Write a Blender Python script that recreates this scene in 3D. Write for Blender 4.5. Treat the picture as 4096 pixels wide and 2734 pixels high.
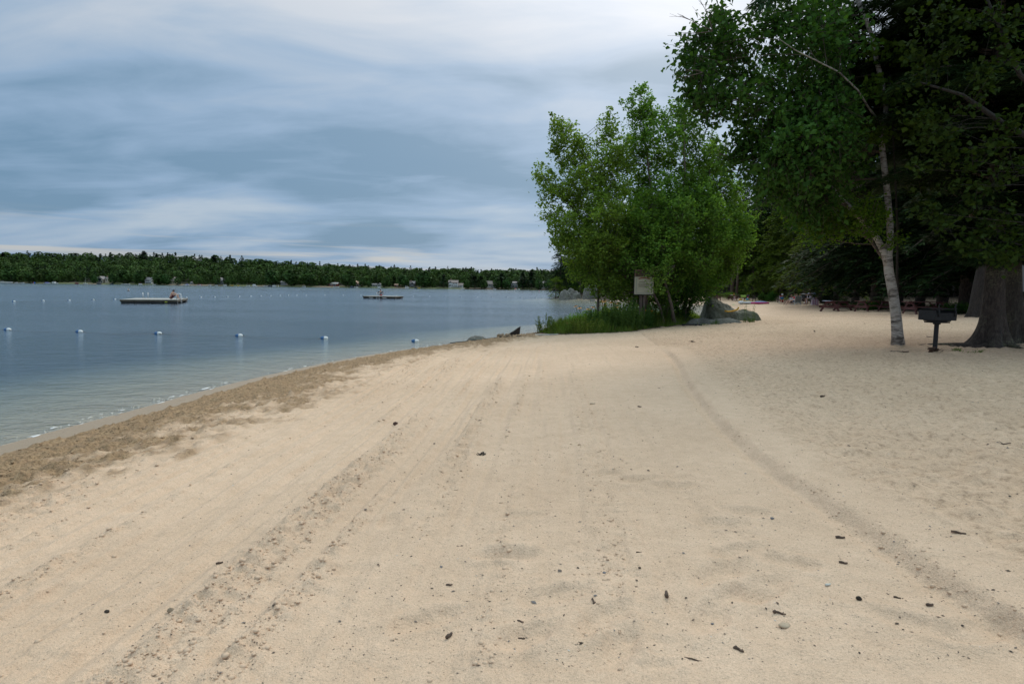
import bpy, math, random
import numpy as np
from mathutils import Vector, Matrix
random.seed(7)
RNG = np.random.default_rng(11)
R = math.radians
SC = bpy.context.scene
COL = SC.collection
for o in list(bpy.data.objects): bpy.data.objects.remove(o)

# ------------------------------------------------------------------ camera
FPX = 2400.0                      # focal length in photo pixels (photo 4096 wide)
EYE = np.array([0.0, 0.0, 2.1])   # water level is z = 0
PITCH = math.atan(0.09075); ROLL = math.atan(0.0128)
_f = np.array([0, math.cos(PITCH), -math.sin(PITCH)])
_u0 = np.array([0, math.sin(PITCH), math.cos(PITCH)]); _r0 = np.array([1.0, 0, 0])
_r = math.cos(ROLL)*_r0 + math.sin(ROLL)*_u0
_u = math.cos(ROLL)*_u0 - math.sin(ROLL)*_r0
cam_d = bpy.data.cameras.new('camera'); cam = bpy.data.objects.new('camera', cam_d); COL.objects.link(cam)
cam_d.sensor_width = 36; cam_d.lens = FPX/4096*36; cam_d.clip_start = 0.05; cam_d.clip_end = 6000
cam.matrix_world = Matrix(((_r[0], _u[0], -_f[0], EYE[0]), (_r[1], _u[1], -_f[1], EYE[1]), (_r[2], _u[2], -_f[2], EYE[2]), (0, 0, 0, 1)))
SC.camera = cam

# ------------------------------------------------------------------ world (overcast sky)
SUN_EL, SUN_AZ = R(42), R(34)     # azimuth measured clockwise from +Y
world = bpy.data.worlds.new('World'); SC.world = world; world.use_nodes = True
def build_world():
    nt = world.node_tree; nt.nodes.clear(); N = nt.nodes.new; L = nt.links.new
    out = N('ShaderNodeOutputWorld'); bg = N('ShaderNodeBackground'); bg.inputs[1].default_value = 0.1
    sky = N('ShaderNodeTexSky'); sky.sky_type = 'NISHITA'; sky.sun_disc = False
    sky.sun_elevation = SUN_EL; sky.sun_rotation = SUN_AZ; sky.air_density = 1.2; sky.dust_density = 2.0
    tc = N('ShaderNodeTexCoord'); sep = N('ShaderNodeSeparateXYZ'); L(tc.outputs['Generated'], sep.inputs[0])
    def m(op, a, b=None, c=None, clamp=False):
        n = N('ShaderNodeMath'); n.operation = op; n.use_clamp = clamp
        for i, v in enumerate((a, b, c)):
            if v is None: continue
            if isinstance(v, (int, float)): n.inputs[i].default_value = v
            else: L(v, n.inputs[i])
        return n.outputs[0]
    z = m('MAXIMUM', sep.outputs[2], 0.0)
    den = m('ADD', z, 0.16)
    cmb = N('ShaderNodeCombineXYZ'); L(m('DIVIDE', sep.outputs[0], den), cmb.inputs[0]); L(m('DIVIDE', sep.outputs[1], den), cmb.inputs[1])
    cmb.inputs[2].default_value = 3.7
    def noise(scale, detail, rough, dist, loc=(0, 0, 0), sc=(1, 1, 1)):
        mp = N('ShaderNodeMapping'); mp.inputs['Location'].default_value = loc; mp.inputs['Scale'].default_value = sc
        mp.inputs['Rotation'].default_value = (0, 0, R(-14))
        L(cmb.outputs[0], mp.inputs[0])
        n = N('ShaderNodeTexNoise'); n.inputs['Scale'].default_value = scale; n.inputs['Detail'].default_value = detail
        n.inputs['Roughness'].default_value = rough; n.inputs['Distortion'].default_value = dist
        L(mp.outputs[0], n.inputs['Vector']); return n.outputs['Fac']
    n1 = noise(1.0, 4, 0.45, 0.5, (5.2, 1.0, 0), (0.62, 0.95, 1))
    n2 = noise(3.3, 7, 0.58, 0.5, (1.2, 8.0, 0), (0.45, 1.0, 1))
    cl = m('ADD', m('MULTIPLY', n1, 0.75), m('MULTIPLY', n2, 0.25))
    cr = N('ShaderNodeValToRGB'); L(cl, cr.inputs[0]); e = cr.color_ramp.elements
    e[0].position = 0.41; e[0].color = (1.45, 2.85, 4.6, 1)
    e[1].position = 0.63; e[1].color = (4.3, 5.5, 7.0, 1)
    e2 = e.new(0.50); e2.color = (2.5, 4.05, 6.2, 1)
    # brightening where the sun stands behind the cloud
    gd = Vector((math.sin(R(17))*math.cos(R(37)), math.cos(R(17))*math.cos(R(37)), math.sin(R(37))))
    dp = N('ShaderNodeVectorMath'); dp.operation = 'DOT_PRODUCT'; L(tc.outputs['Generated'], dp.inputs[0]); dp.inputs[1].default_value = gd
    g0 = m('MAXIMUM', dp.outputs['Value'], 0.0)
    glow = m('ADD', m('MULTIPLY', m('POWER', g0, 26.0), 5.2), m('MULTIPLY', m('POWER', g0, 5.0), 1.3))
    glow = m('MULTIPLY', glow, m('ADD', m('MULTIPLY', cl, 1.2), 0.35))
    # warm streaks low over the horizon
    st = N('ShaderNodeTexNoise'); mp = N('ShaderNodeMapping'); mp.inputs['Scale'].default_value = (1.6, 1.6, 34); L(tc.outputs['Generated'], mp.inputs[0]); L(mp.outputs[0], st.inputs['Vector'])
    st.inputs['Scale'].default_value = 1.7; st.inputs['Detail'].default_value = 4; st.inputs['Distortion'].default_value = 0.4
    band = m('MULTIPLY', m('SUBTRACT', 1.0, m('ABSOLUTE', m('DIVIDE', m('SUBTRACT', sep.outputs[2], 0.045), 0.055)), None, True), m('MULTIPLY', m('SUBTRACT', st.outputs['Fac'], 0.47), 9.0, None, True), None, True)
    mixw = N('ShaderNodeMix'); mixw.data_type = 'RGBA'; L(m('MULTIPLY', band, 0.75), mixw.inputs[0]); L(cr.outputs[0], mixw.inputs[6]); mixw.inputs[7].default_value = (6.2, 6.2, 6.0, 1)
    gv = N('ShaderNodeCombineColor'); L(glow, gv.inputs[0]); L(m('MULTIPLY', glow, 1.0), gv.inputs[1]); L(m('MULTIPLY', glow, 0.97), gv.inputs[2])
    add = N('ShaderNodeMix'); add.data_type = 'RGBA'; add.blend_type = 'ADD'; add.inputs[0].default_value = 1; L(mixw.outputs[2], add.inputs[6]); L(gv.outputs[0], add.inputs[7])
    # brighter toward the zenith, as overcast skies are
    zz = m('ADD', 0.93, m('MULTIPLY', m('POWER', z, 3.4), 3.1))
    zc = N('ShaderNodeMix'); zc.data_type = 'RGBA'; zc.blend_type = 'MULTIPLY'; zc.inputs[0].default_value = 1; L(add.outputs[2], zc.inputs[6])
    zw = m('MULTIPLY', m('POWER', z, 1.3), 1.0); zcc = N('ShaderNodeCombineColor'); L(m('MULTIPLY', zz, m('ADD', 1.0, m('MULTIPLY', zw, 1.15))), zcc.inputs[0]); L(m('MULTIPLY', zz, m('ADD', 1.0, m('MULTIPLY', zw, 0.50))), zcc.inputs[1]); L(m('MULTIPLY', zz, m('SUBTRACT', 1.0, m('MULTIPLY', zw, 0.02))), zcc.inputs[2]); L(zcc.outputs[0], zc.inputs[7])
    fin = N('ShaderNodeMix'); fin.data_type = 'RGBA'; fin.inputs[0].default_value = 0.86; L(sky.outputs[0], fin.inputs[6]); L(zc.outputs[2], fin.inputs[7])
    L(fin.outputs[2], bg.inputs[0]); L(bg.outputs[0], out.inputs[0])
build_world()
sun_d = bpy.data.lights.new('sun', 'SUN'); sun_d.energy = 1.45; sun_d.angle = R(26); sun_d.color = (1.0, 0.94, 0.85)
sun = bpy.data.objects.new('sun', sun_d); COL.objects.link(sun)
sd = Vector((math.sin(SUN_AZ)*math.cos(SUN_EL), math.cos(SUN_AZ)*math.cos(SUN_EL), math.sin(SUN_EL)))
sun.rotation_euler = (-sd).to_track_quat('-Z', 'Y').to_euler(); sun.location = (0, 0, 60)
SC.view_settings.view_transform = 'Standard'; SC.view_settings.look = 'None'; SC.view_settings.exposure = 0.0; SC.view_settings.gamma = 1
SC.render.engine = 'CYCLES'
SC.cycles.max_bounces = 8; SC.cycles.transparent_max_bounces = 24

# ------------------------------------------------------------------ pixel -> world helpers
def ray(px, py):
    return _f + (px-2048)/FPX*_r + (1367-py)/FPX*_u
def on_z(px, py, z=0.0):
    d = ray(px, py); t = (z-EYE[2])/d[2]; return EYE + d*t
def at_depth(px, py, D):
    d = ray(px, py); return EYE + d*(D/d[1])

# ------------------------------------------------------------------ noise
_perm = np.random.default_rng(3).permutation(512)
_grad = np.random.default_rng(4).uniform(0, 2*np.pi, 512)
def pnoise(x, y):
    xi = np.floor(x).astype(np.int64); yi = np.floor(y).astype(np.int64); xf = x-xi; yf = y-yi
    u = xf*xf*xf*(xf*(xf*6-15)+10); v = yf*yf*yf*(yf*(yf*6-15)+10)
    def g(ix, iy, dx, dy):
        a = _grad[(_perm[(ix & 511)] + iy) & 511]; return np.cos(a)*dx + np.sin(a)*dy
    n00 = g(xi, yi, xf, yf); n10 = g(xi+1, yi, xf-1, yf); n01 = g(xi, yi+1, xf, yf-1); n11 = g(xi+1, yi+1, xf-1, yf-1)
    return (n00*(1-u)+n10*u)*(1-v) + (n01*(1-u)+n11*u)*v
def fbm(x, y, o=4):
    s = 0; a = 1.0
    for i in range(o): s = s + a*pnoise(x*2**i+17*i, y*2**i+31*i); a *= 0.5
    return s
def sstep(a, b, x):
    t = np.clip((x-a)/(b-a), 0, 1); return t*t*(3-2*t)

# ------------------------------------------------------------------ mesh helpers
def mesh_np(name, V, F, k):
    me = bpy.data.meshes.new(name); V = np.asarray(V, dtype=np.float32); F = np.asarray(F, dtype=np.int32)
    me.vertices.add(len(V)); me.vertices.foreach_set('co', V.ravel())
    me.loops.add(len(F)*k); me.loops.foreach_set('vertex_index', F.ravel())
    me.polygons.add(len(F)); me.polygons.foreach_set('loop_start', np.arange(0, len(F)*k, k, dtype=np.int32))
    me.update(calc_edges=True); return me
def link(name, me, mat=None, parent=None, smooth=False, loc=None):
    o = bpy.data.objects.new(name, me); COL.objects.link(o)
    if mat is not None:
        for m in (mat if isinstance(mat, (list, tuple)) else [mat]): me.materials.append(m)
    if smooth: me.polygons.foreach_set('use_smooth', [True]*len(me.polygons)); me.update()
    if parent is not None: o.parent = parent
    if loc is not None: o.location = loc
    return o
def tag(o, label=None, cat=None, group=None, kind=None):
    if label: o['label'] = label
    if cat: o['category'] = cat
    if group: o['group'] = group
    if kind: o['kind'] = kind
    return o
def thing(name, label, cat, loc=(0, 0, 0), rz=0, group=None, sc=1.0):
    o = bpy.data.objects.new(name, None); COL.objects.link(o); o.empty_display_size = 0.2
    o.location = tuple(float(v) for v in loc); o.rotation_euler = (0, 0, rz); o.scale = (sc,)*3
    return tag(o, label, cat, group)
def dup(root, loc, rz=0, label=None, group=None, sc=None):
    r = root.copy(); COL.objects.link(r); r.location = tuple(float(v) for v in loc); r.rotation_euler = (0, 0, rz)
    if sc is not None: r.scale = sc if isinstance(sc, (tuple, list)) else (sc,)*3
    if label: r['label'] = label
    if group: r['group'] = group
    for ch in list(root.children):
        c = ch.copy(); COL.objects.link(c); c.parent = r
        for g in list(ch.children):
            d = g.copy(); COL.objects.link(d); d.parent = c
    return r

class MB:
    def __init__(s): s.v = []; s.f = []; s.mi = []
    def add(s, vs, fs, mi=0):
        n = len(s.v); s.v += [tuple(float(c) for c in v) for v in vs]; s.f += [tuple(i+n for i in f) for f in fs]; s.mi += [mi]*len(fs); return s
    def box(s, c, d, rz=0, M=None, mi=0):
        x, y, z = d[0]/2, d[1]/2, d[2]/2
        vs = [Vector((sx*x, sy*y, sz*z)) for sx in (-1, 1) for sy in (-1, 1) for sz in (-1, 1)]
        if M is not None: vs = [M @ v for v in vs]
        if rz: q = Matrix.Rotation(rz, 3, 'Z'); vs = [q @ v for v in vs]
        vs = [v+Vector(c) for v in vs]
        return s.add(vs, [(0, 1, 3, 2), (4, 6, 7, 5), (0, 4, 5, 1), (2, 3, 7, 6), (0, 2, 6, 4), (1, 5, 7, 3)], mi)
    def beam(s, a, b, w, h, mi=0):
        a = Vector(a); b = Vector(b); d = b-a; M = d.to_track_quat('Y', 'Z').to_matrix()
        return s.box((a+b)/2, (w, d.length, h), M=M, mi=mi)
    def tube(s, pts, rad, n=8, caps=True, mi=0):
        pts = [Vector([float(c) for c in p]) for p in pts]; rad = rad if hasattr(rad, '__len__') else [rad]*len(pts)
        vs = []; fs = []; up = None
        for i, p in enumerate(pts):
            t = (pts[min(i+1, len(pts)-1)]-pts[max(i-1, 0)]); t = t.normalized() if t.length > 1e-9 else Vector((0, 0, 1))
            if up is None: up = t.orthogonal().normalized()
            else:
                up = (up - t*up.dot(t)); up = up.normalized() if up.length > 1e-6 else t.orthogonal().normalized()
            b = t.cross(up)
            for k in range(n):
                a = 2*math.pi*k/n; vs.append(p + (up*math.cos(a)+b*math.sin(a))*rad[i])
        for i in range(len(pts)-1):
            for k in range(n):
                fs.append((i*n+k, i*n+(k+1) % n, (i+1)*n+(k+1) % n, (i+1)*n+k))
        if caps: fs.append(tuple(range(n-1, -1, -1))); fs.append(tuple((len(pts)-1)*n+k for k in range(n)))
        return s.add(vs, fs, mi)
    def lathe(s, prof, n=16, c=(0, 0, 0), M=None, mi=0):
        vs = []; fs = []
        for r, z in prof:
            for k in range(n):
                a = 2*math.pi*k/n; v = Vector((r*math.cos(a), r*math.sin(a), z))
                if M is not None: v = M @ v
                vs.append(v+Vector(c))
        for i in range(len(prof)-1):
            for k in range(n): fs.append((i*n+k, i*n+(k+1) % n, (i+1)*n+(k+1) % n, (i+1)*n+k))
        fs.append(tuple(range(n-1, -1, -1))); fs.append(tuple((len(prof)-1)*n+k for k in range(n)))
        return s.add(vs, fs, mi)
    def blob(s, c, r, seed=0, nu=10, nv=7, amp=0.25, M=None, mi=0):
        rr = random.Random(seed); vs = []; fs = []
        ph = [rr.uniform(0, 6.28) for _ in range(6)]
        for j in range(nv+1):
            th = math.pi*j/nv
            for i in range(nu):
                a = 2*math.pi*i/nu
                k = 1+amp*(0.5*math.sin(2*a+ph[0]+th)+0.35*math.sin(3*a+ph[1]-2*th)+0.3*math.sin(3*th+ph[2])+0.3*rr.uniform(-1, 1))
                v = Vector((r[0]*k*math.sin(th)*math.cos(a), r[1]*k*math.sin(th)*math.sin(a), r[2]*k*math.cos(th)))
                if M is not None: v = M @ v
                vs.append(v+Vector([float(q) for q in c]))
        for j in range(nv):
            for i in range(nu): fs.append((j*nu+i, (j+1)*nu+i, (j+1)*nu+(i+1) % nu, j*nu+(i+1) % nu))
        return s.add(vs, fs, mi)
    def build(s, name, mat, parent=None, smooth=False, loc=None, bevel=0):
        me = bpy.data.meshes.new(name); me.from_pydata(s.v, [], s.f); me.update()
        if any(s.mi): me.polygons.foreach_set('material_index', s.mi)
        o = link(name, me, mat, parent, smooth, loc)
        if bevel:
            b = o.modifiers.new('bevel', 'BEVEL'); b.width = bevel; b.segments = 2; b.limit_method = 'ANGLE'
        return o

# ------------------------------------------------------------------ materials
def newmat(name):
    m = bpy.data.materials.new(name); m.use_nodes = True; nt = m.node_tree
    return m, nt, nt.nodes['Principled BSDF']
def ramp(nt, fac, stops):
    cr = nt.nodes.new('ShaderNodeValToRGB'); nt.links.new(fac, cr.inputs[0]); el = cr.color_ramp.elements
    while len(el) > 1: el.remove(el[-1])
    el[0].position = stops[0][0]; el[0].color = (*stops[0][1], 1)
    for p, c in stops[1:]:
        e = el.new(p); e.color = (*c, 1)
    return cr.outputs[0]
def tex(nt, kind, scale, coord='Object', sc=(1, 1, 1), **kw):
    tc = nt.nodes.new('ShaderNodeTexCoord'); mp = nt.nodes.new('ShaderNodeMapping'); mp.inputs['Scale'].default_value = sc
    nt.links.new(tc.outputs[coord], mp.inputs[0]); n = nt.nodes.new(kind); nt.links.new(mp.outputs[0], n.inputs['Vector'])
    n.inputs['Scale'].default_value = scale
    for k, v in kw.items(): n.inputs[k].default_value = v
    return n
def bump(nt, h, strength, dist, prev=None):
    b = nt.nodes.new('ShaderNodeBump'); b.inputs['Strength'].default_value = strength; b.inputs['Distance'].default_value = dist
    nt.links.new(h, b.inputs['Height'])
    if prev is not None: nt.links.new(prev, b.inputs['Normal'])
    return b.outputs[0]
def pmat(name, c1, c2=None, scale=6, rough=0.6, bmp=0.0, bd=0.01, sc=(1, 1, 1), metal=0, detail=4, **kw):
    m, nt, p = newmat(name)
    if c2 is None: c2 = tuple(v*0.75 for v in c1)
    n = tex(nt, 'ShaderNodeTexNoise', scale, sc=sc, Detail=detail)
    nt.links.new(ramp(nt, n.outputs['Fac'], [(0.35, c2), (0.65, c1)]), p.inputs['Base Color'])
    p.inputs['Roughness'].default_value = rough; p.inputs['Metallic'].default_value = metal
    if bmp: nt.links.new(bump(nt, n.outputs['Fac'], bmp, bd), p.inputs['Normal'])
    return m
def leafmat(name, cols, rough=0.7, trans=0.3, tint=(1.2, 1.2, 0.45), ns=0.55, lo=0.72, hi=1.28):
    m, nt, p = newmat(name); L = nt.links.new
    g = nt.nodes.new('ShaderNodeNewGeometry')
    k = len(cols); c = ramp(nt, g.outputs['Random Per Island'], [(i/max(1, k-1), cols[i]) for i in range(k)])
    n = tex(nt, 'ShaderNodeTexNoise', ns, Detail=2)
    oi = nt.nodes.new('ShaderNodeObjectInfo')
    hs = nt.nodes.new('ShaderNodeHueSaturation'); L(c, hs.inputs['Color'])
    mr = nt.nodes.new('ShaderNodeMapRange'); L(n.outputs['Fac'], mr.inputs[0]); mr.inputs[1].default_value = 0.3; mr.inputs[2].default_value = 0.7; mr.inputs[3].default_value = lo; mr.inputs[4].default_value = hi
    L(mr.outputs[0], hs.inputs['Value'])
    mr2 = nt.nodes.new('ShaderNodeMapRange'); L(oi.outputs['Random'], mr2.inputs[0]); mr2.inputs[3].default_value = 0.482; mr2.inputs[4].default_value = 0.512; L(mr2.outputs[0], hs.inputs['Hue'])
    L(hs.outputs[0], p.inputs['Base Color']); p.inputs['Roughness'].default_value = rough
    p.inputs['Specular IOR Level'].default_value = 0.12
    tr = nt.nodes.new('ShaderNodeBsdfTranslucent'); tm = nt.nodes.new('ShaderNodeMix'); tm.data_type = 'RGBA'; tm.blend_type = 'MULTIPLY'; tm.inputs[0].default_value = 1
    L(hs.outputs[0], tm.inputs[6]); tm.inputs[7].default_value = (*tint, 1); L(tm.outputs[2], tr.inputs[0])
    mx = nt.nodes.new('ShaderNodeMixShader'); mx.inputs[0].default_value = trans; L(p.outputs[0], mx.inputs[1]); L(tr.outputs[0], mx.inputs[2])
    L(mx.outputs[0], nt.nodes['Material Output'].inputs[0]); return m
# ------------------------------------------------------------------ land outline (water edge, z = 0)
shore_px = [(0,1783),(203,1726),(375,1681),(536,1640),(644,1608),(781,1571),(930,1532),(1120,1488),(1400,1431),(1553,1407),(1700,1388),(1830,1370),(1940,1353),(2069,1339),(2164,1326),
            (2225,1305),(2350,1291),(2500,1281),(2650,1278),(2760,1276),(2806,1271),(2840,1262),(2880,1244),(2905,1232),(2890,1224),(2830,1221),(2740,1218),(2620,1211),(2500,1206),(2400,1201),(2300,1196),(2222,1192)]
_sh = [tuple(on_z(px, py)[:2]) for px, py in shore_px]
x0, y0 = _sh[0]; tip = _sh[-1]
poly = [(x0-1.5, -40), (x0-1.2, -8), (x0-0.6, 2)] + _sh + [(tip[0]-1, tip[1]+7), (tip[0]+10, tip[1]+22), (60, 200), (110, 280), (420, 330), (500, -60)]
def chaikin(P, n, closed=True):
    P = np.array(P, float)
    for _ in range(n):
        Q = np.roll(P, -1, 0); A = 0.75*P+0.25*Q; B = 0.25*P+0.75*Q
        if closed: P = np.stack([A, B], 1).reshape(-1, 2)
        else: P = np.vstack([P[:1], np.stack([A[:-1], B[:-1]], 1).reshape(-1, 2), P[-1:]])
    return P
LAND = chaikin(poly, 2)
def seg_dist(x, y, P, closed=True):
    Q = np.roll(P, -1, 0) if closed else P[1:]; P0 = P if closed else P[:-1]
    best = np.full(x.shape, 1e9); side = np.zeros(x.shape); inside = np.zeros(x.shape, bool); along = np.zeros(x.shape); acc = 0.0
    for (ax, ay), (bx, by) in zip(P0, Q):
        dx, dy = bx-ax, by-ay; L2 = dx*dx+dy*dy+1e-12
        t = np.clip(((x-ax)*dx+(y-ay)*dy)/L2, 0, 1); d = (x-ax-t*dx)**2+(y-ay-t*dy)**2
        m = d < best; best = np.where(m, d, best); side = np.where(m, (x-ax)*dy-(y-ay)*dx, side); along = np.where(m, acc+t*math.sqrt(L2), along)
        inside ^= ((ay > y) != (by > y)) & (x < (bx-ax)*(y-ay)/(by-ay+1e-15)+ax)
        acc += math.sqrt(L2)
    return np.sqrt(best), side, inside, along
# edge of the woods (forest is to its right / beyond)
WOODS = chaikin([(27, -30), (22, 4), (19, 16), (23, 27), (26, 38), (29, 52), (37, 72), (43, 92), (36, 108), (24, 116), (8, 128)], 2, False)
def base_h(x, y):
    x = np.asarray(x, float); y = np.asarray(y, float); shp = x.shape; x = x.ravel(); y = y.ravel()
    d, _, ins, _ = seg_dist(x, y, LAND)
    sd = np.where(ins, d, -d)
    z = np.where(ins, 1.05*(1-np.exp(-d/10.0)), np.maximum(-0.085*d - 0.02*np.minimum(d,6)*0, -3.2))
    dw, side, _, _ = seg_dist(x, y, WOODS, False)
    e = np.where(side > 0, dw, -dw)
    z = z + np.where(ins, 0.05*np.clip(e-1, 0, 30)*sstep(18, 40, y), 0)
    # rocky point rises a little
    z = z + np.where(ins, 1.6*sstep(1, 12, d)*sstep(100, 118, y), 0)
    # vegetated spit
    return z.reshape(shp), sd.reshape(shp), e.reshape(shp)
RIDGE = chaikin([tuple(on_z(px, py, z)[:2]) for px, py, z in [(2640,1400,.55),(2700,1450,.6),(2740,1540,.62),(2850,1680,.62),(2960,1790,.62),(3100,1905,.62),(3330,2060,.62),(3560,2230,.62),(3800,2400,.62),(4200,2640,.62)]], 2, False)
VEG = chaikin([tuple(on_z(px, py, z)[:2]) for px, py, z in [(2150,1345,.05),(2200,1352,.1),(2330,1341,.25),(2480,1337,.35),(2640,1318,.4),(2760,1306,.45),(2800,1300,.5),(2830,1290,.5),(2800,1283,.2),(2640,1284,.15),(2500,1286,.1),(2350,1296,.1),(2230,1309,.1),(2170,1326,.05)]], 1)
dimp = []
_r1 = np.random.default_rng(21)
for _ in range(90):
    yy = 2.5+12*_r1.random()**1.3; xx = _r1.uniform(-1.0, 0.62)*yy*0.85
    dimp.append((xx, yy, _r1.uniform(0, 3.14), _r1.uniform(0.10, 0.17), _r1.uniform(0.05, 0.08), _r1.uniform(0.005, 0.012)))
for px, py, a in [(1720,2440,.5),(2090,2540,.45),(2090,2050,.2),(2030,2210,0),(2230,2380,.3),(2420,2490,.6),(2480,2600,1.2),(2010,2195,0),(2850,2500,.9),(2870,2330,.6),(2950,2240,.3),(3050,2390,.4),(3150,2290,2.6),(2880,2120,2.8),(2990,2080,2.7),(3650,2560,2.5),(3000,2420,0.2),(3900,2600,.3),(2420,1900,.1),(2560,1930,.2),(2700,1960,.1)]:
    p = on_z(px, py, .55); dimp.append((p[0], p[1], a, 0.16, 0.07, 0.026))
def detail(x, y, sd, e):
    """beach relief: rake streaks, churned wet band, trodden sand, berm, footprints"""
    dist = np.hypot(x, y); land = sd > 0
    wob = 0.35*pnoise(x*0.3, y*0.3)+0.12*pnoise(x*1.1, y*1.1)
    q = sd + wob*0.5
    churn = sstep(0.62, 0.95, q)*(1-sstep(2.3, 3.4, q+0.9*pnoise(y*0.35, x*0.8)))*sstep(-12, 0, y)
    z = churn*(0.06*fbm(x*4.5, y*4.5, 4)+0.075*np.abs(pnoise(x*9, y*9))+0.045*np.abs(pnoise(x*23, y*23))+0.026)
    q2 = x-0.063*y; streak = sstep(1.9, 3.0, q)*(1-sstep(-1.6, 2.0, q2+.6*pnoise(y*.3, x*.3)))
    st = fbm(q2*3.0+5, y*0.11, 3)
    z = z + streak*(0.05*st + 0.03*fbm(q2*9, y*0.35, 2) + np.clip(st*1.6+.25, 0, 1)*(0.055*fbm(x*9, y*9, 3)+0.04*np.abs(pnoise(x*24, y*24))))
    rd, side, _, al = seg_dist(x.ravel(), y.ravel(), RIDGE, False)
    rs = (np.where(side > 0, -rd, rd)).reshape(x.shape); al = al.reshape(x.shape)
    on = sstep(0.2, 2.0, al)
    berm = 0.062*sstep(0.0, 0.12, rs+.04*pnoise(al*3, al*0+2))*(1-sstep(0.2, 1.2, rs)*.75) - np.exp(-((rs+0.02)/0.05)**2)*0.022 + np.exp(-((rs-0.08)/0.05)**2)*0.012*np.clip(pnoise(x*2, y*2)*3, 0, 1)
    crumb = np.exp(-((rs-0.10)/0.14)**2)*0.022*np.clip(fbm(x*14, y*14, 2)+0.1, 0, 1)*np.clip(2.4*pnoise(al*0.9+3, al*0)+0.4, 0, 1)
    z = z + on*(berm+crumb)
    trod = sstep(0.25, 0.7, rs)*sstep(3.5, 6, sd)
    tb = fbm(x*2.6, y*2.6, 3)
    z = z + trod*(0.045*fbm(x*2.6, y*2.6, 3)+0.09*np.abs(pnoise(x*3.6, y*3.6))+0.035*np.abs(pnoise(x*8.5, y*8.5)))
    lines = sstep(2.5, 4, q)*(1-sstep(-0.9, -0.1, np.where(on > .5, rs, -5))); z = z + lines*(0.017*fbm(q2*7.5, y*0.16, 2)+0.007*pnoise(q2*26, y*.4))
    mid = (1-trod)*sstep(4, 8, sd)
    z = z + mid*(0.014*fbm(x*1.3, y*3.4, 3)+0.004*pnoise(x*9, y*14)) + 0.03*fbm(x*0.22, y*0.22, 2)*sstep(1, 5, sd)
    for (dx, dy, a, ra, rb, dep) in dimp:
        m = (np.abs(x-dx) < 0.5) & (np.abs(y-dy) < 0.5)
        if not m.any(): continue
        u = (x[m]-dx)*math.cos(a)+(y[m]-dy)*math.sin(a); v = -(x[m]-dx)*math.sin(a)+(y[m]-dy)*math.cos(a)
        r2 = (u/ra)**2+(v/rb)**2; z[m] += -dep*np.exp(-r2**2*.9)+0.4*dep*np.exp(-(np.sqrt(r2)-1.5)**2*4)
    z = z*land*(1-sstep(45, 90, dist)*0.6)
    return z, churn, trod, rs
def spaced(a, b, f):
    out = [a]
    while out[-1] < b: out.append(out[-1]+f(out[-1]))
    return out
def ground_mesh():
    ys = spaced(-45, 2.0, lambda y: 0.15 + 0.12*abs(y-2)) 
    ys += spaced(ys[-1]+0.02, 1600, lambda y: max(0.016, 0.0058*y) if y < 60 else (0.012*y if y < 150 else 0.05*y))
    h = spaced(0.0, 5.0, lambda x: 0.017); h += spaced(h[-1]+.02, 26, lambda x: 0.017+0.012*(x-5)/1.6); h += spaced(h[-1]+.3, 1500, lambda x: 0.3+0.04*(x-26))
    xs = sorted([-v for v in h[1:]]+h)
    X, Y = np.meshgrid(np.array(xs), np.array(ys)); Z, SD, E = base_h(X, Y)
    dz, churn, trod, rs = detail(X, Y, SD, E); Z = Z+dz
    ny, nx = X.shape; idx = np.arange(nx*ny).reshape(ny, nx)
    F = np.stack([idx[:-1, :-1], idx[:-1, 1:], idx[1:, 1:], idx[1:, :-1]], -1).reshape(-1, 4)
    me = mesh_np('ground', np.stack([X, Y, Z], -1).reshape(-1, 3), F, 4)
    wn = 0.35*pnoise(X*0.3, Y*0.3)+0.12*pnoise(X*1.1, Y*1.1)
    q = SD+wn*0.5
    wet = np.where(SD > 0, (1-sstep(2.1, 3.7, q+0.9*pnoise(Y*0.35, X*0.8)+0.9*pnoise(Y*2, X*2)+.8*pnoise(Y*6, X*6))), 1.0)
    wet = wet*np.where(Y > 60, 0.5, 1)
    smooth = 1-sstep(0.55, 0.95, q)
    vd, _, vin, _ = seg_dist(X.ravel(), Y.ravel(), VEG); veg = np.where(vin, 1, np.exp(-vd*3)).reshape(X.shape)
    duff = np.clip(sstep(-0.5, 2.5, E+1.5*pnoise(X*0.5, Y*0.5)), 0, 1); duff = np.maximum(duff, veg)
    duff = np.maximum(duff, np.where((SD > 0) & (Y > 104), 1, 0))
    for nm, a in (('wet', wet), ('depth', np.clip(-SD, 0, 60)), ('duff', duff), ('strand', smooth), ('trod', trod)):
        at = me.attributes.new(nm, 'FLOAT', 'POINT'); at.data.foreach_set('value', a.astype(np.float32).ravel())
    return me
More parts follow.
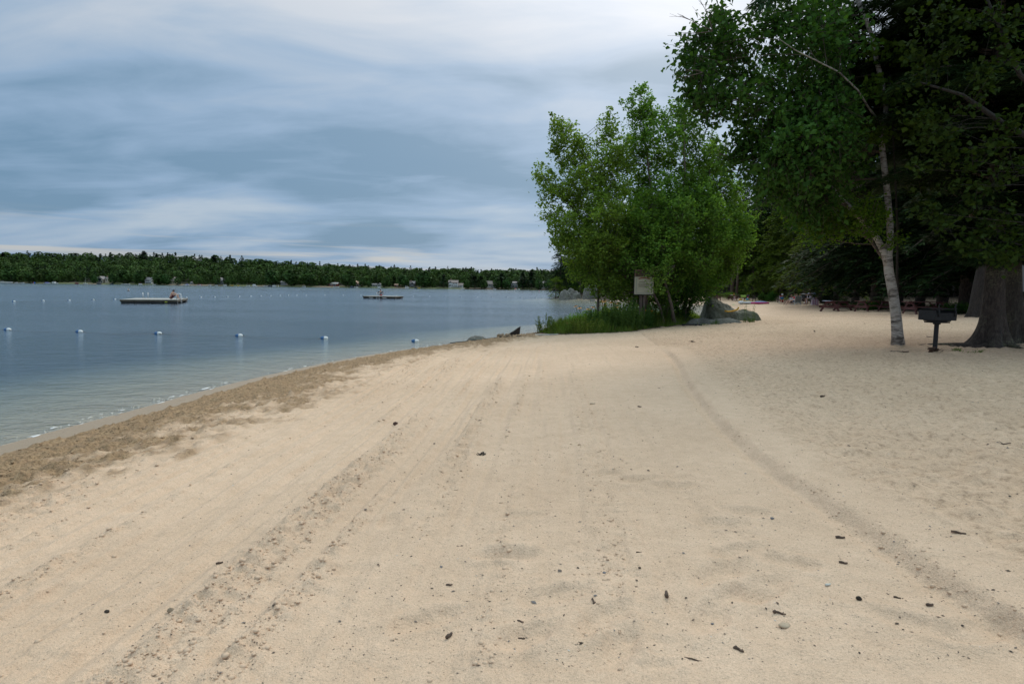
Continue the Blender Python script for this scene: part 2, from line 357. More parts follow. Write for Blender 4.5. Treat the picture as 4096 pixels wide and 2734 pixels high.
def sand_mat():
    m, nt, p = newmat('sand'); L = nt.links.new; N = nt.nodes.new
    def at(n): a = N('ShaderNodeAttribute'); a.attribute_name = n; return a.outputs['Fac']
    def mix(f, a, b, mode='MIX'):
        x = N('ShaderNodeMix'); x.data_type = 'RGBA'; x.blend_type = mode
        for i, v in ((0, f), (6, a), (7, b)):
            if isinstance(v, (int, float)): x.inputs[i].default_value = v
            elif isinstance(v, tuple): x.inputs[i].default_value = (*v, 1)
            else: L(v, x.inputs[i])
        return x.outputs[2]
    def math_(op, a, b, cl=False):
        x = N('ShaderNodeMath'); x.operation = op; x.use_clamp = cl
        for i, v in ((0, a), (1, b)):
            if isinstance(v, (int, float)): x.inputs[i].default_value = v
            else: L(v, x.inputs[i])
        return x.outputs[0]
    n_big = tex(nt, 'ShaderNodeTexNoise', 0.45, Detail=5, Roughness=0.6)
    n_mid = tex(nt, 'ShaderNodeTexNoise', 7, Detail=5, Roughness=0.65)
    n_fine = tex(nt, 'ShaderNodeTexNoise', 95, Detail=3, Roughness=0.7)
    n_gr = tex(nt, 'ShaderNodeTexNoise', 330, Detail=2, Roughness=0.6)
    dry = ramp(nt, n_big.outputs['Fac'], [(0.3, SAND_A), (0.7, SAND_B)])
    dry = mix(0.5, dry, ramp(nt, n_mid.outputs['Fac'], [(0.3, (0.85, 0.82, 0.78)), (0.7, (1.1, 1.1, 1.1))]), 'MULTIPLY')
    dry = mix(0.55, dry, ramp(nt, n_fine.outputs['Fac'], [(0.30, (0.50, 0.47, 0.44)), (0.42, (.92, .92, .92)), (0.6, (1.08, 1.08, 1.08)), (0.74, (1.25, 1.25, 1.25))]), 'MULTIPLY')
    dry = mix(0.45, dry, ramp(nt, n_gr.outputs['Fac'], [(0.32, (0.4, 0.38, 0.35)), (0.45, (1, 1, 1)), (0.7, (1.35, 1.35, 1.35))]), 'MULTIPLY')
    dry = mix(math_('MULTIPLY', at('trod'), 0.30), dry, mix(1.0, dry, (0.80, 0.78, 0.74), 'MULTIPLY'))
    wetc = ramp(nt, n_mid.outputs['Fac'], [(0.3, (0.235, 0.152, 0.085)), (0.7, (0.355, 0.245, 0.145))])
    wetc = mix(0.5, wetc, ramp(nt, n_fine.outputs['Fac'], [(0.35, (0.65, 0.63, 0.6)), (0.65, (1.2, 1.2, 1.2))]), 'MULTIPLY')
    n_w = tex(nt, 'ShaderNodeTexNoise', 24, Detail=5, Roughness=0.75); wetc = mix(.9, wetc, ramp(nt, n_w.outputs['Fac'], [(0.34, (0.42, 0.40, 0.38)), (0.5, (1, 1, 1)), (0.68, (1.35, 1.35, 1.35))]), 'MULTIPLY')
    n_t = tex(nt, 'ShaderNodeTexNoise', 15, Detail=5, Roughness=0.72); dry = mix(math_('MULTIPLY', at('trod'), .8), dry, mix(1.0, dry, ramp(nt, n_t.outputs['Fac'], [(0.34, (0.60, 0.57, 0.53)), (0.47, (.97, .96, .95)), (0.68, (1.12, 1.12, 1.12))]), 'MULTIPLY'))
    wf = math_('ADD', at('wet'), math_('MULTIPLY', math_('SUBTRACT', n_mid.outputs['Fac'], 0.5), 0.9), True)
    wf = math_('MULTIPLY', wf, at('wet'), True)
    col = mix(wf, dry, wetc)
    col = mix(math_('MULTIPLY', at('strand'), 0.85), col, (0.33, 0.245, 0.165))
    # lake bed: light absorbed by deeper water is painted into the bed colour
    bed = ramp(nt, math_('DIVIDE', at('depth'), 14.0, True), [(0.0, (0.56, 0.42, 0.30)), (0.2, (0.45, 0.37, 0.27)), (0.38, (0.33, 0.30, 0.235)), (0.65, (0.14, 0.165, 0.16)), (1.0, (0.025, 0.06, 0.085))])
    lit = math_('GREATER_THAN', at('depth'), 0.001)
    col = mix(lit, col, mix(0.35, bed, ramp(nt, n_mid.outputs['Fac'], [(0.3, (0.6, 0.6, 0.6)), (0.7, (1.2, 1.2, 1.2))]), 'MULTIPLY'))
    litter = ramp(nt, n_fine.outputs['Fac'], [(0.3, (0.02, 0.016, 0.01)), (0.7, (0.06, 0.043, 0.027))])
    n_d = tex(nt, 'ShaderNodeTexNoise', 2.5, Detail=4)
    df = math_('MULTIPLY', at('duff'), math_('ADD', n_d.outputs['Fac'], 0.62, True), True)
    col = mix(math_('MULTIPLY', df, math_('SUBTRACT', 1.0, lit)), col, litter)
    L(col, p.inputs['Base Color'])
    rg = N('ShaderNodeMapRange'); L(at('strand'), rg.inputs[0]); rg.inputs[3].default_value = 0.93; rg.inputs[4].default_value = 0.45; L(rg.outputs[0], p.inputs['Roughness'])
    p.inputs['Specular IOR Level'].default_value = 0.25
    n_c = tex(nt, 'ShaderNodeTexNoise', 26, Detail=4, Roughness=0.7); b0 = bump(nt, n_mid.outputs['Fac'], 0.6, 0.04); b1 = bump(nt, n_c.outputs['Fac'], 0.7, 0.018, b0); b2 = bump(nt, n_fine.outputs['Fac'], 0.8, 0.006, b1); b3 = bump(nt, n_gr.outputs['Fac'], 0.4, 0.002, b2)
    L(b3, p.inputs['Normal']); return m
SAND_A = (0.555, 0.402, 0.283); SAND_B = (0.640, 0.475, 0.345)
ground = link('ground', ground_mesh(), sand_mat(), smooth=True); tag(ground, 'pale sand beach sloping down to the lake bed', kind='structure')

def gz(x, y): return float(base_h(np.array([x]), np.array([y]))[0][0])
def gzd(x, y):
    X = np.array([[float(x)]]); Y = np.array([[float(y)]]); z, sd, e = base_h(X, Y); return float((z+detail(X, Y, sd, e)[0])[0, 0])
def on_ground(px, py, fine=False):
    d = ray(px, py); t = np.geomspace(1.8, 260, 3000); P = EYE[None]+d[None]*t[:, None]/d[1]
    h = base_h(P[:, 0], P[:, 1])[0]; k = np.where(P[:, 2] < h)[0]
    p = P[k[0]] if len(k) else P[-1]
    p = p.copy(); p[2] = gzd(p[0], p[1]) if fine else h[k[0]] if len(k) else p[2]; return p

# ------------------------------------------------------------------ water
def water_mat():
    m, nt, p = newmat('lake_water'); L = nt.links.new; N = nt.nodes.new; nt.nodes.remove(p)
    w1 = tex(nt, 'ShaderNodeTexNoise', 1.0, sc=(1.0, 1.5, 1), Detail=5, Roughness=0.66)
    w2 = tex(nt, 'ShaderNodeTexNoise', 5.5, sc=(0.85, 1.5, 1), Detail=4, Roughness=0.65)
    w3 = tex(nt, 'ShaderNodeTexNoise', 0.06, sc=(0.6, 1.6, 1), Detail=3)
    b = bump(nt, w1.outputs['Fac'], 0.5, 0.16); b = bump(nt, w2.outputs['Fac'], 0.6, 0.028, b)
    gl = N('ShaderNodeBsdfGlossy'); L(b, gl.inputs['Normal'])
    rr = N('ShaderNodeMapRange'); L(w3.outputs['Fac'], rr.inputs[0]); rr.inputs[1].default_value = .35; rr.inputs[2].default_value = .65; rr.inputs[3].default_value = 0.10; rr.inputs[4].default_value = 0.13; L(rr.outputs[0], gl.inputs['Roughness'])
    gl.inputs['Color'].default_value = (0.93, 0.98, 1.03, 1)
    tr = N('ShaderNodeBsdfTransparent'); tr.inputs[0].default_value = (0.90, 0.96, 0.94, 1)
    df = N('ShaderNodeBsdfDiffuse'); df.inputs[0].default_value = (0.03, 0.10, 0.18, 1)
    a = N('ShaderNodeMixShader'); a.inputs[0].default_value = 0.06; L(tr.outputs[0], a.inputs[1]); L(df.outputs[0], a.inputs[2])
    fr = N('ShaderNodeFresnel'); fr.inputs[0].default_value = 1.333; L(b, fr.inputs['Normal'])
    mx = N('ShaderNodeMixShader'); fm = N('ShaderNodeMath'); fm.operation = 'MULTIPLY'; fm.inputs[1].default_value = 0.95; L(fr.outputs[0], fm.inputs[0]); L(fm.outputs[0], mx.inputs[0]); L(a.outputs[0], mx.inputs[1]); L(gl.outputs[0], mx.inputs[2])
    L(mx.outputs[0], nt.nodes['Material Output'].inputs[0]); return m
wm = MB(); wm.add([(-1500, -60, 0), (1500, -60, 0), (1500, 1500, 0), (-1500, 1500, 0)], [(0, 1, 2, 3)])
water = wm.build('water', water_mat()); tag(water, 'rippled blue grey lake water', kind='structure')

# foam flecks at the water edge
foam_m = pmat('foam', (0.8, 0.8, 0.8), (0.65, 0.65, 0.65), 30, 0.5)
def foam():
    b = MB(); rr = random.Random(5); L_ = [p for p in LAND if -7.6 < p[0] < 2 and 4 < p[1] < 27]
    L_ = sorted(L_, key=lambda p: p[1])
    for i in range(85):
        k = rr.randrange(len(L_)-1); t = rr.random(); a = L_[k]; c = L_[k+1]; s = rr.choice([.35, .5, .8, 1.0, 2.2])*(1 if rr.random() < .9 else 1.7)
        x = a[0]+(c[0]-a[0])*t; y = a[1]+(c[1]-a[1])*t
        x += rr.uniform(-0.30, 0.03); dx, dy = c[0]-a[0], c[1]-a[1]; an = math.atan2(dy, dx)
        b.blob((x, y, 0.004), (0.036*s, 0.012*s, 0.004), seed=i, nu=9, nv=4, amp=0.5, M=Matrix.Rotation(an, 3, 'Z'))
    o = b.build('foam', foam_m, smooth=True); tag(o, 'white foam flecks drifting along the water edge', 'foam', kind='stuff')
foam()
# ------------------------------------------------------------------ foliage helpers
def quads_leaves(C, size, rng, up=0.35, aspect=0.62, droop=0.0, fold=0.15, D=None, N0=None):
    """one small folded leaf (two triangles) at every centre"""
    n = len(C); D = rng.normal(size=(n, 3)) if D is None else D
    D[:, 2] = D[:, 2]*0.6 - droop; D /= np.linalg.norm(D, axis=1, keepdims=True)+1e-9
    Nn = rng.normal(size=(n, 3))
    if N0 is None: Nn[:, 2] += up*3
    else: Nn = Nn*.55+N0*1.8
    S = np.cross(D, Nn); S /= np.linalg.norm(S, axis=1, keepdims=True)+1e-9
    U = np.cross(S, D)
    s = (size*rng.uniform(0.65, 1.25, n))[:, None]
    base = C-D*s*0.5; tip_ = C+D*s*0.5
    l = C - D*s*0.08 + S*s*aspect*0.5 + U*s*fold; r = C - D*s*0.08 - S*s*aspect*0.5 + U*s*fold
    V = np.stack([base, r, tip_, l], 1).reshape(-1, 3); i = np.arange(n)*4
    F = np.concatenate([np.stack([i, i+1, i+2], 1), np.stack([i, i+2, i+3], 1)])
    F = F.reshape(2, n, 3).transpose(1, 0, 2).reshape(-1, 3)
    return V, F
def tri_mesh(name, parts):
    Vs = []; Fs = []; n = 0
    for V, F in parts: Vs.append(V); Fs.append(F+n); n += len(V)
    return mesh_np(name, np.concatenate(Vs), np.concatenate(Fs), 3)

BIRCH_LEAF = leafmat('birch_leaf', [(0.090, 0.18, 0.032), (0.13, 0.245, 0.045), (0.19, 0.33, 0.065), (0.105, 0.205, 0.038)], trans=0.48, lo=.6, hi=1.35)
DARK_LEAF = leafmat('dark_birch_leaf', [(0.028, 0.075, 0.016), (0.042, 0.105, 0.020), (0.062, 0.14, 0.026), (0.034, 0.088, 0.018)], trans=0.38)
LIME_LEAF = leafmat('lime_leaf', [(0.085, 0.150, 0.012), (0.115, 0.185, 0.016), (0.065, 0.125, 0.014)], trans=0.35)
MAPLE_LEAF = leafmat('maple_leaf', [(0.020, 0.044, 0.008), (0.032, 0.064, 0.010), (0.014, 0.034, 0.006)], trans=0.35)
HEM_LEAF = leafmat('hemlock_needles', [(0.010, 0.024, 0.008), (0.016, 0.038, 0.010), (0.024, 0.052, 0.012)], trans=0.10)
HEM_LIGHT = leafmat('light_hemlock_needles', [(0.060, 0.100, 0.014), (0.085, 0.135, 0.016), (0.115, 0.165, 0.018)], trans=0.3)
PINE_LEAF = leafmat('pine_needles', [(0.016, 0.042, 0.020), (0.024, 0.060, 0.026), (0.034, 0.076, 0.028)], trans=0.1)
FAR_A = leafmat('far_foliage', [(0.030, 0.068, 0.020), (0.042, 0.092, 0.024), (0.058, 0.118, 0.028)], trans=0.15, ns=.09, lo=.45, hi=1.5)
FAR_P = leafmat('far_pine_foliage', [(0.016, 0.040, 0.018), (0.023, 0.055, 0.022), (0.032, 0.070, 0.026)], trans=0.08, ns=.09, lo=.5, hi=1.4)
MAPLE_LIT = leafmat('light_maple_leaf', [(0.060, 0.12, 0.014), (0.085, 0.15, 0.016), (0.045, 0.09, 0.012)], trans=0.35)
def bark_white():
    m, nt, p = newmat('birch_bark'); L = nt.links.new
    n = tex(nt, 'ShaderNodeTexNoise', 2.2, sc=(1.0, 1.0, 3.2), Detail=8, Roughness=0.72, Distortion=0.8)
    n2 = tex(nt, 'ShaderNodeTexNoise', 7.0, sc=(1, 1, 6), Detail=6, Roughness=0.75, Distortion=.4)
    c = ramp(nt, n.outputs['Fac'], [(0.34, (0.035, 0.03, 0.027)), (0.42, (0.13, 0.11, 0.095)), (0.48, (0.34, 0.31, 0.275)), (0.7, (0.50, 0.47, 0.43))])
    c2 = ramp(nt, n2.outputs['Fac'], [(0.38, (0.28, 0.26, 0.24)), (0.50, (1, 1, 1))])
    x = nt.nodes.new('ShaderNodeMix'); x.data_type = 'RGBA'; x.blend_type = 'MULTIPLY'; x.inputs[0].default_value = 0.8; L(c, x.inputs[6]); L(c2, x.inputs[7])
    L(x.outputs[2], p.inputs['Base Color']); p.inputs['Roughness'].default_value = 0.75
    L(bump(nt, n2.outputs['Fac'], 0.5, 0.01, bump(nt, n.outputs['Fac'], 0.5, 0.02)), p.inputs['Normal']); return m
def bark_brown(name, c1, c2, lichen=0.0):
    m, nt, p = newmat(name); L = nt.links.new
    v = tex(nt, 'ShaderNodeTexNoise', 7.0, sc=(2.6, 2.6, 0.8), Detail=9, Roughness=0.74, Distortion=1.0)
    c = ramp(nt, v.outputs['Fac'], [(0.33, tuple(q*0.3 for q in c2)), (0.48, c2), (0.66, c1)])
    if lichen:
        n = tex(nt, 'ShaderNodeTexNoise', 22, Detail=6, Roughness=0.8); n2 = tex(nt, 'ShaderNodeTexNoise', 1.3, Detail=2)
        mm = nt.nodes.new('ShaderNodeMath'); mm.operation = 'MULTIPLY'; L(n.outputs['Fac'], mm.inputs[0]); L(n2.outputs['Fac'], mm.inputs[1])
        f = ramp(nt, mm.outputs[0], [(0.28, (0, 0, 0)), (0.36, (.75, .75, .75))])
        x = nt.nodes.new('ShaderNodeMix'); x.data_type = 'RGBA'; L(f, x.inputs[0]); L(c, x.inputs[6]); x.inputs[7].default_value = (0.17, 0.18, 0.11, 1); c = x.outputs[2]
    L(c, p.inputs['Base Color']); p.inputs['Roughness'].default_value = 0.9
    L(bump(nt, v.outputs['Fac'], 1.0, 0.05), p.inputs['Normal']); return m
BARK_W = bark_white(); BARK_G = bark_brown('grey_brown_bark', (0.22, 0.175, 0.14), (0.13, 0.10, 0.08))
BARK_P = bark_brown('pine_bark', (0.17, 0.125, 0.095), (0.085, 0.062, 0.048), 0.0)
BARK_L = bark_brown('lichen_bark', (0.105, 0.082, 0.068), (0.05, 0.038, 0.031), 1.0)
TWIG = pmat('twig_bark', (0.12, 0.09, 0.07), (0.06, 0.045, 0.035), 20, 0.9)

def curve(a, b, k, rng, wob=0.08, sag=0.0):
    a = np.array(a, float); b = np.array(b, float); L_ = np.linalg.norm(b-a); pts = []
    off = rng.normal(size=3)*wob*L_
    for i in range(k+1):
        t = i/k; p = a+(b-a)*t+off*math.sin(math.pi*t); p = p+np.array([0, 0, sag*L_*math.sin(math.pi*t)]); pts.append(p)
    return pts
def blob_tree(name, label, cat, base, stems, blobs, leafmat_, bark, leaf=0.08, per=46, dens=1.0, seed=1, group=None, csize=0.30, droop=0.25, depthk=0.9, shoot=(0.85, 0.6, 0.55), fs=0.6, limbk=1.0, ground_depth=None, twigs=True, trunk_n=9, aspect=0.66):
    """stems: list of (points, radii) world; blobs: list of (centre xyz, radius) world. Parts: trunk, branches, crown."""
    rng = np.random.default_rng(seed); t = thing(name, label, cat, base, 0, group); B = np.array(base, float)
    tb = MB()
    for pts, rad in stems: tb.tube([np.array(p)-B for p in pts], rad, trunk_n)
    tr = tb.build('trunk', bark, t, smooth=True)
    skel = []
    for pts, rad in stems:
        P = np.array(pts)
        for i in range(len(P)-1):
            for s in np.linspace(0, 1, 6, endpoint=False): skel.append(np.append(P[i]+(P[i+1]-P[i])*s, rad[i]+(rad[i+1]-rad[i])*s))
    skel = np.array(skel)
    bb = MB(); lv = []; parts = []
    for (c, r) in blobs:
        c = np.array(c, float)
        # limb from the stem point that lies lower than the blob and near it
        d = np.linalg.norm(skel[:, :3]-c, axis=1) + np.clip(skel[:, 2]-(c[2]-0.35*r), 0, 99)*3
        s = skel[np.argmin(d)]
        r0 = min(0.45*s[3], 0.012+0.02*np.linalg.norm(c-s[:3])*0.6)*limbk
        limb = curve(s[:3], c, 5, rng, 0.05, 0.05)
        bb.tube([p-B for p in limb], list(np.linspace(r0, r0*0.45, 6)), 5, caps=False)
        nc = max(3, int(dens*9*(r/0.5)**2))
        D = rng.normal(size=(nc, 3)); D /= np.linalg.norm(D, axis=1, keepdims=True)
        K = c + D*np.array([1, depthk, 1])*r*(rng.uniform(0.25, 1.0, nc)**0.5)[:, None]
        for k_ in K:
            if twigs and rng.random() < 0.6:
                a = limb[rng.integers(2, 6)]; tw = curve(a, k_, 3, rng, 0.07)
                bb.tube([p-B for p in tw], [r0*0.4, r0*0.3, r0*0.2, 0.003], 3, caps=False)
            n = int(per*rng.uniform(0.6, 1.35)); cs = csize*rng.uniform(0.7, 1.3)
            
            if rng.random() < fs:   # a leafy shoot: leaves strung along a twig
                o_ = (k_-c)/(np.linalg.norm(k_-c)+1e-6); dd = o_*shoot[1]+np.array([0, 0, shoot[0]])+rng.normal(size=3)*.3; dd /= np.linalg.norm(dd); ln = shoot[2]*rng.uniform(.6, 1.5)*min(1, r/.45+.3)
                tt = rng.uniform(-.25, 1, n); G = dd*(tt*ln)[:, None]+rng.normal(size=(n, 3))*(0.12*(1.25-np.clip(tt, 0, 1)))[:, None]
                bb.tube([k_-dd*ln*.25-B, k_+dd*ln-B], [.006, .002], 3, caps=False)
            else: G = rng.normal(size=(n, 3))*np.array([1, 1, 0.72])*cs*0.55
            lv.append(k_+G)
    Cc = np.concatenate(lv)-B
    bb.build('branches', bark if bark is not BARK_W else TWIG, t, smooth=True)
    if isinstance(leafmat_, tuple):
        m1, m2, frac = leafmat_
    V, F = quads_leaves(Cc, leaf, rng, droop=droop, aspect=aspect)
    me = tri_mesh('crown', [(V, F)]); link('crown', me, leafmat_, t)
    return t

# ------------------------------------------------------------------ conifer prototypes (real height 16 m)
def conifer(name, H=16.0, seed=0, mat=None, bark=None, low=0.08, spread=0.26, per=26, spray=0.42, drp=0.55, nb=150, top=1.0, sky=False):
    rng = np.random.default_rng(seed); t = bpy.data.objects.new(name, None); COL.objects.link(t)
    tb = MB(); tw = [(0.15*rng.normal()*i/6, 0.15*rng.normal()*i/6, H*i/8) for i in range(9)]
    tb.tube([(0, 0, -0.4)]+tw[1:], list(np.linspace(H*0.014, 0.02, 9)), 8)
    tb.build('trunk', bark or BARK_P, t, smooth=True)
    Pc = []; Dd = []; bb = MB()
    for i in range(nb):
        u = (i+rng.random())/nb; h = H*(low+(1-low)*u)*0.995
        L_ = H*spread*(1-((h/H-low)/(1-low))**1.25*0.97)*rng.uniform(0.6, 1.12) if h/H > low+0.06 else H*spread*rng.uniform(0.5, .9)
        a = rng.uniform(0, 2*math.pi); rise = 0.10-0.30*(1-u)
        n = max(3, int(L_*per/2.2)); tt = np.sort(rng.uniform(0.08, 1, n)); ca, sa = math.cos(a), math.sin(a)
        zc = h + L_*(rise*tt + 0.10*np.sin(tt*3.0)) - drp*0.45*L_*tt**2*(0.6+0.5*(1-u))
        C0 = np.stack([ca*L_*tt, sa*L_*tt, zc], 1)
        side = rng.choice([-1, 1], n); w = L_*0.33*(1-tt*0.72)*rng.uniform(0.15, 1.0, n)
        off = np.stack([-sa*side*w, ca*side*w, -0.16*w*drp*2], 1)
        Pc.append(C0+off+rng.normal(size=(n, 3))*0.06)
        dr = np.stack([ca*0.75-sa*side*0.7, sa*0.75+ca*side*0.7, np.full(n, -0.22-0.3*drp)], 1)+rng.normal(size=(n, 3))*0.2; Dd.append(dr)
        if i % 3 == 0: bb.tube([(0, 0, h), (ca*L_*0.5, sa*L_*0.5, float(np.interp(.5, tt, zc))), (ca*L_*.95, sa*L_*.95, float(zc[-1]))], [0.05, 0.03, 0.01], 4, caps=False)
    bb.build('branches', bark or BARK_P, t, smooth=True)
    C = np.concatenate(Pc); D = np.concatenate(Dd); D /= np.linalg.norm(D, axis=1, keepdims=True)
    n = len(C); parts = []
    for j in range(4):   # four narrow blades fanned from every spray
        ang = (j-1.5)*0.42; S = np.cross(D, np.array([0, 0, 1.0])); S /= np.linalg.norm(S, axis=1, keepdims=True)+1e-9
        Dj = D*math.cos(ang)+S*math.sin(ang); Dj[:, 2] += rng.normal(size=n)*0.12
        Sj = np.cross(Dj, np.array([0, 0, 1.0])+rng.normal(size=(n, 3))*0.35); Sj /= np.linalg.norm(Sj, axis=1, keepdims=True)+1e-9
        s = (spray*rng.uniform(0.55, 1.2, n))[:, None]
        V = np.stack([C, C+Dj*s*0.55+Sj*s*0.11, C+Dj*s, C+Dj*s*0.55-Sj*s*0.11], 1).reshape(-1, 3); i4 = np.arange(n)*4
        parts.append((V, np.stack([np.stack([i4, i4+1, i4+2], 1), np.stack([i4, i4+2, i4+3], 1)], 1).reshape(-1, 3)))
    link('crown', tri_mesh('crown', parts), mat or HEM_LEAF, t)
    return t
def broadleaf(name, H=12.0, seed=0, mat=None, bark=None, n=9000, leaf=0.22, wide=0.34, low=0.12):
    rng = np.random.default_rng(seed); t = bpy.data.objects.new(name, None); COL.objects.link(t)
    tb = MB(); tb.tube([(0, 0, -0.4), (0.1, 0, H*.3), (-.1, .1, H*.6), (0, 0, H*.92)], [H*.017, H*.013, H*.008, .02], 8); tb.build('trunk', bark or BARK_G, t, smooth=True)
    bb = MB(); cl = []
    for i in range(60):
        u = rng.uniform(low, 1); a = rng.uniform(0, 6.28); rr = H*wide*math.sin(math.pi*min(1, 0.12+0.86*(u-low)/(1-low)*1.0))**0.7*rng.uniform(0.35, 1.05)
        c = np.array([rr*math.cos(a), rr*math.sin(a), H*u]); cl.append(c)
        bb.tube(curve((0, 0, max(0.5, H*u-0.5*rr)), c, 4, rng, 0.06), [0.06, 0.045, 0.03, 0.02, 0.01], 4, caps=False)
    bb.build('branches', bark or BARK_G, t, smooth=True)
    cl = np.array(cl); k = rng.integers(0, 60, n); sub = rng.normal(size=(400, 3))*H*0.045
    C = cl[k]+sub[rng.integers(0, 400, n)]*np.array([1, 1, .7])+rng.normal(size=(n, 3))*H*0.012
    link('crown', tri_mesh('crown', [quads_leaves(C, leaf, rng, aspect=0.7)]), mat or DARK_LEAF, t)
    return t

# ------------------------------------------------------------------ far shore
def yfar(x): return 564.0-0.122*(x-35.0)
def farh(x, y):
    d = y-yfar(x)+7*pnoise(x*0.012, x*0+3.3)
    hill = 17*sstep(-80, -480, x)+2.0
    return np.where(d > 0, 0.9*(1-np.exp(-d/3.0))+0.035*d*(1-np.exp(-d/30))+hill*sstep(15, 170, d), np.maximum(0.2*d, -2))
def far_ground():
    X, Y = np.meshgrid(np.arange(-1100, 900, 4.0), np.concatenate([np.arange(470, 760, 2.5), np.arange(760, 1500, 30)]))
    Z = farh(X, Y); ny, nx = X.shape; idx = np.arange(nx*ny).reshape(ny, nx)
    F = np.stack([idx[:-1, :-1], idx[:-1, 1:], idx[1:, 1:], idx[1:, :-1]], -1).reshape(-1, 4)
    m, nt, p = newmat('far_shore_grass'); n = tex(nt, 'ShaderNodeTexNoise', 0.03, Detail=3); g = nt.nodes.new('ShaderNodeSeparateXYZ'); tc = nt.nodes.new('ShaderNodeTexCoord'); nt.links.new(tc.outputs['Object'], g.inputs[0])
    sandc = ramp(nt, n.outputs['Fac'], [(0.40, (0.20, 0.155, 0.105)), (0.5, (0.10, 0.115, 0.035)), (0.62, (0.055, 0.085, 0.025))])
    mm = nt.nodes.new('ShaderNodeMapRange'); nt.links.new(g.outputs[2], mm.inputs[0]); mm.inputs[1].default_value = 1.1; mm.inputs[2].default_value = 2.2
    x = nt.nodes.new('ShaderNodeMix'); x.data_type = 'RGBA'; nt.links.new(mm.outputs[0], x.inputs[0]); nt.links.new(sandc, x.inputs[6]); x.inputs[7].default_value = (0.03, 0.035, 0.015, 1)
    nt.links.new(x.outputs[2], p.inputs['Base Color']); p.inputs['Roughness'].default_value = 0.95
    o = link('far_shore', mesh_np('far_shore', np.stack([X, Y, Z], -1).reshape(-1, 3), F, 4), m, smooth=True); tag(o, 'low wooded far shore of the lake', kind='structure')
far_ground()
def far_tree_arrays(kind, rng, H, x, y, z):
    """clump faces of one distant tree; the canopy is a volume of ragged leaf clumps"""
    if kind == 'pine':
        n = 130; u = rng.random(n)**0.9; h = 0.12+0.88*u; tier = 0.75+0.35*np.sin(h*26+rng.uniform(0, 6))
        r = H*0.27*(1-u)**0.75*tier*np.sqrt(rng.random(n))+0.15; a = rng.uniform(0, 6.28, n); s = H*0.062; flat = .35
    else:
        n = 230; u = rng.random(n)**.8; h = 0.06+0.94*u; prof = np.sqrt(np.clip(1-((h-.52)/.49)**2, 0, 1))
        r = H*rng.uniform(.33, .46)*prof*rng.uniform(.72, 1, n); a = rng.uniform(0, 6.28, n); s = H*0.070; flat = .9
    lobes = 1+0.22*np.sin(3*a+rng.uniform(0, 6))+0.15*np.sin(5*a+6*u)
    C = np.stack([x+np.cos(a)*r*lobes, y+np.sin(a)*r*lobes, z+H*h], 1)
    N0 = np.stack([np.cos(a)*r/H*2.4, np.sin(a)*r/H*2.4, (h-.45)*1.6], 1) if kind != 'pine' else None
    V, F = quads_leaves(C, s*(1.5 if kind == 'pine' else 2.1), rng, up=1.2, aspect=0.8, N0=N0); return V, F
def far_tree_obj(kind, H, name, seed):
    rng = np.random.default_rng(seed); t = bpy.data.objects.new(name, None); COL.objects.link(t)
    tb = MB(); tb.tube([(0, 0, -1), (0, 0, H*.9)], [H*.016, .08], 5); tb.build('trunk', BARK_P, t)
    parts = [far_tree_arrays(kind, rng, H, 0, 0, 0) for _ in range(2)]
    link('crown', tri_mesh('crown', parts), FAR_P if kind == 'pine' else FAR_A, t); return t
HOUSES = []   # (x, y, half width) kept clear of trees
def far_forest():
    rng = np.random.default_rng(77); pa = []; pb = []
    for row in range(13):
        d = 14+row*11.5
        xs = np.arange(-760, 330, 8.5)+rng.uniform(-4, 4, len(np.arange(-760, 330, 8.5)))
        for x in xs:
            dd = d+rng.uniform(-4, 5); y = float(yfar(x))+dd
            if dd < 42 and any(abs(x-hx) < hw+4.0 and y < hy+8 for hx, hy, hw in HOUSES): continue
            if row == 0 and rng.random() < 0.35: continue
            z = float(farh(np.array(x), np.array(y))); pine = rng.random() < (0.10 if row < 8 else 0.30)
            H = (rng.uniform(14, 19) if pine else rng.uniform(11.5, 17)) * (0.72 if row == 0 else 0.92 if row < 3 else 1)
            (pa if pine else pb).append(far_tree_arrays('pine' if pine else 'leafy', rng, H, x, y, z-0.5))
    o = link('far_wood', tri_mesh('far_wood', pa+pb), FAR_A); me = o.data; me.materials.append(FAR_P)
    npine = sum(len(f) for v, f in pa); mi = np.zeros(len(me.polygons), np.int32); mi[:npine] = 1; me.polygons.foreach_set('material_index', mi)
    tag(o, 'dense mixed forest covering the far shore and its low hill', 'forest', kind='stuff')
# ------------------------------------------------------------------ far houses
def cmat(name, c, rough=0.6): return pmat(name, c, tuple(v*0.85 for v in c), 3, rough)
WHITE = cmat('white_paint', (0.72, 0.72, 0.70)); CREAM = cmat('cream_siding', (0.42, 0.37, 0.29)); GREYS = cmat('grey_siding', (0.25, 0.26, 0.27)); REDS = cmat('red_siding', (0.16, 0.035, 0.03))
BROWNS = cmat('brown_siding', (0.20, 0.13, 0.10)); DARKS = cmat('dark_siding', (0.055, 0.06, 0.065)); ROOFG = cmat('grey_shingle', (0.17, 0.16, 0.17)); ROOFB = cmat('brown_shingle', (0.19, 0.155, 0.14)); ROOFL = cmat('pale_metal_roof', (0.34, 0.35, 0.34))
ROOFT = cmat('tan_shingle', (0.34, 0.22, 0.15)); GLASSD = cmat('dark_window_glass', (0.03, 0.04, 0.05), 0.15); BRICK = cmat('chimney_brick', (0.25, 0.14, 0.11)); STONE = cmat('stone_grey', (0.3, 0.29, 0.28))
def far_site(px, back=12.0):
    d = ray(px, 1131+px*0.0132); t = 400.0
    x = d[0]/d[1]; y = 600.0
    for _ in range(20): y = float(yfar(x*y))+back
    X = x*y; return X, y, float(farh(np.array(X), np.array(y)))
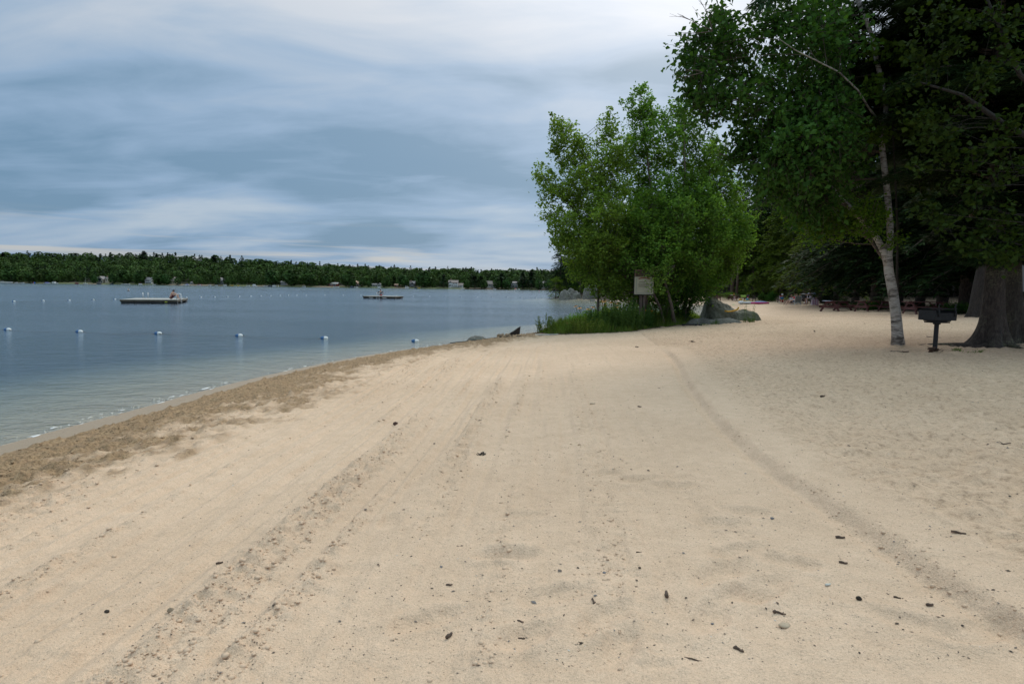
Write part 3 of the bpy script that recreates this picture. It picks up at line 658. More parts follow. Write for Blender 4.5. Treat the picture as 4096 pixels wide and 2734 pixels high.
def gable(mb, c, w, d, hw, hr, front, over=0.5, mi=0, part='roof'):
    """roof prism; front=True puts the gable end toward the lake"""
    x, y, z = c
    if front: P = [(-w/2-over, -d/2-over, hw), (w/2+over, -d/2-over, hw), (0, -d/2-over, hw+hr), (-w/2-over, d/2+over, hw), (w/2+over, d/2+over, hw), (0, d/2+over, hw+hr)]
    else: P = [(-w/2-over, d/2+over, hw), (-w/2-over, -d/2-over, hw), (-w/2-over, 0, hw+hr), (w/2+over, d/2+over, hw), (w/2+over, -d/2-over, hw), (w/2+over, 0, hw+hr)]
    th = 0.25
    P = [(x+a, y+b, z+k) for a, b, k in P]; U = [(a, b, k+th) for a, b, k in P]
    mb.add(P+U, [(0, 2, 8, 6), (2, 1, 7, 8), (3, 9, 11, 5), (5, 11, 10, 4), (6, 8, 11, 9), (8, 7, 10, 11), (0, 3, 5, 2), (2, 5, 4, 1), (0, 6, 9, 3), (1, 4, 10, 7)])
def wallblock(mb, c, w, d, hw, hr, front):
    x, y, z = c; mb.box((x, y, z+hw/2-0.7), (w, d, hw+1.4))
    if front: vs = [(x-w/2, y-d/2, z+hw), (x+w/2, y-d/2, z+hw), (x, y-d/2, z+hw+hr), (x-w/2, y+d/2, z+hw), (x+w/2, y+d/2, z+hw), (x, y+d/2, z+hw+hr)]
    else: vs = [(x-w/2, y+d/2, z+hw), (x-w/2, y-d/2, z+hw), (x-w/2, y, z+hw+hr), (x+w/2, y+d/2, z+hw), (x+w/2, y-d/2, z+hw), (x+w/2, y, z+hw+hr)]
    mb.add(vs, [(0, 1, 2), (3, 5, 4)])
def house(name, label, px, blocks, wallm, roofm, trim=WHITE, back=13, chim=None, deck=None, rz=0, cat='house', up=0.0, group=None):
    """blocks: (dx, dy, w, d, wall h, roof h, gable to front, rows of windows [(u, v, w, h)])"""
    X, Y, Z = far_site(px, back); t = thing(name, label, cat, (X, Y, Z+up), rz, group, .86)
    wb = MB(); rb = MB()
    for b in blocks: wallblock(wb, (b[0], b[1], 0), *b[2:7]); gable(rb, (b[0], b[1], 0), *b[2:7])
    wb.build('wall', wallm, t); rb.build('roof', roofm, t)
    for b in blocks:
        for (u, v, w, h) in b[7]:
            fr = MB(); w *= 1.25; h *= 1.2; fr.box((b[0]+u, b[1]-b[3]/2-0.05, v), (w+0.3, 0.12, h+0.3)); f = fr.build('window', trim, t)
            g = MB(); g.box((b[0]+u, b[1]-b[3]/2-0.12, v), (w, 0.10, h)); g.build('pane', GLASSD, f)
    if chim: m = MB(); m.box(chim, (1.0, 1.0, 2.4)); m.build('chimney', BRICK, t)
    if deck: m = MB(); m.box((deck[0], deck[1], deck[2]), (deck[3], 2.5, 0.25)); [m.box((deck[0]+s*deck[3]*0.45, deck[1], deck[2]/2-0.4), (0.25, 0.25, deck[2]+0.8)) for s in (-1, 0, 1)]; m.box((deck[0], deck[1]-1.2, deck[2]+0.9), (deck[3], 0.12, 0.15)); m.build('deck', trim, t)
    HOUSES.append((X, Y, max(abs(b[0])+b[2]/2 for b in blocks))); return t
W2 = lambda xs, v, w=1.0, h=1.3: [(x, v, w, h) for x in xs]
house('lake_house', 'beige lake house with tall glazed front gable and side wings on far shore', 415, [(-1, -1, 7, 8, 4.2, 4.0, True, W2([-2, 0, 2], 1.6, 1.3, 1.8)+[(-1.3, 4.2, 1.0, 2.2), (0, 4.6, 1.0, 3.0), (1.3, 4.2, 1.0, 2.2)]), (0, 2, 16, 7, 3.6, 3.6, False, W2([-6.4, 5.6], 1.7)), (5.5, 0, 4, 6, 4.5, 2, True, W2([0], 3.6))], CREAM, ROOFG, chim=(3.5, 2, 7.8))
house('lake_house', 'narrow white two storey house with slate grey roof among far trees', 600, [(0, 0, 7.6, 7, 4.4, 3.2, False, W2([-2.2, -.8, 1.0], 3.6, 0.9, 1.2)+W2([-2.4, -.9, .8, 2.4], 1.1, 1.0, 1.6))], cmat('pale_blue_siding', (0.52, 0.54, 0.58)), ROOFG)
house('lake_house', 'cream two gabled house right of the narrow white one across the lake', 694, [(1.5, 2, 5.6, 7, 5.5, 2.6, True, W2([-1, 1], 4.8, .8, 1)+W2([0], 2.6)), (-2, -1, 5.2, 6, 3, 2.2, True, W2([-1.4, 0, 1.4], 2.3, .9, 1.2))], cmat('cream_clapboard', (0.50, 0.46, 0.34)), ROOFB)
house('garden_shed', 'small grey shed beside the cream two gabled house across the lake', 718, [(0, 0, 2.6, 3, 2.4, 0.9, True, W2([0], 1.2, .7, .9))], GREYS, ROOFG, cat='shed')
house('gazebo', 'little open white trimmed gazebo alone on far shore lawn', 768, [(0, 0, 3.0, 3, 2.2, 1.1, True, [(-.7, 1.2, 1.0, 1.3), (.7, 1.2, 1.0, 1.3)])], WHITE, ROOFG, cat='gazebo')
house('lake_house', 'dark roofed house with white corner end half hidden in far trees', 888, [(0, 0, 8, 7, 3.0, 2.6, False, W2([-3, 1.5], 1.6, .9, 1.2)), (-1.5, 1, 4, 6, 4.4, 2.2, True, W2([0], 3.8))], cmat('pale_siding', (0.16, 0.17, 0.18)), ROOFG, up=1.5)
house('cabin', 'low grey cabin tucked beside a large leafy tree on far shore', 1138, [(0, 0, 6.5, 6, 2.2, 1.7, False, W2([-2.2, -.8, .8, 2.2], 1.2, .8, 1.0))], GREYS, ROOFG, cat='cabin', up=1.2)
house('cottage', 'dark red single storey cottage with pale metal roof on far lawn', 1336, [(0, 0, 10.5, 6.5, 2.6, 1.5, False, W2([-2.6, .6, 2.0], 1.5, 1.3, 1.0))], REDS, ROOFL, chim=(1.2, 1, 4.2), cat='cottage')
house('lake_house', 'brown many gabled house with tan dormers left of the long grey cottage', 1431, [(-2, 0, 4, 7, 4.0, 2.6, True, W2([0], 3.6, 1.3, 1)+W2([0], 1.3, 2.6, 1.3)), (1.2, 1, 7, 7, 3.2, 2.6, False, W2([-.4, 2.0], 1.4)), (-3.4, 1.6, 3, 5, 4.4, 2, True, W2([0], 3.6, .8, .8))], BROWNS, ROOFT)
house('cottage', 'long low grey cottage with a front gable behind the small raft', 1505, [(-1.5, 1, 10, 6, 2.1, 1.4, False, W2([-3, -1.2, .4, 2], 1.2, .9, 1.1)), (4.0, -1, 4.4, 5, 2.3, 1.8, True, W2([0], 1.2, 1.2, 1.1)+W2([0], 3.0, .7, .5))], cmat('pale_grey_siding', (0.34, 0.36, 0.36)), ROOFG, cat='cottage')
house('boat_shed', 'small red shed with tan roof and white side awning across lake', 1588, [(0, 0, 4.8, 4, 2.2, 1.2, False, W2([.6], 1.2, .8, .7)), (3.6, -1, 2.6, 3, 2.0, .3, False, [])], REDS, ROOFT, cat='shed')
house('lake_house', 'dark slate house with stone chimney left of the big white house', 1650, [(0, 0, 6.0, 7, 3.8, 3.0, False, W2([-1.2, 1.4], 1.3, 1.4, 1.5)), (.5, -1.5, 3, 5, 3.6, 2, True, W2([0], 2.4, 1.2, .9))], DARKS, ROOFG, chim=(-1.4, -1.8, 7))
house('lake_house', 'big white three level house with brown roof and low right wing', 1816, [(-.6, 0, 10.5, 8, 5.4, 3.0, False, W2([-3.4], 4.4, 1.4, 1.2)+W2([.8, 3.4], 5.0, 1.5, 1.1)+W2([-3.6, -1.0], 2.6, 1.4, 1.2)+W2([1.4, 3.6], 2.6, 1.6, 1.0)+W2([-3.2, -2], .4, 1, 1.2)), (-3.8, -1.2, 3.2, 7, 5.6, 1.6, True, W2([0], 6.0, 1.0, 1)+W2([0], 2.6, 2.0, 1.1)), (7.4, 0, 6, 7, 3.0, 2.0, False, W2([-2, -.6, .9], 1.8, .9, 1.4))], cmat('bright_white_siding', (0.66, 0.67, 0.68)), ROOFB, chim=(-3.4, 1.0, 9.2), deck=(3, -5.6, 1.6, 9), back=17)
house('lake_house', 'wide brown roofed white house right of the big white house', 1960, [(-1.4, 0, 7.5, 7, 2.6, 3.6, False, W2([-2.4, -.8, 1, 2.6], 1.4, 1, 1.6)), (4.2, .5, 5.5, 6, 2.4, 2.6, False, W2([0, 1.6], 1.3, 1, 1.4))], cmat('off_white_siding', (0.48, 0.47, 0.45)), ROOFB, up=1.6)
house('lake_house', 'dark grey decked house between tall pines near far shore red boat', 2054, [(1.6, 0, 5, 7, 4.0, 1.7, False, W2([-1.2, 1.2], 3.4, 1.5, .9)+W2([-1.4, 0, 1.4], 1.0, .9, 1.2)), (-3.2, 1, 3.5, 6, 3.6, 2, True, W2([0], 3))], cmat('slate_siding', (0.13, 0.14, 0.16)), ROOFG, deck=(1.4, -4.6, 1.8, 7), up=1.8)
house('lake_house', 'pale two storey house farthest right on the far shore beside the point', 2174, [(0, 0, 8.4, 7, 4.4, 2.4, False, W2([-2.6, -.6, 1.4, 3.2], 3.5, 1.1, 1.1)+W2([-2.8, -1.2, .8, 2.6], 1.2, 1.0, 1.5))], cmat('pale_tan_siding', (0.46, 0.45, 0.42)), ROOFG, up=1.5)
far_forest()
# distinct front trees of the far shore
pp = far_tree_obj('pine', 20, 'pine_tree', 1); pl = far_tree_obj('leafy', 14, 'leafy_tree', 2)
far_list = [
 ('l', 1310, 11.5, 1.0, 10, 'round topped maple standing alone left of the dark red far cottage'),
 ('l', 1393, 15.5, 1.25, 8, 'big broad double crowned tree between the red cottage and the brown gabled house'),
 ('l', 1450, 9, 1.0, 5, 'pale bushy tree just right of the brown gabled house'),
 ('l', 1553, 11.5, .9, 8, 'slim bright tree right of the long grey cottage'),
 ('l', 1612, 12, 1.2, 8, 'bright green round tree right of the small red shed'),
 ('l', 1695, 16, 1.25, 10, 'wide leafy tree overhanging the shore right of the dark slate house'),
 ('p', 1774, 13.5, 1.6, 8, 'dark pointed spruce just left of the big white house'),
 ('p', 1900, 12.5, 2.4, 6, 'broad dark evergreen between the two white far houses, first one'),
 ('p', 1925, 12, 2.4, 7, 'dark evergreen touching the left end of the wide brown roofed house'),
 ('p', 2005, 15, 2.2, 7, 'tall dense pine right of the wide brown roofed house'),
 ('p', 2090, 16.5, 1.9, 8, 'tall pine just right of the dark grey decked house'),
 ('p', 2126, 18, 2.0, 9, 'tallest pine close to the far right pale house'),
 ('l', 640, 12.5, 1.3, 6, 'dense green tree hugging the shore right of the narrow white house'),
 ('l', 665, 10.5, 1.3, 5, 'rounded tree overhanging the water left of the cream gabled house'),
 ('l', 500, 14, 1.3, 8, 'large tree right of the glazed gable house on far shore'),
 ('l', 563, 14, 1.0, 9, 'lime green tree left of the narrow white house'),
 ('l', 130, 14, 1.4, 7, 'broad dark tree at water edge near the blue covered boat'),
 ('l', 45, 16, 1.3, 7, 'big leafy tree near the left end of the far shore'),
 ('l', 215, 13, 1.3, 9, 'dark tree behind the white cabin cruiser on far shore'),
 ('l', 1090, 15, 1.2, 8, 'bright tall maple left of the low grey cabin'),
 ('l', 1170, 16, 1.4, 7, 'spreading pale green tree right of the low grey cabin'),
 ('l', 1240, 16, 1.4, 6, 'largest rounded tree leaning to the water left of the red cottage'),
 ('p', 0+20, 19, 1.7, 120, 'pointed pine breaking the skyline at far left'),
 ('p', 310, 18, 1.5, 125, 'lone pointed pine on the skyline above the sailboat'),
 ('p', 580, 21, 1.9, 125, 'tall ragged pine highest on the skyline above the narrow white house'),
 ('p', 630, 18, 1.5, 125, 'thin skyline pine right of the highest one'),
 ('p', 860, 20, 1.9, 120, 'twin topped skyline pine above the half hidden dark house'),
 ('p', 1068, 18, 1.8, 110, 'wide armed skyline pine above the yellow kayak'),
]
far_list += [('l', px_, h_, 1.0, 4, 'small leafy tree standing close beside '+w_) for px_, h_, w_ in [(378, 9, 'the left wing of the glazed gable house'), (452, 10, 'the right wing of the glazed gable house'), (626, 11, 'the right wall of the narrow white house'), (712, 8, 'the small grey shed'), (866, 10, 'the left end of the half hidden dark roofed house'), (908, 9, 'the right corner of the half hidden dark roofed house'), (1412, 8, 'the left side of the brown gabled house'), (1477, 7, 'the left end of the long grey cottage'), (1537, 8, 'the front gable of the long grey cottage'), (1868, 9, 'the low wing of the big white house'), (1936, 9, 'the left end of the wide brown roofed house'), (1988, 10, 'the right end of the wide brown roofed house'), (2028, 11, 'the left side of the decked house'), (2155, 11, 'the left side of the far right pale house'), (2192, 10, 'the right side of the far right pale house')]]
for i, (k, px, H, wd, back, lb) in enumerate(far_list):
    x, y, z = far_site(px, back); src = pp if k == 'p' else pl; h0 = 20 if k == 'p' else 14
    o = dup(src, (x, y, z-0.3), i*1.3, lb, 'distinct trees on the far shore', (H/h0*wd, H/h0*wd, H/h0)); o['category'] = 'tree'
for s in (pp, pl):
    for c in list(s.children): bpy.data.objects.remove(c)
    bpy.data.objects.remove(s)

# ------------------------------------------------------------------ boats on the far shore
HULLW = cmat('white_hull', (0.75, 0.76, 0.77), 0.3); HULLR = cmat('red_hull', (0.42, 0.05, 0.04), 0.3); HULLD = cmat('dark_hull', (0.05, 0.07, 0.12), 0.3); HULLY = cmat('yellow_hull', (0.65, 0.42, 0.04), 0.4); BLUEC = cmat('blue_canvas', (0.04, 0.16, 0.50)); MARO = cmat('maroon_canvas', (0.16, 0.02, 0.03)); PURP = cmat('violet_canvas', (0.10, 0.09, 0.42)); ORNG = cmat('orange_canvas', (0.60, 0.08, 0.03)); GREENC = cmat('dark_canvas', (0.05, 0.06, 0.06))
def boat(px, label, L_=5.5, hull=HULLW, kind='runabout', cover=None, back=-3.0, rz=0.0, cat='boat', name='motor_boat'):
    X, Y, Z = far_site(px, back); t = thing(name, label, cat, (X, Y, 0.02), rz, 'boats along the far shore')
    h = MB(); n = 9; W = L_*0.19; prof = []
    for i in range(n):
        u = i/(n-1); x = (u-0.5)*L_; w = W*(1-max(0, (u-0.45)/0.55)**2.2)*0.98+0.02; zt = 0.62+0.3*max(0, u-0.4); prof.append([(x, -w, zt), (x, -w*0.75, 0.1), (x, 0, -0.25), (x, w*0.75, 0.1), (x, w, zt)])
    vs = [p for r_ in prof for p in r_]; fs = []
    for i in range(n-1):
        for k in range(4): fs.append((i*5+k, i*5+k+1, (i+1)*5+k+1, (i+1)*5+k))
        fs.append((i*5+4, i*5, (i+1)*5, (i+1)*5+4))
    fs.append((0, 1, 2, 3, 4)); h.add(vs, fs)
    h.build('hull', hull, t)
    if kind in ('runabout', 'cruiser'):
        m = MB(); m.add([(-.3, -W*.8, .7), (.5, -W*.7, .72), (-.1, -W*.7, 1.25), (-.3, W*.8, .7), (.5, W*.7, .72), (-.1, W*.7, 1.25)], [(0, 1, 2), (3, 5, 4), (1, 4, 5, 2), (0, 2, 5, 3)]); m.build('windshield', GLASSD, t)
    if kind == 'cruiser': m = MB(); m.box((-.6, 0, 1.15), (2.6, W*1.6, .9)); m.box((-.6, 0, 2.1), (2.2, W*1.5, .12)); [m.box((a, b, 1.8), (.08, .08, .6)) for a in (-1.5, .3) for b in (-W*.7, W*.7)]; m.build('cabin', hull, t, bevel=.1)
    if kind == 'pontoon':
        m = MB(); m.box((0, 0, .9), (L_*.9, W*1.9, .5)); m.build('rail', hull, t); m = MB(); m.box((-.6, 0, 2.3), (L_*.5, W*1.8, .15)); [m.box((a, b, 1.6), (.07, .07, 1.4)) for a in (-L_*.3, L_*.1) for b in (-W*.8, W*.8)]; m.build('canopy', cover or WHITE, t)
    elif cover: m = MB(); m.blob((-L_*.08, 0, .75), (L_*.4, W*.95, .55), seed=int(px), amp=.1); m.build('cover', cover, t, smooth=True)
    if kind == 'sail': m = MB(); m.tube([(0, 0, .4), (0, 0, 7.5)], [.07, .04], 6); m.tube([(0, 0, 1.2), (-2.2, 0, 1.25)], .05, 6); m.build('mast', WHITE, t)
    return t
boat(12, 'pale pontoon boat at the very left end of the far shore', 5, kind='pontoon')
boat(38, 'low white boat with dark awning left of the blue covered boat', 6.5, kind='pontoon', cover=GREENC)
boat(66, 'short white bowed boat right of the dark awning boat', 3.6)
boat(88, 'slim white boat left of the blue covered boat', 5)
boat(138, 'small boat under a bright blue cover on far shore', 2.4, cover=BLUEC, hull=BLUEC)
boat(190, 'cluttered white runabout beside the cabin cruiser', 6, cover=PURP)
boat(219, 'largest white cabin cruiser moored left on far shore', 7.5, kind='cruiser')
boat(308, 'maroon covered motor boat left of the sailboat', 4, cover=MARO, hull=MARO)
boat(342, 'small white sailboat with bare mast on far shore', 4.4, kind='sail', name='sail_boat')
boat(397, 'dark hulled boat in front of the glazed gable house', 4.6, hull=HULLD, cover=GREENC)
boat(447, 'low dark boat right of the glazed gable house', 3.5, hull=HULLD)
boat(498, 'long white runabout nearest the large far tree', 5.5)
boat(512, 'second long white runabout nosing right of its twin', 4.5)
boat(562, 'white boat with red topped canopy left of narrow white house', 3.2, kind='pontoon', cover=MARO)
boat(616, 'two tone small white boat below the narrow white house', 3)
boat(740, 'white boat lying left of the violet covered one', 3.5)
boat(750, 'violet covered white boat near the gazebo', 4, cover=PURP, back=-1)
boat(797, 'white boat with red bow cover right of the gazebo', 4.2, cover=MARO)
boat(840, 'small tan covered boat under trees right of the red bowed boat', 3, cover=BROWNS)
boat(865, 'faint white rowing boat left of dark roofed house', 3.2)
boat(900, 'pale boat at the foot of the half hidden dark house', 3.8, cover=STONE)
boat(927, 'long yellow kayak on the far bank', 3.2, hull=HULLY, kind='kayak', cat='kayak', name='kayak')
boat(953, 'short yellow kayak right of the long one', 1.8, hull=HULLY, kind='kayak', cat='kayak', name='kayak')
boat(992, 'bright white motorboat stern right of the kayaks', 3.6)
boat(1019, 'white cabin cruiser in the middle of the far shore', 4.6, kind='cruiser')
boat(1063, 'white runabout moored on the left of three near the grey cabin', 4.4)
boat(1080, 'dark covered boat in the middle of three near the grey cabin', 4, hull=HULLD, cover=GREENC)
boat(1098, 'grey pontoon boat on the right of three near the grey cabin', 3.8, kind='pontoon', cover=ROOFG)
boat(1216, 'small white skiff below the largest rounded tree', 3.6)
boat(1349, 'white runabout in front of the red cottage', 3.8)
boat(1338, 'pale low skiff left of the red cottage runabout', 2.6)
boat(1408, 'navy blue covered boat below the brown gabled house', 4, hull=HULLD, cover=HULLD)
boat(1424, 'white open boat right of the navy covered one', 3.8)
boat(1516, 'white boat with dark canopy in front of long grey cottage', 2.6, cover=HULLD, kind='pontoon')
boat(1628, 'pale pontoon boat in front of the bright round tree', 4, kind='pontoon')
boat(1663, 'low dark skiff below dark slate house', 2.6, hull=HULLD)
boat(1676, 'yellow kayak below the dark slate house', 2.4, hull=HULLY, kind='kayak', cat='kayak', name='kayak')
boat(1850, 'pale low boat in front of the big white house wing', 3.2)
boat(1978, 'white cruiser bow out below the wide brown roofed house', 3, kind='runabout')
boat(2063, 'boat under a bright orange red cover near far right', 2.4, cover=ORNG)
boat(2075, 'small white boat beside the orange covered one', 2.2)
def marker(px, py, label, red):
    p = on_z(px, py); t = thing('channel_marker', label, 'marker buoy', (p[0], p[1], 0), 0, 'channel markers'); m = MB(); s = p[1]/400
    m.lathe([(.16*s, -.3), (.16*s, .5*s), (.14*s, 1.2*s), (.02, 1.5*s)], 10); m.build('float', cmat('marker_paint', (.35, .04, .04) if red else (.7, .7, .7)), t, smooth=True)
    m = MB(); m.lathe([(.17*s, .25*s), (.17*s, .5*s)], 10); m.build('band', WHITE, t)
marker(134, 1136, 'tiny red marker buoy left, off the white cruiser', True); marker(806, 1145, 'thin red marker buoy off the gazebo shore', True); marker(1113, 1148, 'white marker buoy off the low grey cabin', False); marker(2157, 1168, 'red marker buoy off the far right pale house', True)

# ------------------------------------------------------------------ swim line floats
FW = pmat('float_white', (0.72, 0.74, 0.74), (0.62, 0.65, 0.65), 12, 0.35); FB = pmat('float_blue', (0.02, 0.13, 0.33), (0.02, 0.10, 0.25), 12, 0.35); ROPE = pmat('rope_tan', (0.16, 0.13, 0.08), (0.08, 0.07, 0.05), 60, 0.9)
def float_obj():
    t = bpy.data.objects.new('swim_float', None); COL.objects.link(t); My = Matrix.Rotation(math.pi/2, 3, 'Y')
    a = MB(); a.lathe([(0.012, -0.002), (0.062, 0.003), (0.068, 0.03), (0.066, 0.06), (0.05, 0.10), (0.028, 0.125), (0.012, 0.13)], 14, M=My); a.build('white_half', FW, t, smooth=True)
    a = MB(); a.lathe([(0.012, -0.13), (0.028, -0.125), (0.05, -0.10), (0.064, -0.06), (0.068, -0.03), (0.065, -0.004)], 14, M=My); a.build('blue_half', FB, t, smooth=True)
    return t
fo = float_obj()
near = [(30, 1320), (317, 1328), (632, 1335), (956, 1344), (1297, 1354), (1661, 1366)]
near_lb = ['nearest row swim float cut close to the left picture edge', 'second near swim float from the left', 'third near swim float, below the large raft', 'fourth near swim float from the left', 'fifth near swim float, last one with visible rope', 'sixth near float lying alone close to the beach']
pn = [on_z(*q) for q in near]
for i, p in enumerate(pn):
    o = dup(fo, (p[0], p[1], 0.022), 0.02-0.1*(i == 5), near_lb[i], 'near row of swim line floats', 1.15); o['category'] = 'float'
far_px = [(55,1207),(172,1204),(276,1202),(372,1200),(459,1197.5),(745,1191),(803,1189),(858,1188),(910,1187),(957,1185.5),(1002,1184.8),(1043,1183.6),(1082,1182.8),(1119,1181.8),(1153,1181.2),(1186,1180.8),(1223,1180.8),(1298,1180.8),(1371,1181.2),(1442,1182),(1583,1183.5),(1651,1184.4),(1717,1185),(1782,1185.8),(1845,1186.7),(1907,1187.4),(1968,1188),(2028,1188.8),(2086,1189.8),(2143,1190.8),(2200,1191.6)]
pf = [on_z(*q) for q in far_px]
for i, p in enumerate(pf):
    special = {0: 'leftmost far swim float', 4: 'far float just left of the large raft', 5: 'far float just right of the large raft', 19: 'far float touching left end of small raft', 20: 'far float touching right end of small raft', 30: 'last far float before the rocky point'}
    o = dup(fo, (p[0], p[1], 0.04), 0.0, special.get(i, 'small white float in the far swim line crossing the lake'), 'far row of swim line floats', 1.35); o['category'] = 'float'
for c in list(fo.children): bpy.data.objects.remove(c)
bpy.data.objects.remove(fo)
def rope_line(P, label, z=0.012, near_row=True):
    m = MB()
    for a, b in zip(P[:-1], P[1:]):
        d = (b-a); n = np.linalg.norm(d[:2]); u = d/n; pts = []; 
        for k in range(13):
            s = k/12; h = -0.06*math.sin(math.pi*s)**0.6+0.02; q = a+d*s; pts.append((q[0], q[1]+0.05*math.sin(s*7+q[0]), h))
        m.tube(pts, 0.011 if near_row else 0.02, 5)
    o = m.build('swim_rope', ROPE, smooth=True); tag(o, label, 'rope')
left_ext = pn[0]+(pn[0]-pn[1]); left_ext[2] = 0
rope_line([left_ext]+pn[:5], 'tan rope threaded through the near row of floats')
rope_line(pf[:19], 'thin rope of the far swim line left of the small raft', near_row=False); rope_line(pf[20:], 'thin rope of the far swim line right of the small raft', near_row=False)

# ------------------------------------------------------------------ people
SKIN = pmat('skin', (0.52, 0.32, 0.24), (0.47, 0.28, 0.205), 12, 0.55); SKIN2 = pmat('tanned_skin', (0.36, 0.21, 0.15), (0.32, 0.18, 0.125), 12, 0.55)
HAIRD = pmat('dark_hair', (0.03, 0.022, 0.018), (0.015, 0.012, 0.01), 50, 0.6); HAIRB = pmat('light_brown_hair', (0.26, 0.16, 0.08), (0.15, 0.09, 0.045), 50, 0.6)
def cloth(name, c, c2=None): return pmat(name, c, c2, 14, 0.85, 0.2, 0.01)
def skinned(name, pts, edges, radii, mat, parent, root=0, sub=1):
    me = bpy.data.meshes.new(name); me.from_pydata([tuple(p) for p in pts], edges, []); me.update()
    o = link(name, me, None, parent); md = o.modifiers.new('skin', 'SKIN'); md.use_smooth_shade = True
    for i, r in enumerate(radii): me.skin_vertices[0].data[i].radius = r if hasattr(r, '__len__') else (r, r)
    me.skin_vertices[0].data[root].use_root = True
    s = o.modifiers.new('sub', 'SUBSURF'); s.levels = sub; s.render_levels = sub; me.materials.append(mat); return o
POSES = {}; PSC = 1.0
def P_(pelvis, chest, neck, head, hips, knees, ankles, toes, sh, el, wr): return dict(pelvis=pelvis, chest=chest, neck=neck, head=head, hips=hips, knees=knees, ankles=ankles, toes=toes, sh=sh, el=el, wr=wr)
mir = lambda v: [(-v[0], v[1], v[2]), v]
POSES['hug'] = P_((0, 0, .11), (0, .10, .44), (0, .17, .60), (0, .25, .70), mir((.10, .02, .11)), mir((.13, .44, .47)), mir((.11, .66, .09)), mir((.11, .82, .03)), mir((.19, .15, .55)), mir((.22, .40, .50)), [(.04, .60, .40), (-.02, .56, .44)])
POSES['sit'] = P_((0, 0, .10), (0, .02, .42), (0, .04, .60), (0, .06, .72), mir((.10, .02, .10)), mir((.12, .42, .12)), mir((.12, .46, -.28)), mir((.12, .60, -.34)), mir((.20, .03, .54)), mir((.38, .02, .38)), mir((.30, .20, .24)))
POSES['chair'] = P_((0, 0, .30), (0, -.14, .60), (0, -.15, .77), (0, -.11, .88), mir((.10, .02, .30)), mir((.13, .40, .46)), mir((.12, .62, .09)), mir((.12, .78, .03)), mir((.19, -.13, .71)), mir((.25, .06, .50)), mir((.13, .28, .48)))
POSES['stand'] = P_((0, 0, .95), (0, .02, 1.28), (0, .02, 1.48), (0, .06, 1.60), mir((.10, 0, .92)), mir((.11, .04, .50)), mir((.11, -.02, .09)), mir((.11, .14, .03)), mir((.20, 0, 1.41)), mir((.27, -.02, 1.12)), mir((.24, .14, .92)))
POSES['bench'] = P_((0, 0, .50), (0, .05, .82), (0, .10, 1.0), (0, .17, 1.11), mir((.10, .02, .50)), mir((.12, .44, .50)), mir((.12, .42, .09)), mir((.12, .58, .03)), mir((.19, .08, .94)), mir((.26, .26, .76)), mir((.16, .48, .80)))
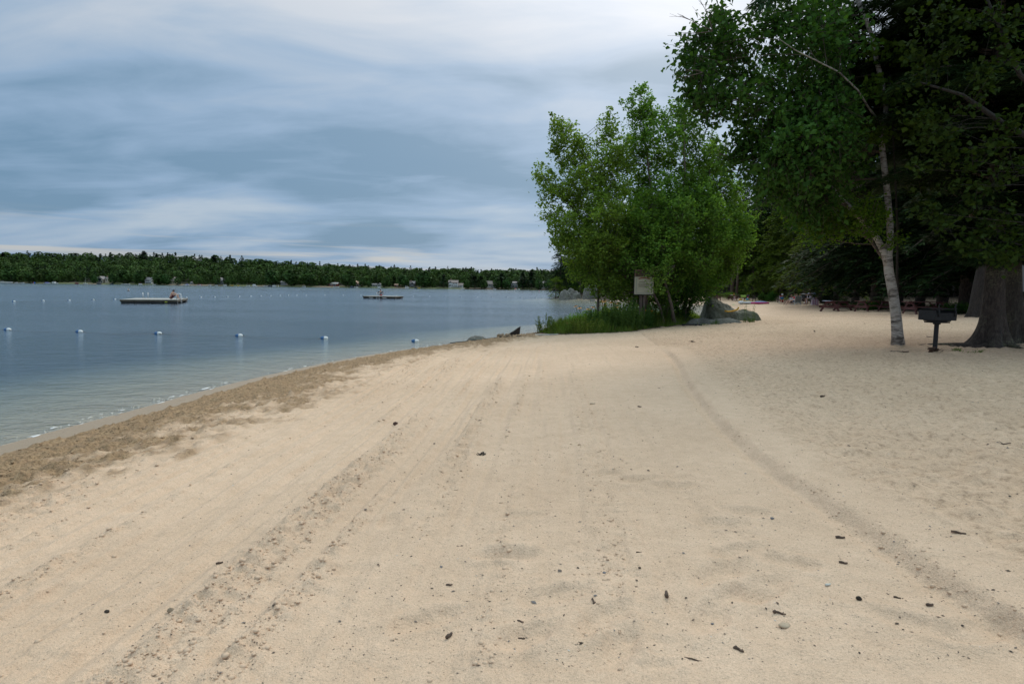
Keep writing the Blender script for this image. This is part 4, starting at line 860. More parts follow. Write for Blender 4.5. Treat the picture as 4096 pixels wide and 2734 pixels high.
def person(label, loc, rz, pose, skin=SKIN, hair=HAIRD, shirt=None, shorts=None, cap=None, group=None, sc=1.0, long_hair=False):
    q = POSES[pose]; V = lambda p: Vector(p); t = thing('person', label, 'person', loc, rz, group, sc*PSC)
    pts = []; rad = []; ed = []
    def add(p, r, par=None):
        pts.append(V(p)); rad.append(r); i = len(pts)-1
        if par is not None: ed.append((par, i))
        return i
    pv = add(q['pelvis'], (.135, .105)); c0 = add(V(q['pelvis']).lerp(V(q['chest']), .5), (.125, .10), pv); ch = add(q['chest'], (.155, .11), c0)
    nk = add(q['neck'], .055, ch); hd = add(q['head'], (.075, .09), nk); d = (V(q['head'])-V(q['neck'])).normalized(); fwd = Vector((0, 1, 0)); ht = add(V(q['head'])+d*.11, (.07, .085), hd)
    add(V(q['head'])+fwd*.105+d*.02, .014, hd)   # nose
    for s in (0, 1):
        h = add(q['hips'][s], .088, pv); k = add(q['knees'][s], .058, h); m_ = add(V(q['knees'][s]).lerp(V(q['ankles'][s]), .35), .056, k); a = add(q['ankles'][s], .036, m_); add(q['toes'][s], (.038, .022), a)
        sh = add(q['sh'][s], .055, ch); e = add(q['el'][s], .040, sh); w = add(q['wr'][s], .027, e)
        dv = (V(q['wr'][s])-V(q['el'][s])).normalized(); hp = add(V(q['wr'][s])+dv*.06, (.038, .016), w); side = dv.cross(Vector((0, 0, 1))).normalized() if abs(dv.z) < .95 else Vector((1, 0, 0)); dn = Vector((0, 0, -1))
        for j, (of, ln) in enumerate([(-.028, .062), (-.010, .075), (.009, .070), (.027, .055)]):
            b0 = add(V(pts[hp])+side*of+dv*.03, .010, hp); b1 = add(pts[b0]+dv*ln*.55, .009, b0); add(pts[b1]+dv*ln*.35+dn*ln*.3, .008, b1)
        th = add(V(q['wr'][s])+dv*.03+side*.035, .011, hp); add(pts[th]+side*.02+dv*.04, .009, th)
    skinned('body', pts, ed, rad, skin, t)
    if shorts is not None:
        P2 = [V(q['pelvis'])]; E2 = []; R2 = [(.15, .12)]; P2.append(V(q['pelvis']).lerp(V(q['chest']), .22)); E2.append((0, 1)); R2.append((.142, .115))
        for s in (0, 1):
            P2.append(V(q['hips'][s])); P2.append(V(q['hips'][s]).lerp(V(q['knees'][s]), .75)); n = len(P2); E2 += [(0, n-2), (n-2, n-1)]; R2 += [.105, .088]
        skinned('shorts', P2, E2, R2, shorts, t)
    if shirt is not None:
        P2 = [V(q['chest']), V(q['pelvis']).lerp(V(q['chest']), .5), V(q['pelvis']).lerp(V(q['chest']), .12), V(q['chest']).lerp(V(q['neck']), .6)]; E2 = [(0, 1), (1, 2), (0, 3)]; R2 = [(.175, .13), (.15, .125), (.155, .13), (.10, .075)]
        for s in (0, 1):
            P2 += [V(q['sh'][s]), V(q['sh'][s]).lerp(V(q['el'][s]), .7)]; n = len(P2); E2 += [(0, n-2), (n-2, n-1)]; R2 += [.068, .06]
        skinned('shirt', P2, E2, R2, shirt, t)
    m = MB(); c = V(q['head'])+d*.075-fwd*.025; m.blob(c, (.088, .105, .085), seed=3, amp=.05, nu=12, nv=8)
    if long_hair: m.blob(c-d*.12-fwd*.05, (.085, .06, .15), seed=5, amp=.08)
    m.build('hair', hair, t, smooth=True)
    if cap is not None: m = MB(); m.blob(c+d*.02, (.10, .115, .075), seed=1, amp=.02, nu=14, nv=8); m.box(c+fwd*.14+d*.0, (.14, .10, .015)); m.build('cap', cap, t, smooth=True)
    return t

# ------------------------------------------------------------------ rafts
DECK = pmat('weathered_deck', (0.42, 0.41, 0.38), (0.30, 0.29, 0.26), 2, 0.8, sc=(1, 12, 1)); FASC = pmat('fascia_timber', (0.10, 0.085, 0.06), (0.04, 0.034, 0.026), 3, 0.85, sc=(1, 1, 9)); BLACKP = pmat('black_float_drum', (0.012, 0.012, 0.014), (0.008, 0.008, 0.01), 5, 0.4); STEEL = pmat('galvanised_tube', (0.48, 0.50, 0.52), (0.33, 0.35, 0.36), 20, 0.35, metal=0.5); WTUBE = pmat('white_hand_tube', (0.78, 0.80, 0.80), None, 20, 0.4)
def raft(name, label, loc, rz, w, d, z=0.40):
    t = thing(name, label, 'raft', loc, rz); m = MB(); n = int(d/0.145)
    for i in range(n): m.box((0, -d/2+d*(i+.5)/n, z-0.02), (w, d/n-0.012, 0.04))
    m.build('deck', DECK, t)
    m = MB(); [m.box((0, s*(d/2-.025), z-0.14), (w, .05, .19)) for s in (-1, 1)]; [m.box((s*(w/2-.025), 0, z-0.14), (.05, d-.104, .19)) for s in (-1, 1)]; m.build('fascia', FASC, t)
    for i in range(4):
        m = MB(); m.box(((i-1.5)*w/4, -d/2+.55, z/2-0.24), (w/4-.10, .8, .5)); m.build('float_drum', BLACKP, t, bevel=.04)
        m = MB(); m.box(((i-1.5)*w/4, d/2-.55, z/2-0.24), (w/4-.10, .8, .5)); m.build('float_drum', BLACKP, t, bevel=.04)
    return t
def ladder(par, c, rz, wid=.5, deep=.5, height=.62, z=.40, steps=True):
    """two hooped side rails with treads; hoop runs across the deck edge"""
    m = MB(); w = MB(); q = Matrix.Rotation(rz, 4, 'Z'); C = Vector(c)
    for s in (-1, 1):
        pts = [Vector((s*wid/2, deep*.55, z-.02)), Vector((s*wid/2, deep*.55, z+height*.62))]; w.tube([C+q@p for p in pts[:0]] or [C+q@pts[0], C+q@pts[1]], .021, 8)
        arc = [Vector((s*wid/2, deep*.12+deep*.43*math.cos(a), z+height*.62+.22*math.sin(a))) for a in np.linspace(0, math.pi, 10)]
        m.tube([C+q@p for p in arc], .026, 8)
        w.tube([C+q@Vector((s*wid/2, -deep*.31, z+height*.62)), C+q@Vector((s*wid/2, -deep*.31, -.55 if steps else z-.05))], .021, 8)
    r = w.build('ladder', STEEL, par, smooth=True)
    if steps:
        k = MB()
        for h in (.22, -.05, -.3): k.add(*[[], []]); k.box(C+q@Vector((0, -deep*.31, h-.1)), (wid, .09, .03), M=q.to_3x3())
        k.build('tread', STEEL, r)
    m.build('grab_hoop', WTUBE, r, smooth=True)
A = on_z(479, 1197, .40); Bp = on_z(709, 1198, .40); Cp = on_z(743, 1192.2, .40)
ex = Bp-A; ey = Cp-Bp; w1 = float(np.linalg.norm(ex)); ang1 = math.atan2(ex[1], ex[0]); 
nrm = np.array([-math.sin(ang1), math.cos(ang1), 0]); d1 = float(abs(ey@nrm)); cen = A+ex/2+nrm*d1/2
r1 = raft('swim_raft', 'large wooden swimming raft with two hooped ladders and a seated man', (cen[0], cen[1], 0), ang1, w1, d1)
print('raft1', w1, d1, ang1)
ladder(r1, (-w1/2+1.0, d1/2-.4, 0), math.pi, steps=False); ladder(r1, (w1/2, -d1/2+1.5, 0), math.pi/2)
m = MB(); m.box((w1*.30, -d1/2-.02, .16), (.22, .03, .10)); m.build('reflector', cmat('yellow_reflector', (.5, .55, .05)), r1)
pm = on_z(678, 1196.4, .40)
person('shirtless man in dark red shorts hugging his knees on the large raft', (pm[0], pm[1]+.2, .40), R(-78), 'hug', SKIN, HAIRD, None, cloth('maroon_shorts', (.13, .012, .018), (.03, .015, .03)), sc=1.2)
A2 = on_z(1450.5, 1183, .40); B2 = on_z(1580, 1185, .40); ex = B2-A2; w2 = float(np.linalg.norm(ex)); a2 = math.atan2(ex[1], ex[0]); n2 = np.array([-math.sin(a2), math.cos(a2), 0]); c2 = A2+ex/2+n2*2.1
print('raft2', w2, c2)
r2 = raft('swim_raft', 'smaller distant swimming raft seen end on with one ladder', (c2[0], c2[1], 0), a2, w2, 4.2)
ladder(r2, (-.1, -2.1, 0), 0, wid=.52)
for s in (-1.3, 1.0):
    m = MB(); m.tube([(s-.35, -2.13, .20), (s-.3, -2.17, .14), (s+.3, -2.17, .14), (s+.35, -2.13, .20)], .035, 6); m.build('bumper', WTUBE, r2, smooth=True)
pm = on_z(1514, 1183.5, .40)
person('person in black shirt and red shorts sitting with back turned on the smaller raft', (pm[0], pm[1]+1.5, .42), 0.1, 'sit', SKIN2, HAIRD, cloth('black_shirt', (.02, .02, .025)), cloth('red_shorts', (.45, .03, .03)), sc=1.3)
p = on_z(514, 1163); t = thing('marker_buoy', 'small square white marker buoy floating far behind the large raft', 'marker buoy', (p[0], p[1], 0))
m = MB(); m.lathe([(.3, -.2), (.3, .05), (.1, .12)], 10); m.build('float', BLACKP, t, smooth=True); m = MB(); m.box((0, 0, .36), (.36, .10, .5)); m.build('panel', cmat('marker_panel', (.6, .5, .44)), t, bevel=.02)
# ------------------------------------------------------------------ rocks
def rock_mat(name, c1, c2, moss=0.4):
    m, nt, p = newmat(name); L = nt.links.new
    a = tex(nt, 'ShaderNodeTexNoise', 2.2, Detail=8, Roughness=0.68, Distortion=0.4); b = tex(nt, 'ShaderNodeTexNoise', 26, Detail=5, Roughness=0.7); v = tex(nt, 'ShaderNodeTexNoise', 1.1, Detail=4)
    c = ramp(nt, a.outputs['Fac'], [(0.30, tuple(q*.35 for q in c2)), (0.45, c2), (0.62, c1), (0.74, tuple(min(1, q*1.5) for q in c1))])
    x = nt.nodes.new('ShaderNodeMix'); x.data_type = 'RGBA'; x.blend_type = 'MULTIPLY'; x.inputs[0].default_value = .7; L(c, x.inputs[6]); L(ramp(nt, b.outputs['Fac'], [(.32, (.45, .45, .45)), (.66, (1.25, 1.25, 1.25))]), x.inputs[7])
    y = nt.nodes.new('ShaderNodeMix'); y.data_type = 'RGBA'; L(ramp(nt, v.outputs['Fac'], [(.48, (0, 0, 0)), (.62, (moss,)*3)]), y.inputs[0]); L(x.outputs[2], y.inputs[6]); y.inputs[7].default_value = (.075, .085, .04, 1)
    L(y.outputs[2], p.inputs['Base Color']); p.inputs['Roughness'].default_value = .92
    L(bump(nt, b.outputs['Fac'], .6, .02, bump(nt, a.outputs['Fac'], .9, .10)), p.inputs['Normal']); return m
ROCK = rock_mat('lichen_granite', (.215, .215, .175), (.12, .125, .09), .6); ROCKP = rock_mat('pale_granite', (.23, .225, .205), (.13, .125, .11), .3)
def rock(name, label, c, r, rz=0, seed=0, mat=None, prof=None, n=64, rough=0.13, group=None, cat='rock', crack=True):
    """height field boulder: prof(u) gives the ridge height along its length (u in -1..1)"""
    rng = np.random.default_rng(seed); us = np.linspace(-1, 1, n); U, W = np.meshgrid(us, us)
    prof = prof or (lambda u: np.sqrt(np.clip(1-np.abs(u)**2.6, 0, 1)))
    th = np.arctan2(W, U); rad = np.sqrt(U**2+W**2)
    Hh = prof(U)*np.clip(1-np.abs(W)**2.8, 0, 1)**0.5*np.clip(1-np.abs(U)**12, 0, 1)
    s = seed*7.3
    f = fbm(U*1.6+s, W*1.6+s, 5); st = np.abs(pnoise(U*1.3+s+4, W*2.6))
    Z = Hh*(1+rough*2*f) - 0.10*np.exp(-(st/0.03)**2)*(Hh > .1)*crack
    Z = Z + 0.05*np.round(Z*3.2+.3*f)*crack*(Hh > .15)*0.6
    X = U*(1+.10*pnoise(W*2+s, U*2)); Y = W*(1+.12*pnoise(U*2.4+s, W*2))
    V = np.stack([X*r[0], Y*r[1], Z*r[2]-.12*r[2]-(rad > .985)*.15*r[2]], -1).reshape(-1, 3); idx = np.arange(n*n).reshape(n, n)
    F = np.stack([idx[:-1, :-1], idx[:-1, 1:], idx[1:, 1:], idx[1:, :-1]], -1).reshape(-1, 4)
    o = link(name, mesh_np(name, V, F, 4), mat or ROCK, smooth=True); o.location = tuple(float(v) for v in c); o.rotation_euler = (0, 0, rz); tag(o, label, cat, group); return o
# big rock at the spit: measured left/right foot on the sand
ra = on_ground(2835, 1283); rb = on_ground(3056, 1287); rc = (ra+rb)/2; rw = np.linalg.norm(rb-ra)/2
print('rock', ra, rb, rw)
pr = lambda u: np.interp(u, [-1, -.95, -.88, -.75, -.59, -.41, -.18, .05, .16, .26, .41, .59, .70, .82, .93, 1], [0.1, .65, 1.0, 1.02, .95, .88, .80, .62, .55, .58, .62, .58, .50, .36, .2, .05])
rock('boulder', 'large lichen grey boulder with sloping ridge at the sandy spit', (rc[0], rc[1]+.55, rc[2]-.10), (rw*1.03, .95, 1.12), 0.0, 5, ROCK, pr, 110, .10)
q = on_ground(2870, 1296); rock('rock_slab', 'low flat granite slab lying in front of the large boulder', (q[0], q[1]+.25, q[2]-.02), (1.35, .62, .26), -.05, 6, ROCKP, None, 80, .22)
q = on_ground(2690, 1302); rock('boulder', 'rounded grey boulder at the edge of the weeds left of the slab', (q[0], q[1]+.25, q[2]-.02), (.36, .30, .32), .1, 8, ROCK, None, 50, .12)
q = on_ground(2752, 1294); rock('boulder', 'dark low rock between the rounded boulder and the slab', (q[0], q[1]+.45, q[2]-.02), (.55, .35, .30), .1, 9, ROCK, None, 50, .16)
q = on_z(2222, 1318, .05); rock('boulder', 'sloping brown rock half hidden in weeds at the water end of the spit', (q[0], q[1]+.2, q[2]-.05), (.52, .45, .50), .4, 10, ROCKP, lambda u: np.interp(u, [-1, -.6, .2, .5, .8, 1], [0, .35, .85, 1, .8, 0]), 50, .12)
q = on_z(1910, 1360, .03); rock('boulder', 'sand coated mound of rock at the water edge', (q[0], q[1]+.05, .02), (.42, .3, .15), 0, 12, ROCKP, None, 40, .2)
rk = [(2283, 1196, 78, 44, 'whale backed grey boulder at the tip of the wooded point', 3, ROCKP), (2368, 1198, 62, 62, 'tall blocky granite boulder second from the tip of the point', 4, ROCKP), (2330, 1190, 60, 56, 'jagged dark boulder behind the two front boulders of the point', 14, ROCK), (2372, 1201, 26, 8, 'flat pale stone awash below the blocky boulder', 15, ROCKP), (2476, 1203, 30, 18, 'small dark boulder right of the yellow sign post on far bank', 16, ROCK), (2533, 1206, 60, 22, 'long grey rock under the leaning white birch on far bank', 17, ROCKP), (2560, 1202, 40, 24, 'rounded rock behind the boating sign post on far bank', 18, ROCK)]
for px, py, w, h, lb, sd_, mt in rk:
    q = on_z(px, py); s = q[1]/FPX; rock('boulder', lb, (q[0], q[1]+w*s*.35, -.15), (w*s*.58, w*s*.42, h*s*.85), .1*sd_, sd_, mt, lambda u: (1-np.abs(u)**4.5)**.5, 50, .22)
for px, py, w, h, lb in [(3010, 1168, 60, 34, 'dark hulking boulder in the woods right of the pale building'), (3050, 1170, 45, 26, 'light catching angular boulder behind the picnic tables')]:
    D = 108; q = at_depth(px, py, D); s = D/FPX; rock('boulder', lb, (q[0], q[1], gz(q[0], q[1])-.2), (w*s*.55, w*s*.4, h*s*1.9), .3, int(px), ROCK, None, 40, .2)

# ------------------------------------------------------------------ driftwood, hose, noodle
DRIFT = pmat('dark_driftwood', (.035, .022, .016), (.016, .011, .009), 12, .8, .5, .02, sc=(1, 6, 1)); PLANK = pmat('old_plank', (.14, .105, .075), (.06, .045, .032), 5, .85, .6, .02, sc=(1, 8, 8))
q = on_z(2050, 1341, .05); t = MB(); t.add([(-.36, -.05, -.05), (.30, -.04, -.05), (.34, -.03, .40), (.24, -.04, .34), (.05, -.05, .20), (-.15, -.05, .08), (-.36, .07, -.05), (.30, .08, -.05), (.34, .06, .40), (.24, .07, .34), (.05, .08, .20), (-.15, .07, .08)], [(0, 1, 2, 3, 4, 5), (11, 10, 9, 8, 7, 6), (0, 6, 7, 1), (1, 7, 8, 2), (2, 8, 9, 3), (3, 9, 10, 4), (4, 10, 11, 5), (5, 11, 6, 0)])
o = t.build('driftwood', DRIFT, loc=q, bevel=.01); tag(o, 'dark wedge shaped piece of driftwood sticking up at the shoreline', 'driftwood')
t = MB(); rr = random.Random(4)
for i in range(9): t.blob((-.42+.05*i+rr.uniform(-.05, .05), rr.uniform(-.08, .04), .0), (.07, .06, .05+.03*rr.random()), seed=i, amp=.4)
o = t.build('sand_clods', pmat('wet_clod', (.27, .20, .13), (.18, .13, .085), 20, .95), loc=(q[0]-.15, q[1]-.1, q[2]), smooth=True); tag(o, 'wet sand clods heaped beside the dark driftwood wedge', 'sand clods')
pa_ = on_ground(2793, 1266); pb_ = on_ground(2850, 1262)
t = MB(); t.beam((pa_[0]-.02, pa_[1]-1.0, gz(pa_[0], pa_[1]-1.0)+.02), (pb_[0]-.06, pb_[1]-.9, gz(pb_[0], pb_[1])+.55), .24, .16); o = t.build('timber_beam', PLANK, bevel=.02); tag(o, 'weathered timber beam leaning against the left end of the boulder', 'timber')
t = MB(); t.beam((pb_[0]-.35, pb_[1]-1.05, gz(pb_[0], pb_[1])+.62), (pb_[0]+.10, pb_[1]-1.0, gz(pb_[0], pb_[1])+.46), .2, .12); o = t.build('timber_block', PLANK, bevel=.02); tag(o, 'short cut timber block lying on the leaning beam', 'timber')
HOSE = pmat('dark_hose', (.04, .035, .03), (.02, .02, .02), 30, .7); WPIPE = pmat('white_pipe', (.62, .62, .58), (.45, .45, .4), 9, .5)
hp = [(1800, 1374), (1850, 1368), (1900, 1363), (1960, 1357), (2020, 1354), (2080, 1350), (2140, 1344)]
P = [on_ground(*h, fine=True)+np.array([0, 0, .022]) for h in hp]; t = MB(); t.tube(P, .018, 8); o = t.build('hose', HOSE, smooth=True); tag(o, 'long dark hose lying along the wet sand to the weeds', 'hose')
hp = [(2142, 1344), (2170, 1343.5), (2200, 1342.5), (2214, 1340.5), (2232, 1339)]
P = [on_ground(*h, fine=True)+np.array([0, 0, .03]) for h in hp]; t = MB(); t.tube(P, .024, 8); o = t.build('pipe', WPIPE, smooth=True); tag(o, 'white plastic pipe end lying at the tip of the weeds', 'pipe')
YEL = pmat('yellow_foam', (.72, .40, .02), (.62, .33, .015), 20, .6); rr0 = rc
np_ = [(2899, 1243), (2912, 1245), (2925, 1244), (2940, 1241), (2950, 1236), (2954, 1231), (2952, 1228)]
P = [at_depth(a, b, rc[1]-.42) for a, b in np_]; t = MB(); t.tube(P, .035, 10)
nood = t.build('pool_noodle', YEL, smooth=True); tag(nood, 'bright yellow curved foam noodle lying on the face of the boulder', 'pool noodle')
q = on_ground(2768, 1305, True); t = MB(); t.tube([(-.42, .02, .03), (-.1, 0, .05), (.1, -.02, .05)], .035, 8); t.tube([(.12, 0, .04), (.38, -.03, .035), (.42, -.03, .03)], [.05, .045, .02], 8); o = t.build('rubber_strip', pmat('black_rubber', (.02, .022, .03), None, 9, .6), loc=q, smooth=True); tag(o, 'flattened black rubber tube on the sand before the weeds', 'rubber strip')

# ------------------------------------------------------------------ signs
POSTW = pmat('grey_post_wood', (.17, .13, .11), (.08, .06, .05), 4, .85, .5, .01, sc=(3, 3, .5)); FRAMEW = pmat('sign_frame_brown', (.10, .06, .045), (.06, .035, .028), 8, .7); SIGNC = pmat('sign_cream', (.42, .40, .31), (.37, .355, .27), 3, .7)
def text(s, size, mat, parent, loc, name='lettering', bold=0.0):
    cu = bpy.data.curves.new('tmp', 'FONT'); cu.body = s; cu.size = size; cu.extrude = .002; cu.align_x = 'CENTER'; cu.offset = bold; o = bpy.data.objects.new('tmp', cu); COL.objects.link(o)
    bpy.context.view_layer.update(); me = bpy.data.meshes.new_from_object(o.evaluated_get(bpy.context.evaluated_depsgraph_get())); bpy.data.objects.remove(o)
    n = link(name, me, mat, parent); n.location = loc; n.rotation_euler = (R(90), 0, 0); return n
SD_ = 25.6
sc_ = at_depth(2576, 1128, SD_); gsz = gz(sc_[0], sc_[1]+.1); w_ = 78/FPX*SD_; h_ = 97/FPX*SD_
t = thing('notice_board', 'cream boating notice board on a double wooden post, half veiled by leaves', 'sign', (sc_[0], sc_[1], gsz), R(4)); zc_ = sc_[2]-gsz
m = MB(); m.box((0, .03, zc_-.02), (w_+.03, .06, h_+.04)); m.build('backing', pmat('dark_board', (.02, .022, .02), None, 6, .7), t)
m = MB(); m.box((0, -.012, zc_-h_*.145), (w_-.01, .02, h_*.71)); m.build('panel', SIGNC, t)
m = MB(); tp = zc_+h_/2; m.box((0, -.012, tp-.02), (w_, .03, .04)); m.box((-w_/2+.02, -.012, tp-h_*.15), (.035, .03, h_*.25)); m.box((w_/2-.02, -.012, tp-h_*.15), (.035, .03, h_*.25)); m.box((0, -.012, tp-h_*.275), (w_-.08, .03, .02)); m.build('frame', pmat('pinkish_frame', (.22, .14, .10), None, 8, .7), t)
m = MB(); m.box((0, -.008, tp-h_*.15), (w_-.08, .02, h_*.21)); m.build('header_picture', pmat('header_scene', (.09, .05, .035), (.02, .03, .02), 5, .5), t)
m = MB(); pw = w_*.80; ph = h_*.60; pc = zc_-h_*.155
for s in (-1, 1): m.box((s*pw/2, -.0235, pc), (.010, .004, ph-.06)); m.box((0, -.0235, pc+s*ph/2), (pw-.06, .004, .010)); [m.box((r_*(pw/2-.015), -.0235, pc+s*(ph/2-.015)), (.042, .004, .009), M=Matrix.Rotation(-r_*s*math.radians(-45), 3, 'Y')) for r_ in (-1, 1)]
m.build('border', pmat('blue_border', (.05, .17, .22), None, 8, .6), t)
m = MB()
for i in range(12):
    a = (i-5.5)/5.5; m.box((a*w_*.27, -.0235, tp-h_*.37+.03*math.cos(a*1.4)*1.5), (w_*.05, .004, .055), M=Matrix.Rotation(a*.28, 3, 'Y'))
m.build('banner', pmat('faded_red_banner', (.30, .10, .075), None, 8, .7), t)
INK = pmat('faded_ink', (.06, .065, .05), None, 9, .8)
text('BOATING', .058, INK, t, (-w_*.10, -.023, tp-h_*.52), bold=.0012)
m = MB()
for i in range(9): m.box((-w_*.02-(.03 if i % 3 == 2 else 0), -.0235, tp-h_*(.565+.0175*i)), (w_*(.56 if i % 3 != 2 else .46), .003, .006))
m.build('text_lines', pmat('grey_ink', (.17, .17, .13), None, 9, .8), t)
m = MB(); m.box((w_*.13, -.0235, tp-h_*.875), (w_*.22, .003, .010)); m.build('signature_line', INK, t)
for s in (-1, 1): m = MB(); m.box((s*.075-.02, .11, (zc_-.2)/2-.1), (.10, .09, zc_+.2)); m.build('post', POSTW, t, bevel=.008)
sp = at_depth(2392, 1240, 27.5); sg = gz(sp[0], sp[1]); tz = at_depth(2392, 1128, 27.5)[2]-sg
t = thing('sign_post', 'grey wooden post with a narrow yellow warning sign standing in weeds', 'sign', (sp[0], sp[1], sg), 0)
m = MB(); m.box((0, 0, tz/2-.2), (.11, .11, tz+.4)); m.build('post', POSTW, t, bevel=.01)
YS = pmat('yellow_sign_face', (.62, .30, .015), (.55, .26, .01), 5, .5)
zt = at_depth(2392, 1134, 27.5)[2]-sg; zb = at_depth(2392, 1174, 27.5)[2]-sg
m = MB(); m.box((.045, -.07, (zt+zb)/2), (.13, .012, zt-zb)); f = m.build('panel', YS, t, bevel=.003)
m = MB(); [m.box((.045, -.0785, zt-.05-.028*i), (.09 if i % 2 else .075, .003, .010)) for i in range(6)]; [m.box((.045, -.0785, zb+.03+.02*i), (.07, .003, .006)) for i in range(2)]; m.build('lettering', INK, f)

# ------------------------------------------------------------------ grill
GR = pmat('charred_black_steel', (.018, .018, .020), (.010, .010, .012), 14, .8, .2, .004)
g = on_ground(3738, 1412, True); t = thing('park_grill', 'black steel pedestal grill with an empty grate beside the large pine', 'grill', g, R(12))
m = MB(); m.lathe([(.045, -.15), (.044, .55), (.044, .56)], 16); m.lathe([(.07, .555), (.07, .59)], 16); m.build('pedestal', GR, t, smooth=False)
m = MB(); m.box((0, 0, .605), (.36, .30, .03)); m.box((0, 0, .635), (.38, .32, .02)); m.build('base_plate', GR, t, bevel=.004)
m = MB(); W_, Dp, h0, h1 = .53, .42, .655, .86
m.box((0, 0, h0), (W_, Dp, .015)); m.box((0, Dp/2, (h0+h1)/2), (W_+.006, .008, h1-h0)); m.box((-W_/2, 0, (h0+h1)/2), (.008, Dp-.01, h1-h0)); m.box((W_/2, 0, (h0+h1)/2), (.008, Dp-.01, h1-h0)); m.box((0, -Dp/2, (h0+h1)/2-.025), (W_+.006, .008, h1-h0-.05)); m.build('firebox', GR, t)
m = MB(); [m.tube([(-W_/2+.03+i*(W_-.06)/17, -Dp/2-.02, h1+.035), (-W_/2+.03+i*(W_-.06)/17, Dp/2-.02, h1+.035)], .006, 6) for i in range(18)]; m.tube([(-W_/2+.02, -Dp/2-.02, h1+.035), (W_/2-.02, -Dp/2-.02, h1+.035)], .009, 6); m.tube([(-W_/2+.02, Dp/2-.02, h1+.035), (W_/2-.02, Dp/2-.02, h1+.035)], .009, 6); m.build('grate', GR, t)
for s in (-1, 1):
    m = MB(); a = [(s*(W_/2-.055)-s*.0, -Dp/2-.03+.10*math.sin(k)*.25, h1-.03+.10*(1-math.cos(k))*.8) for k in np.linspace(0, math.pi, 8)]
    m.tube(a, .014, 8); m.tube([(s*(W_/2-.055), -Dp/2-.012, h0+.08), (s*(W_/2-.055), -Dp/2-.03, h1+.0)], .012, 8); m.build('grate_handle', GR, t, smooth=True)

# ------------------------------------------------------------------ picnic tables
TRED = pmat('oxblood_paint', (.105, .028, .024), (.060, .017, .016), 6, .7, sc=(1, 5, 5)); TBRN = pmat('brown_stain', (.07, .045, .035), (.04, .026, .02), 6, .8, sc=(1, 5, 5))
def picnic(L_=2.4, mat=TRED):
    t = bpy.data.objects.new('picnic_table', None); COL.objects.link(t)
    m = MB(); [m.box((0, (i-2)*.147, .745), (L_, .14, .045)) for i in range(5)]; m.build('tabletop', mat, t, bevel=.004)
    for s in (-1, 1): m = MB(); [m.box((0, s*(.68+.147*k), .44), (L_, .14, .045)) for k in (0, 1)]; m.build('bench', mat, t, bevel=.004)
    for e in (-1, 1):
        x = e*(L_/2-.32)
        for s in (-1, 1): m = MB(); m.beam((x, s*.24, .725), (x, s*.72, -.03), .045, .14); m.build('leg', mat, t)
        m = MB(); m.box((x+.048*e, 0, .345), (.045, 1.60, .14)); m.box((x+.048*e, 0, .655), (.045, .70, .13)); m.build('crossbeam', mat, t)
        m = MB(); m.beam((x-.06*e, 0, .36), (x-.62*e, 0, .70), .09, .045); m.build('brace', mat, t)
    return t
tp_ = picnic(); tb_ = picnic(2.1, TBRN)
PT = [(3345, 1245, 33, 2.4, 'r', 'oxblood picnic table angled toward the seated group, left of the birch'), (3492, 1247, 6, 2.4, 'r', 'oxblood picnic table partly hidden behind the white birch trunk'), (3697, 1256, -3, 2.6, 'r', 'oxblood picnic table seen behind the grill'),
      (4128, 1306, 84, 2.4, 'r', 'oxblood picnic table end cut by the right picture edge'),
      (2768, 1199, 4, 2.2, 'r', 'far red picnic table under the leafy tree'), (2845, 1199, 5, 2.1, 'b', 'far dark picnic table left of the red one with seats toward lake'), (2897, 1200, 4, 2.4, 'r', 'far red picnic table just left of the towel covered one'), (2962, 1202, 6, 2.4, 'r', 'far red picnic table covered with towels and clothes'), (3038, 1203, -4, 2.1, 'b', 'far brown picnic table right of the towel covered one'), (3142, 1209, 3, 2.6, 'b', 'brown picnic table directly behind the seated group'), (3255, 1213, 3, 2.4, 'b', 'dark picnic table laden with bags near the standing person')]
tables = []
for px, py, a, L_, k, lb in PT:
    q = on_ground(px, py); src = tp_ if k == 'r' else tb_; o = dup(src, q, R(a), lb, 'picnic tables at the edge of the woods'); o['category'] = 'picnic table'; tables.append(o)
for s in (tp_, tb_):
    for c in list(s.children): bpy.data.objects.remove(c)
    bpy.data.objects.remove(s)
def towel(label, loc, w, d, drop, mat, rz=0, name='towel', sag=.03):
    rng = np.random.default_rng(int(abs(loc[0])*97)); nu, nv = 14, 16; us = np.linspace(-w/2, w/2, nu); vs = np.linspace(0, d+drop, nv); V = []
    for v in vs:
        for u in us:
            y, z = (v-d/2, 0) if v < d else (d/2+.02, -(v-d)); V.append((u+.015*math.sin(v*9), y, z+.014+.012*math.sin(u*14+v*6)))
    F = [(j*nu+i, j*nu+i+1, (j+1)*nu+i+1, (j+1)*nu+i) for j in range(nv-1) for i in range(nu-1)]
    me = bpy.data.meshes.new(name); me.from_pydata(V, [], F); o = link(name, me, mat, smooth=True); o.location = tuple(float(c) for c in loc); o.rotation_euler = (0, 0, rz); s = o.modifiers.new('thick', 'SOLIDIFY'); s.thickness = .008; tag(o, label, 'towel'); return o
tw = tables[7].location; tz_ = tw[2]+.775
PINKT = cloth('pale_pink_towel', (.62, .47, .43)); LIMET = cloth('lime_cloth', (.42, .62, .12)); WHT = cloth('white_towel', (.62, .60, .62), (.5, .42, .5)); BLK = cloth('black_cloth', (.02, .02, .03)); PURT = cloth('violet_cloth', (.12, .06, .4)); LBL = cloth('light_blue_cloth', (.22, .36, .52)); NAVY = cloth('navy_canvas', (.02, .03, .08)); TEAL = cloth('teal_canvas', (.03, .28, .30)); MAG = cloth('magenta_canvas', (.24, .02, .16)); REDC = cloth('red_canvas', (.42, .03, .025)); GRYC = cloth('grey_canvas', (.13, .15, .15))
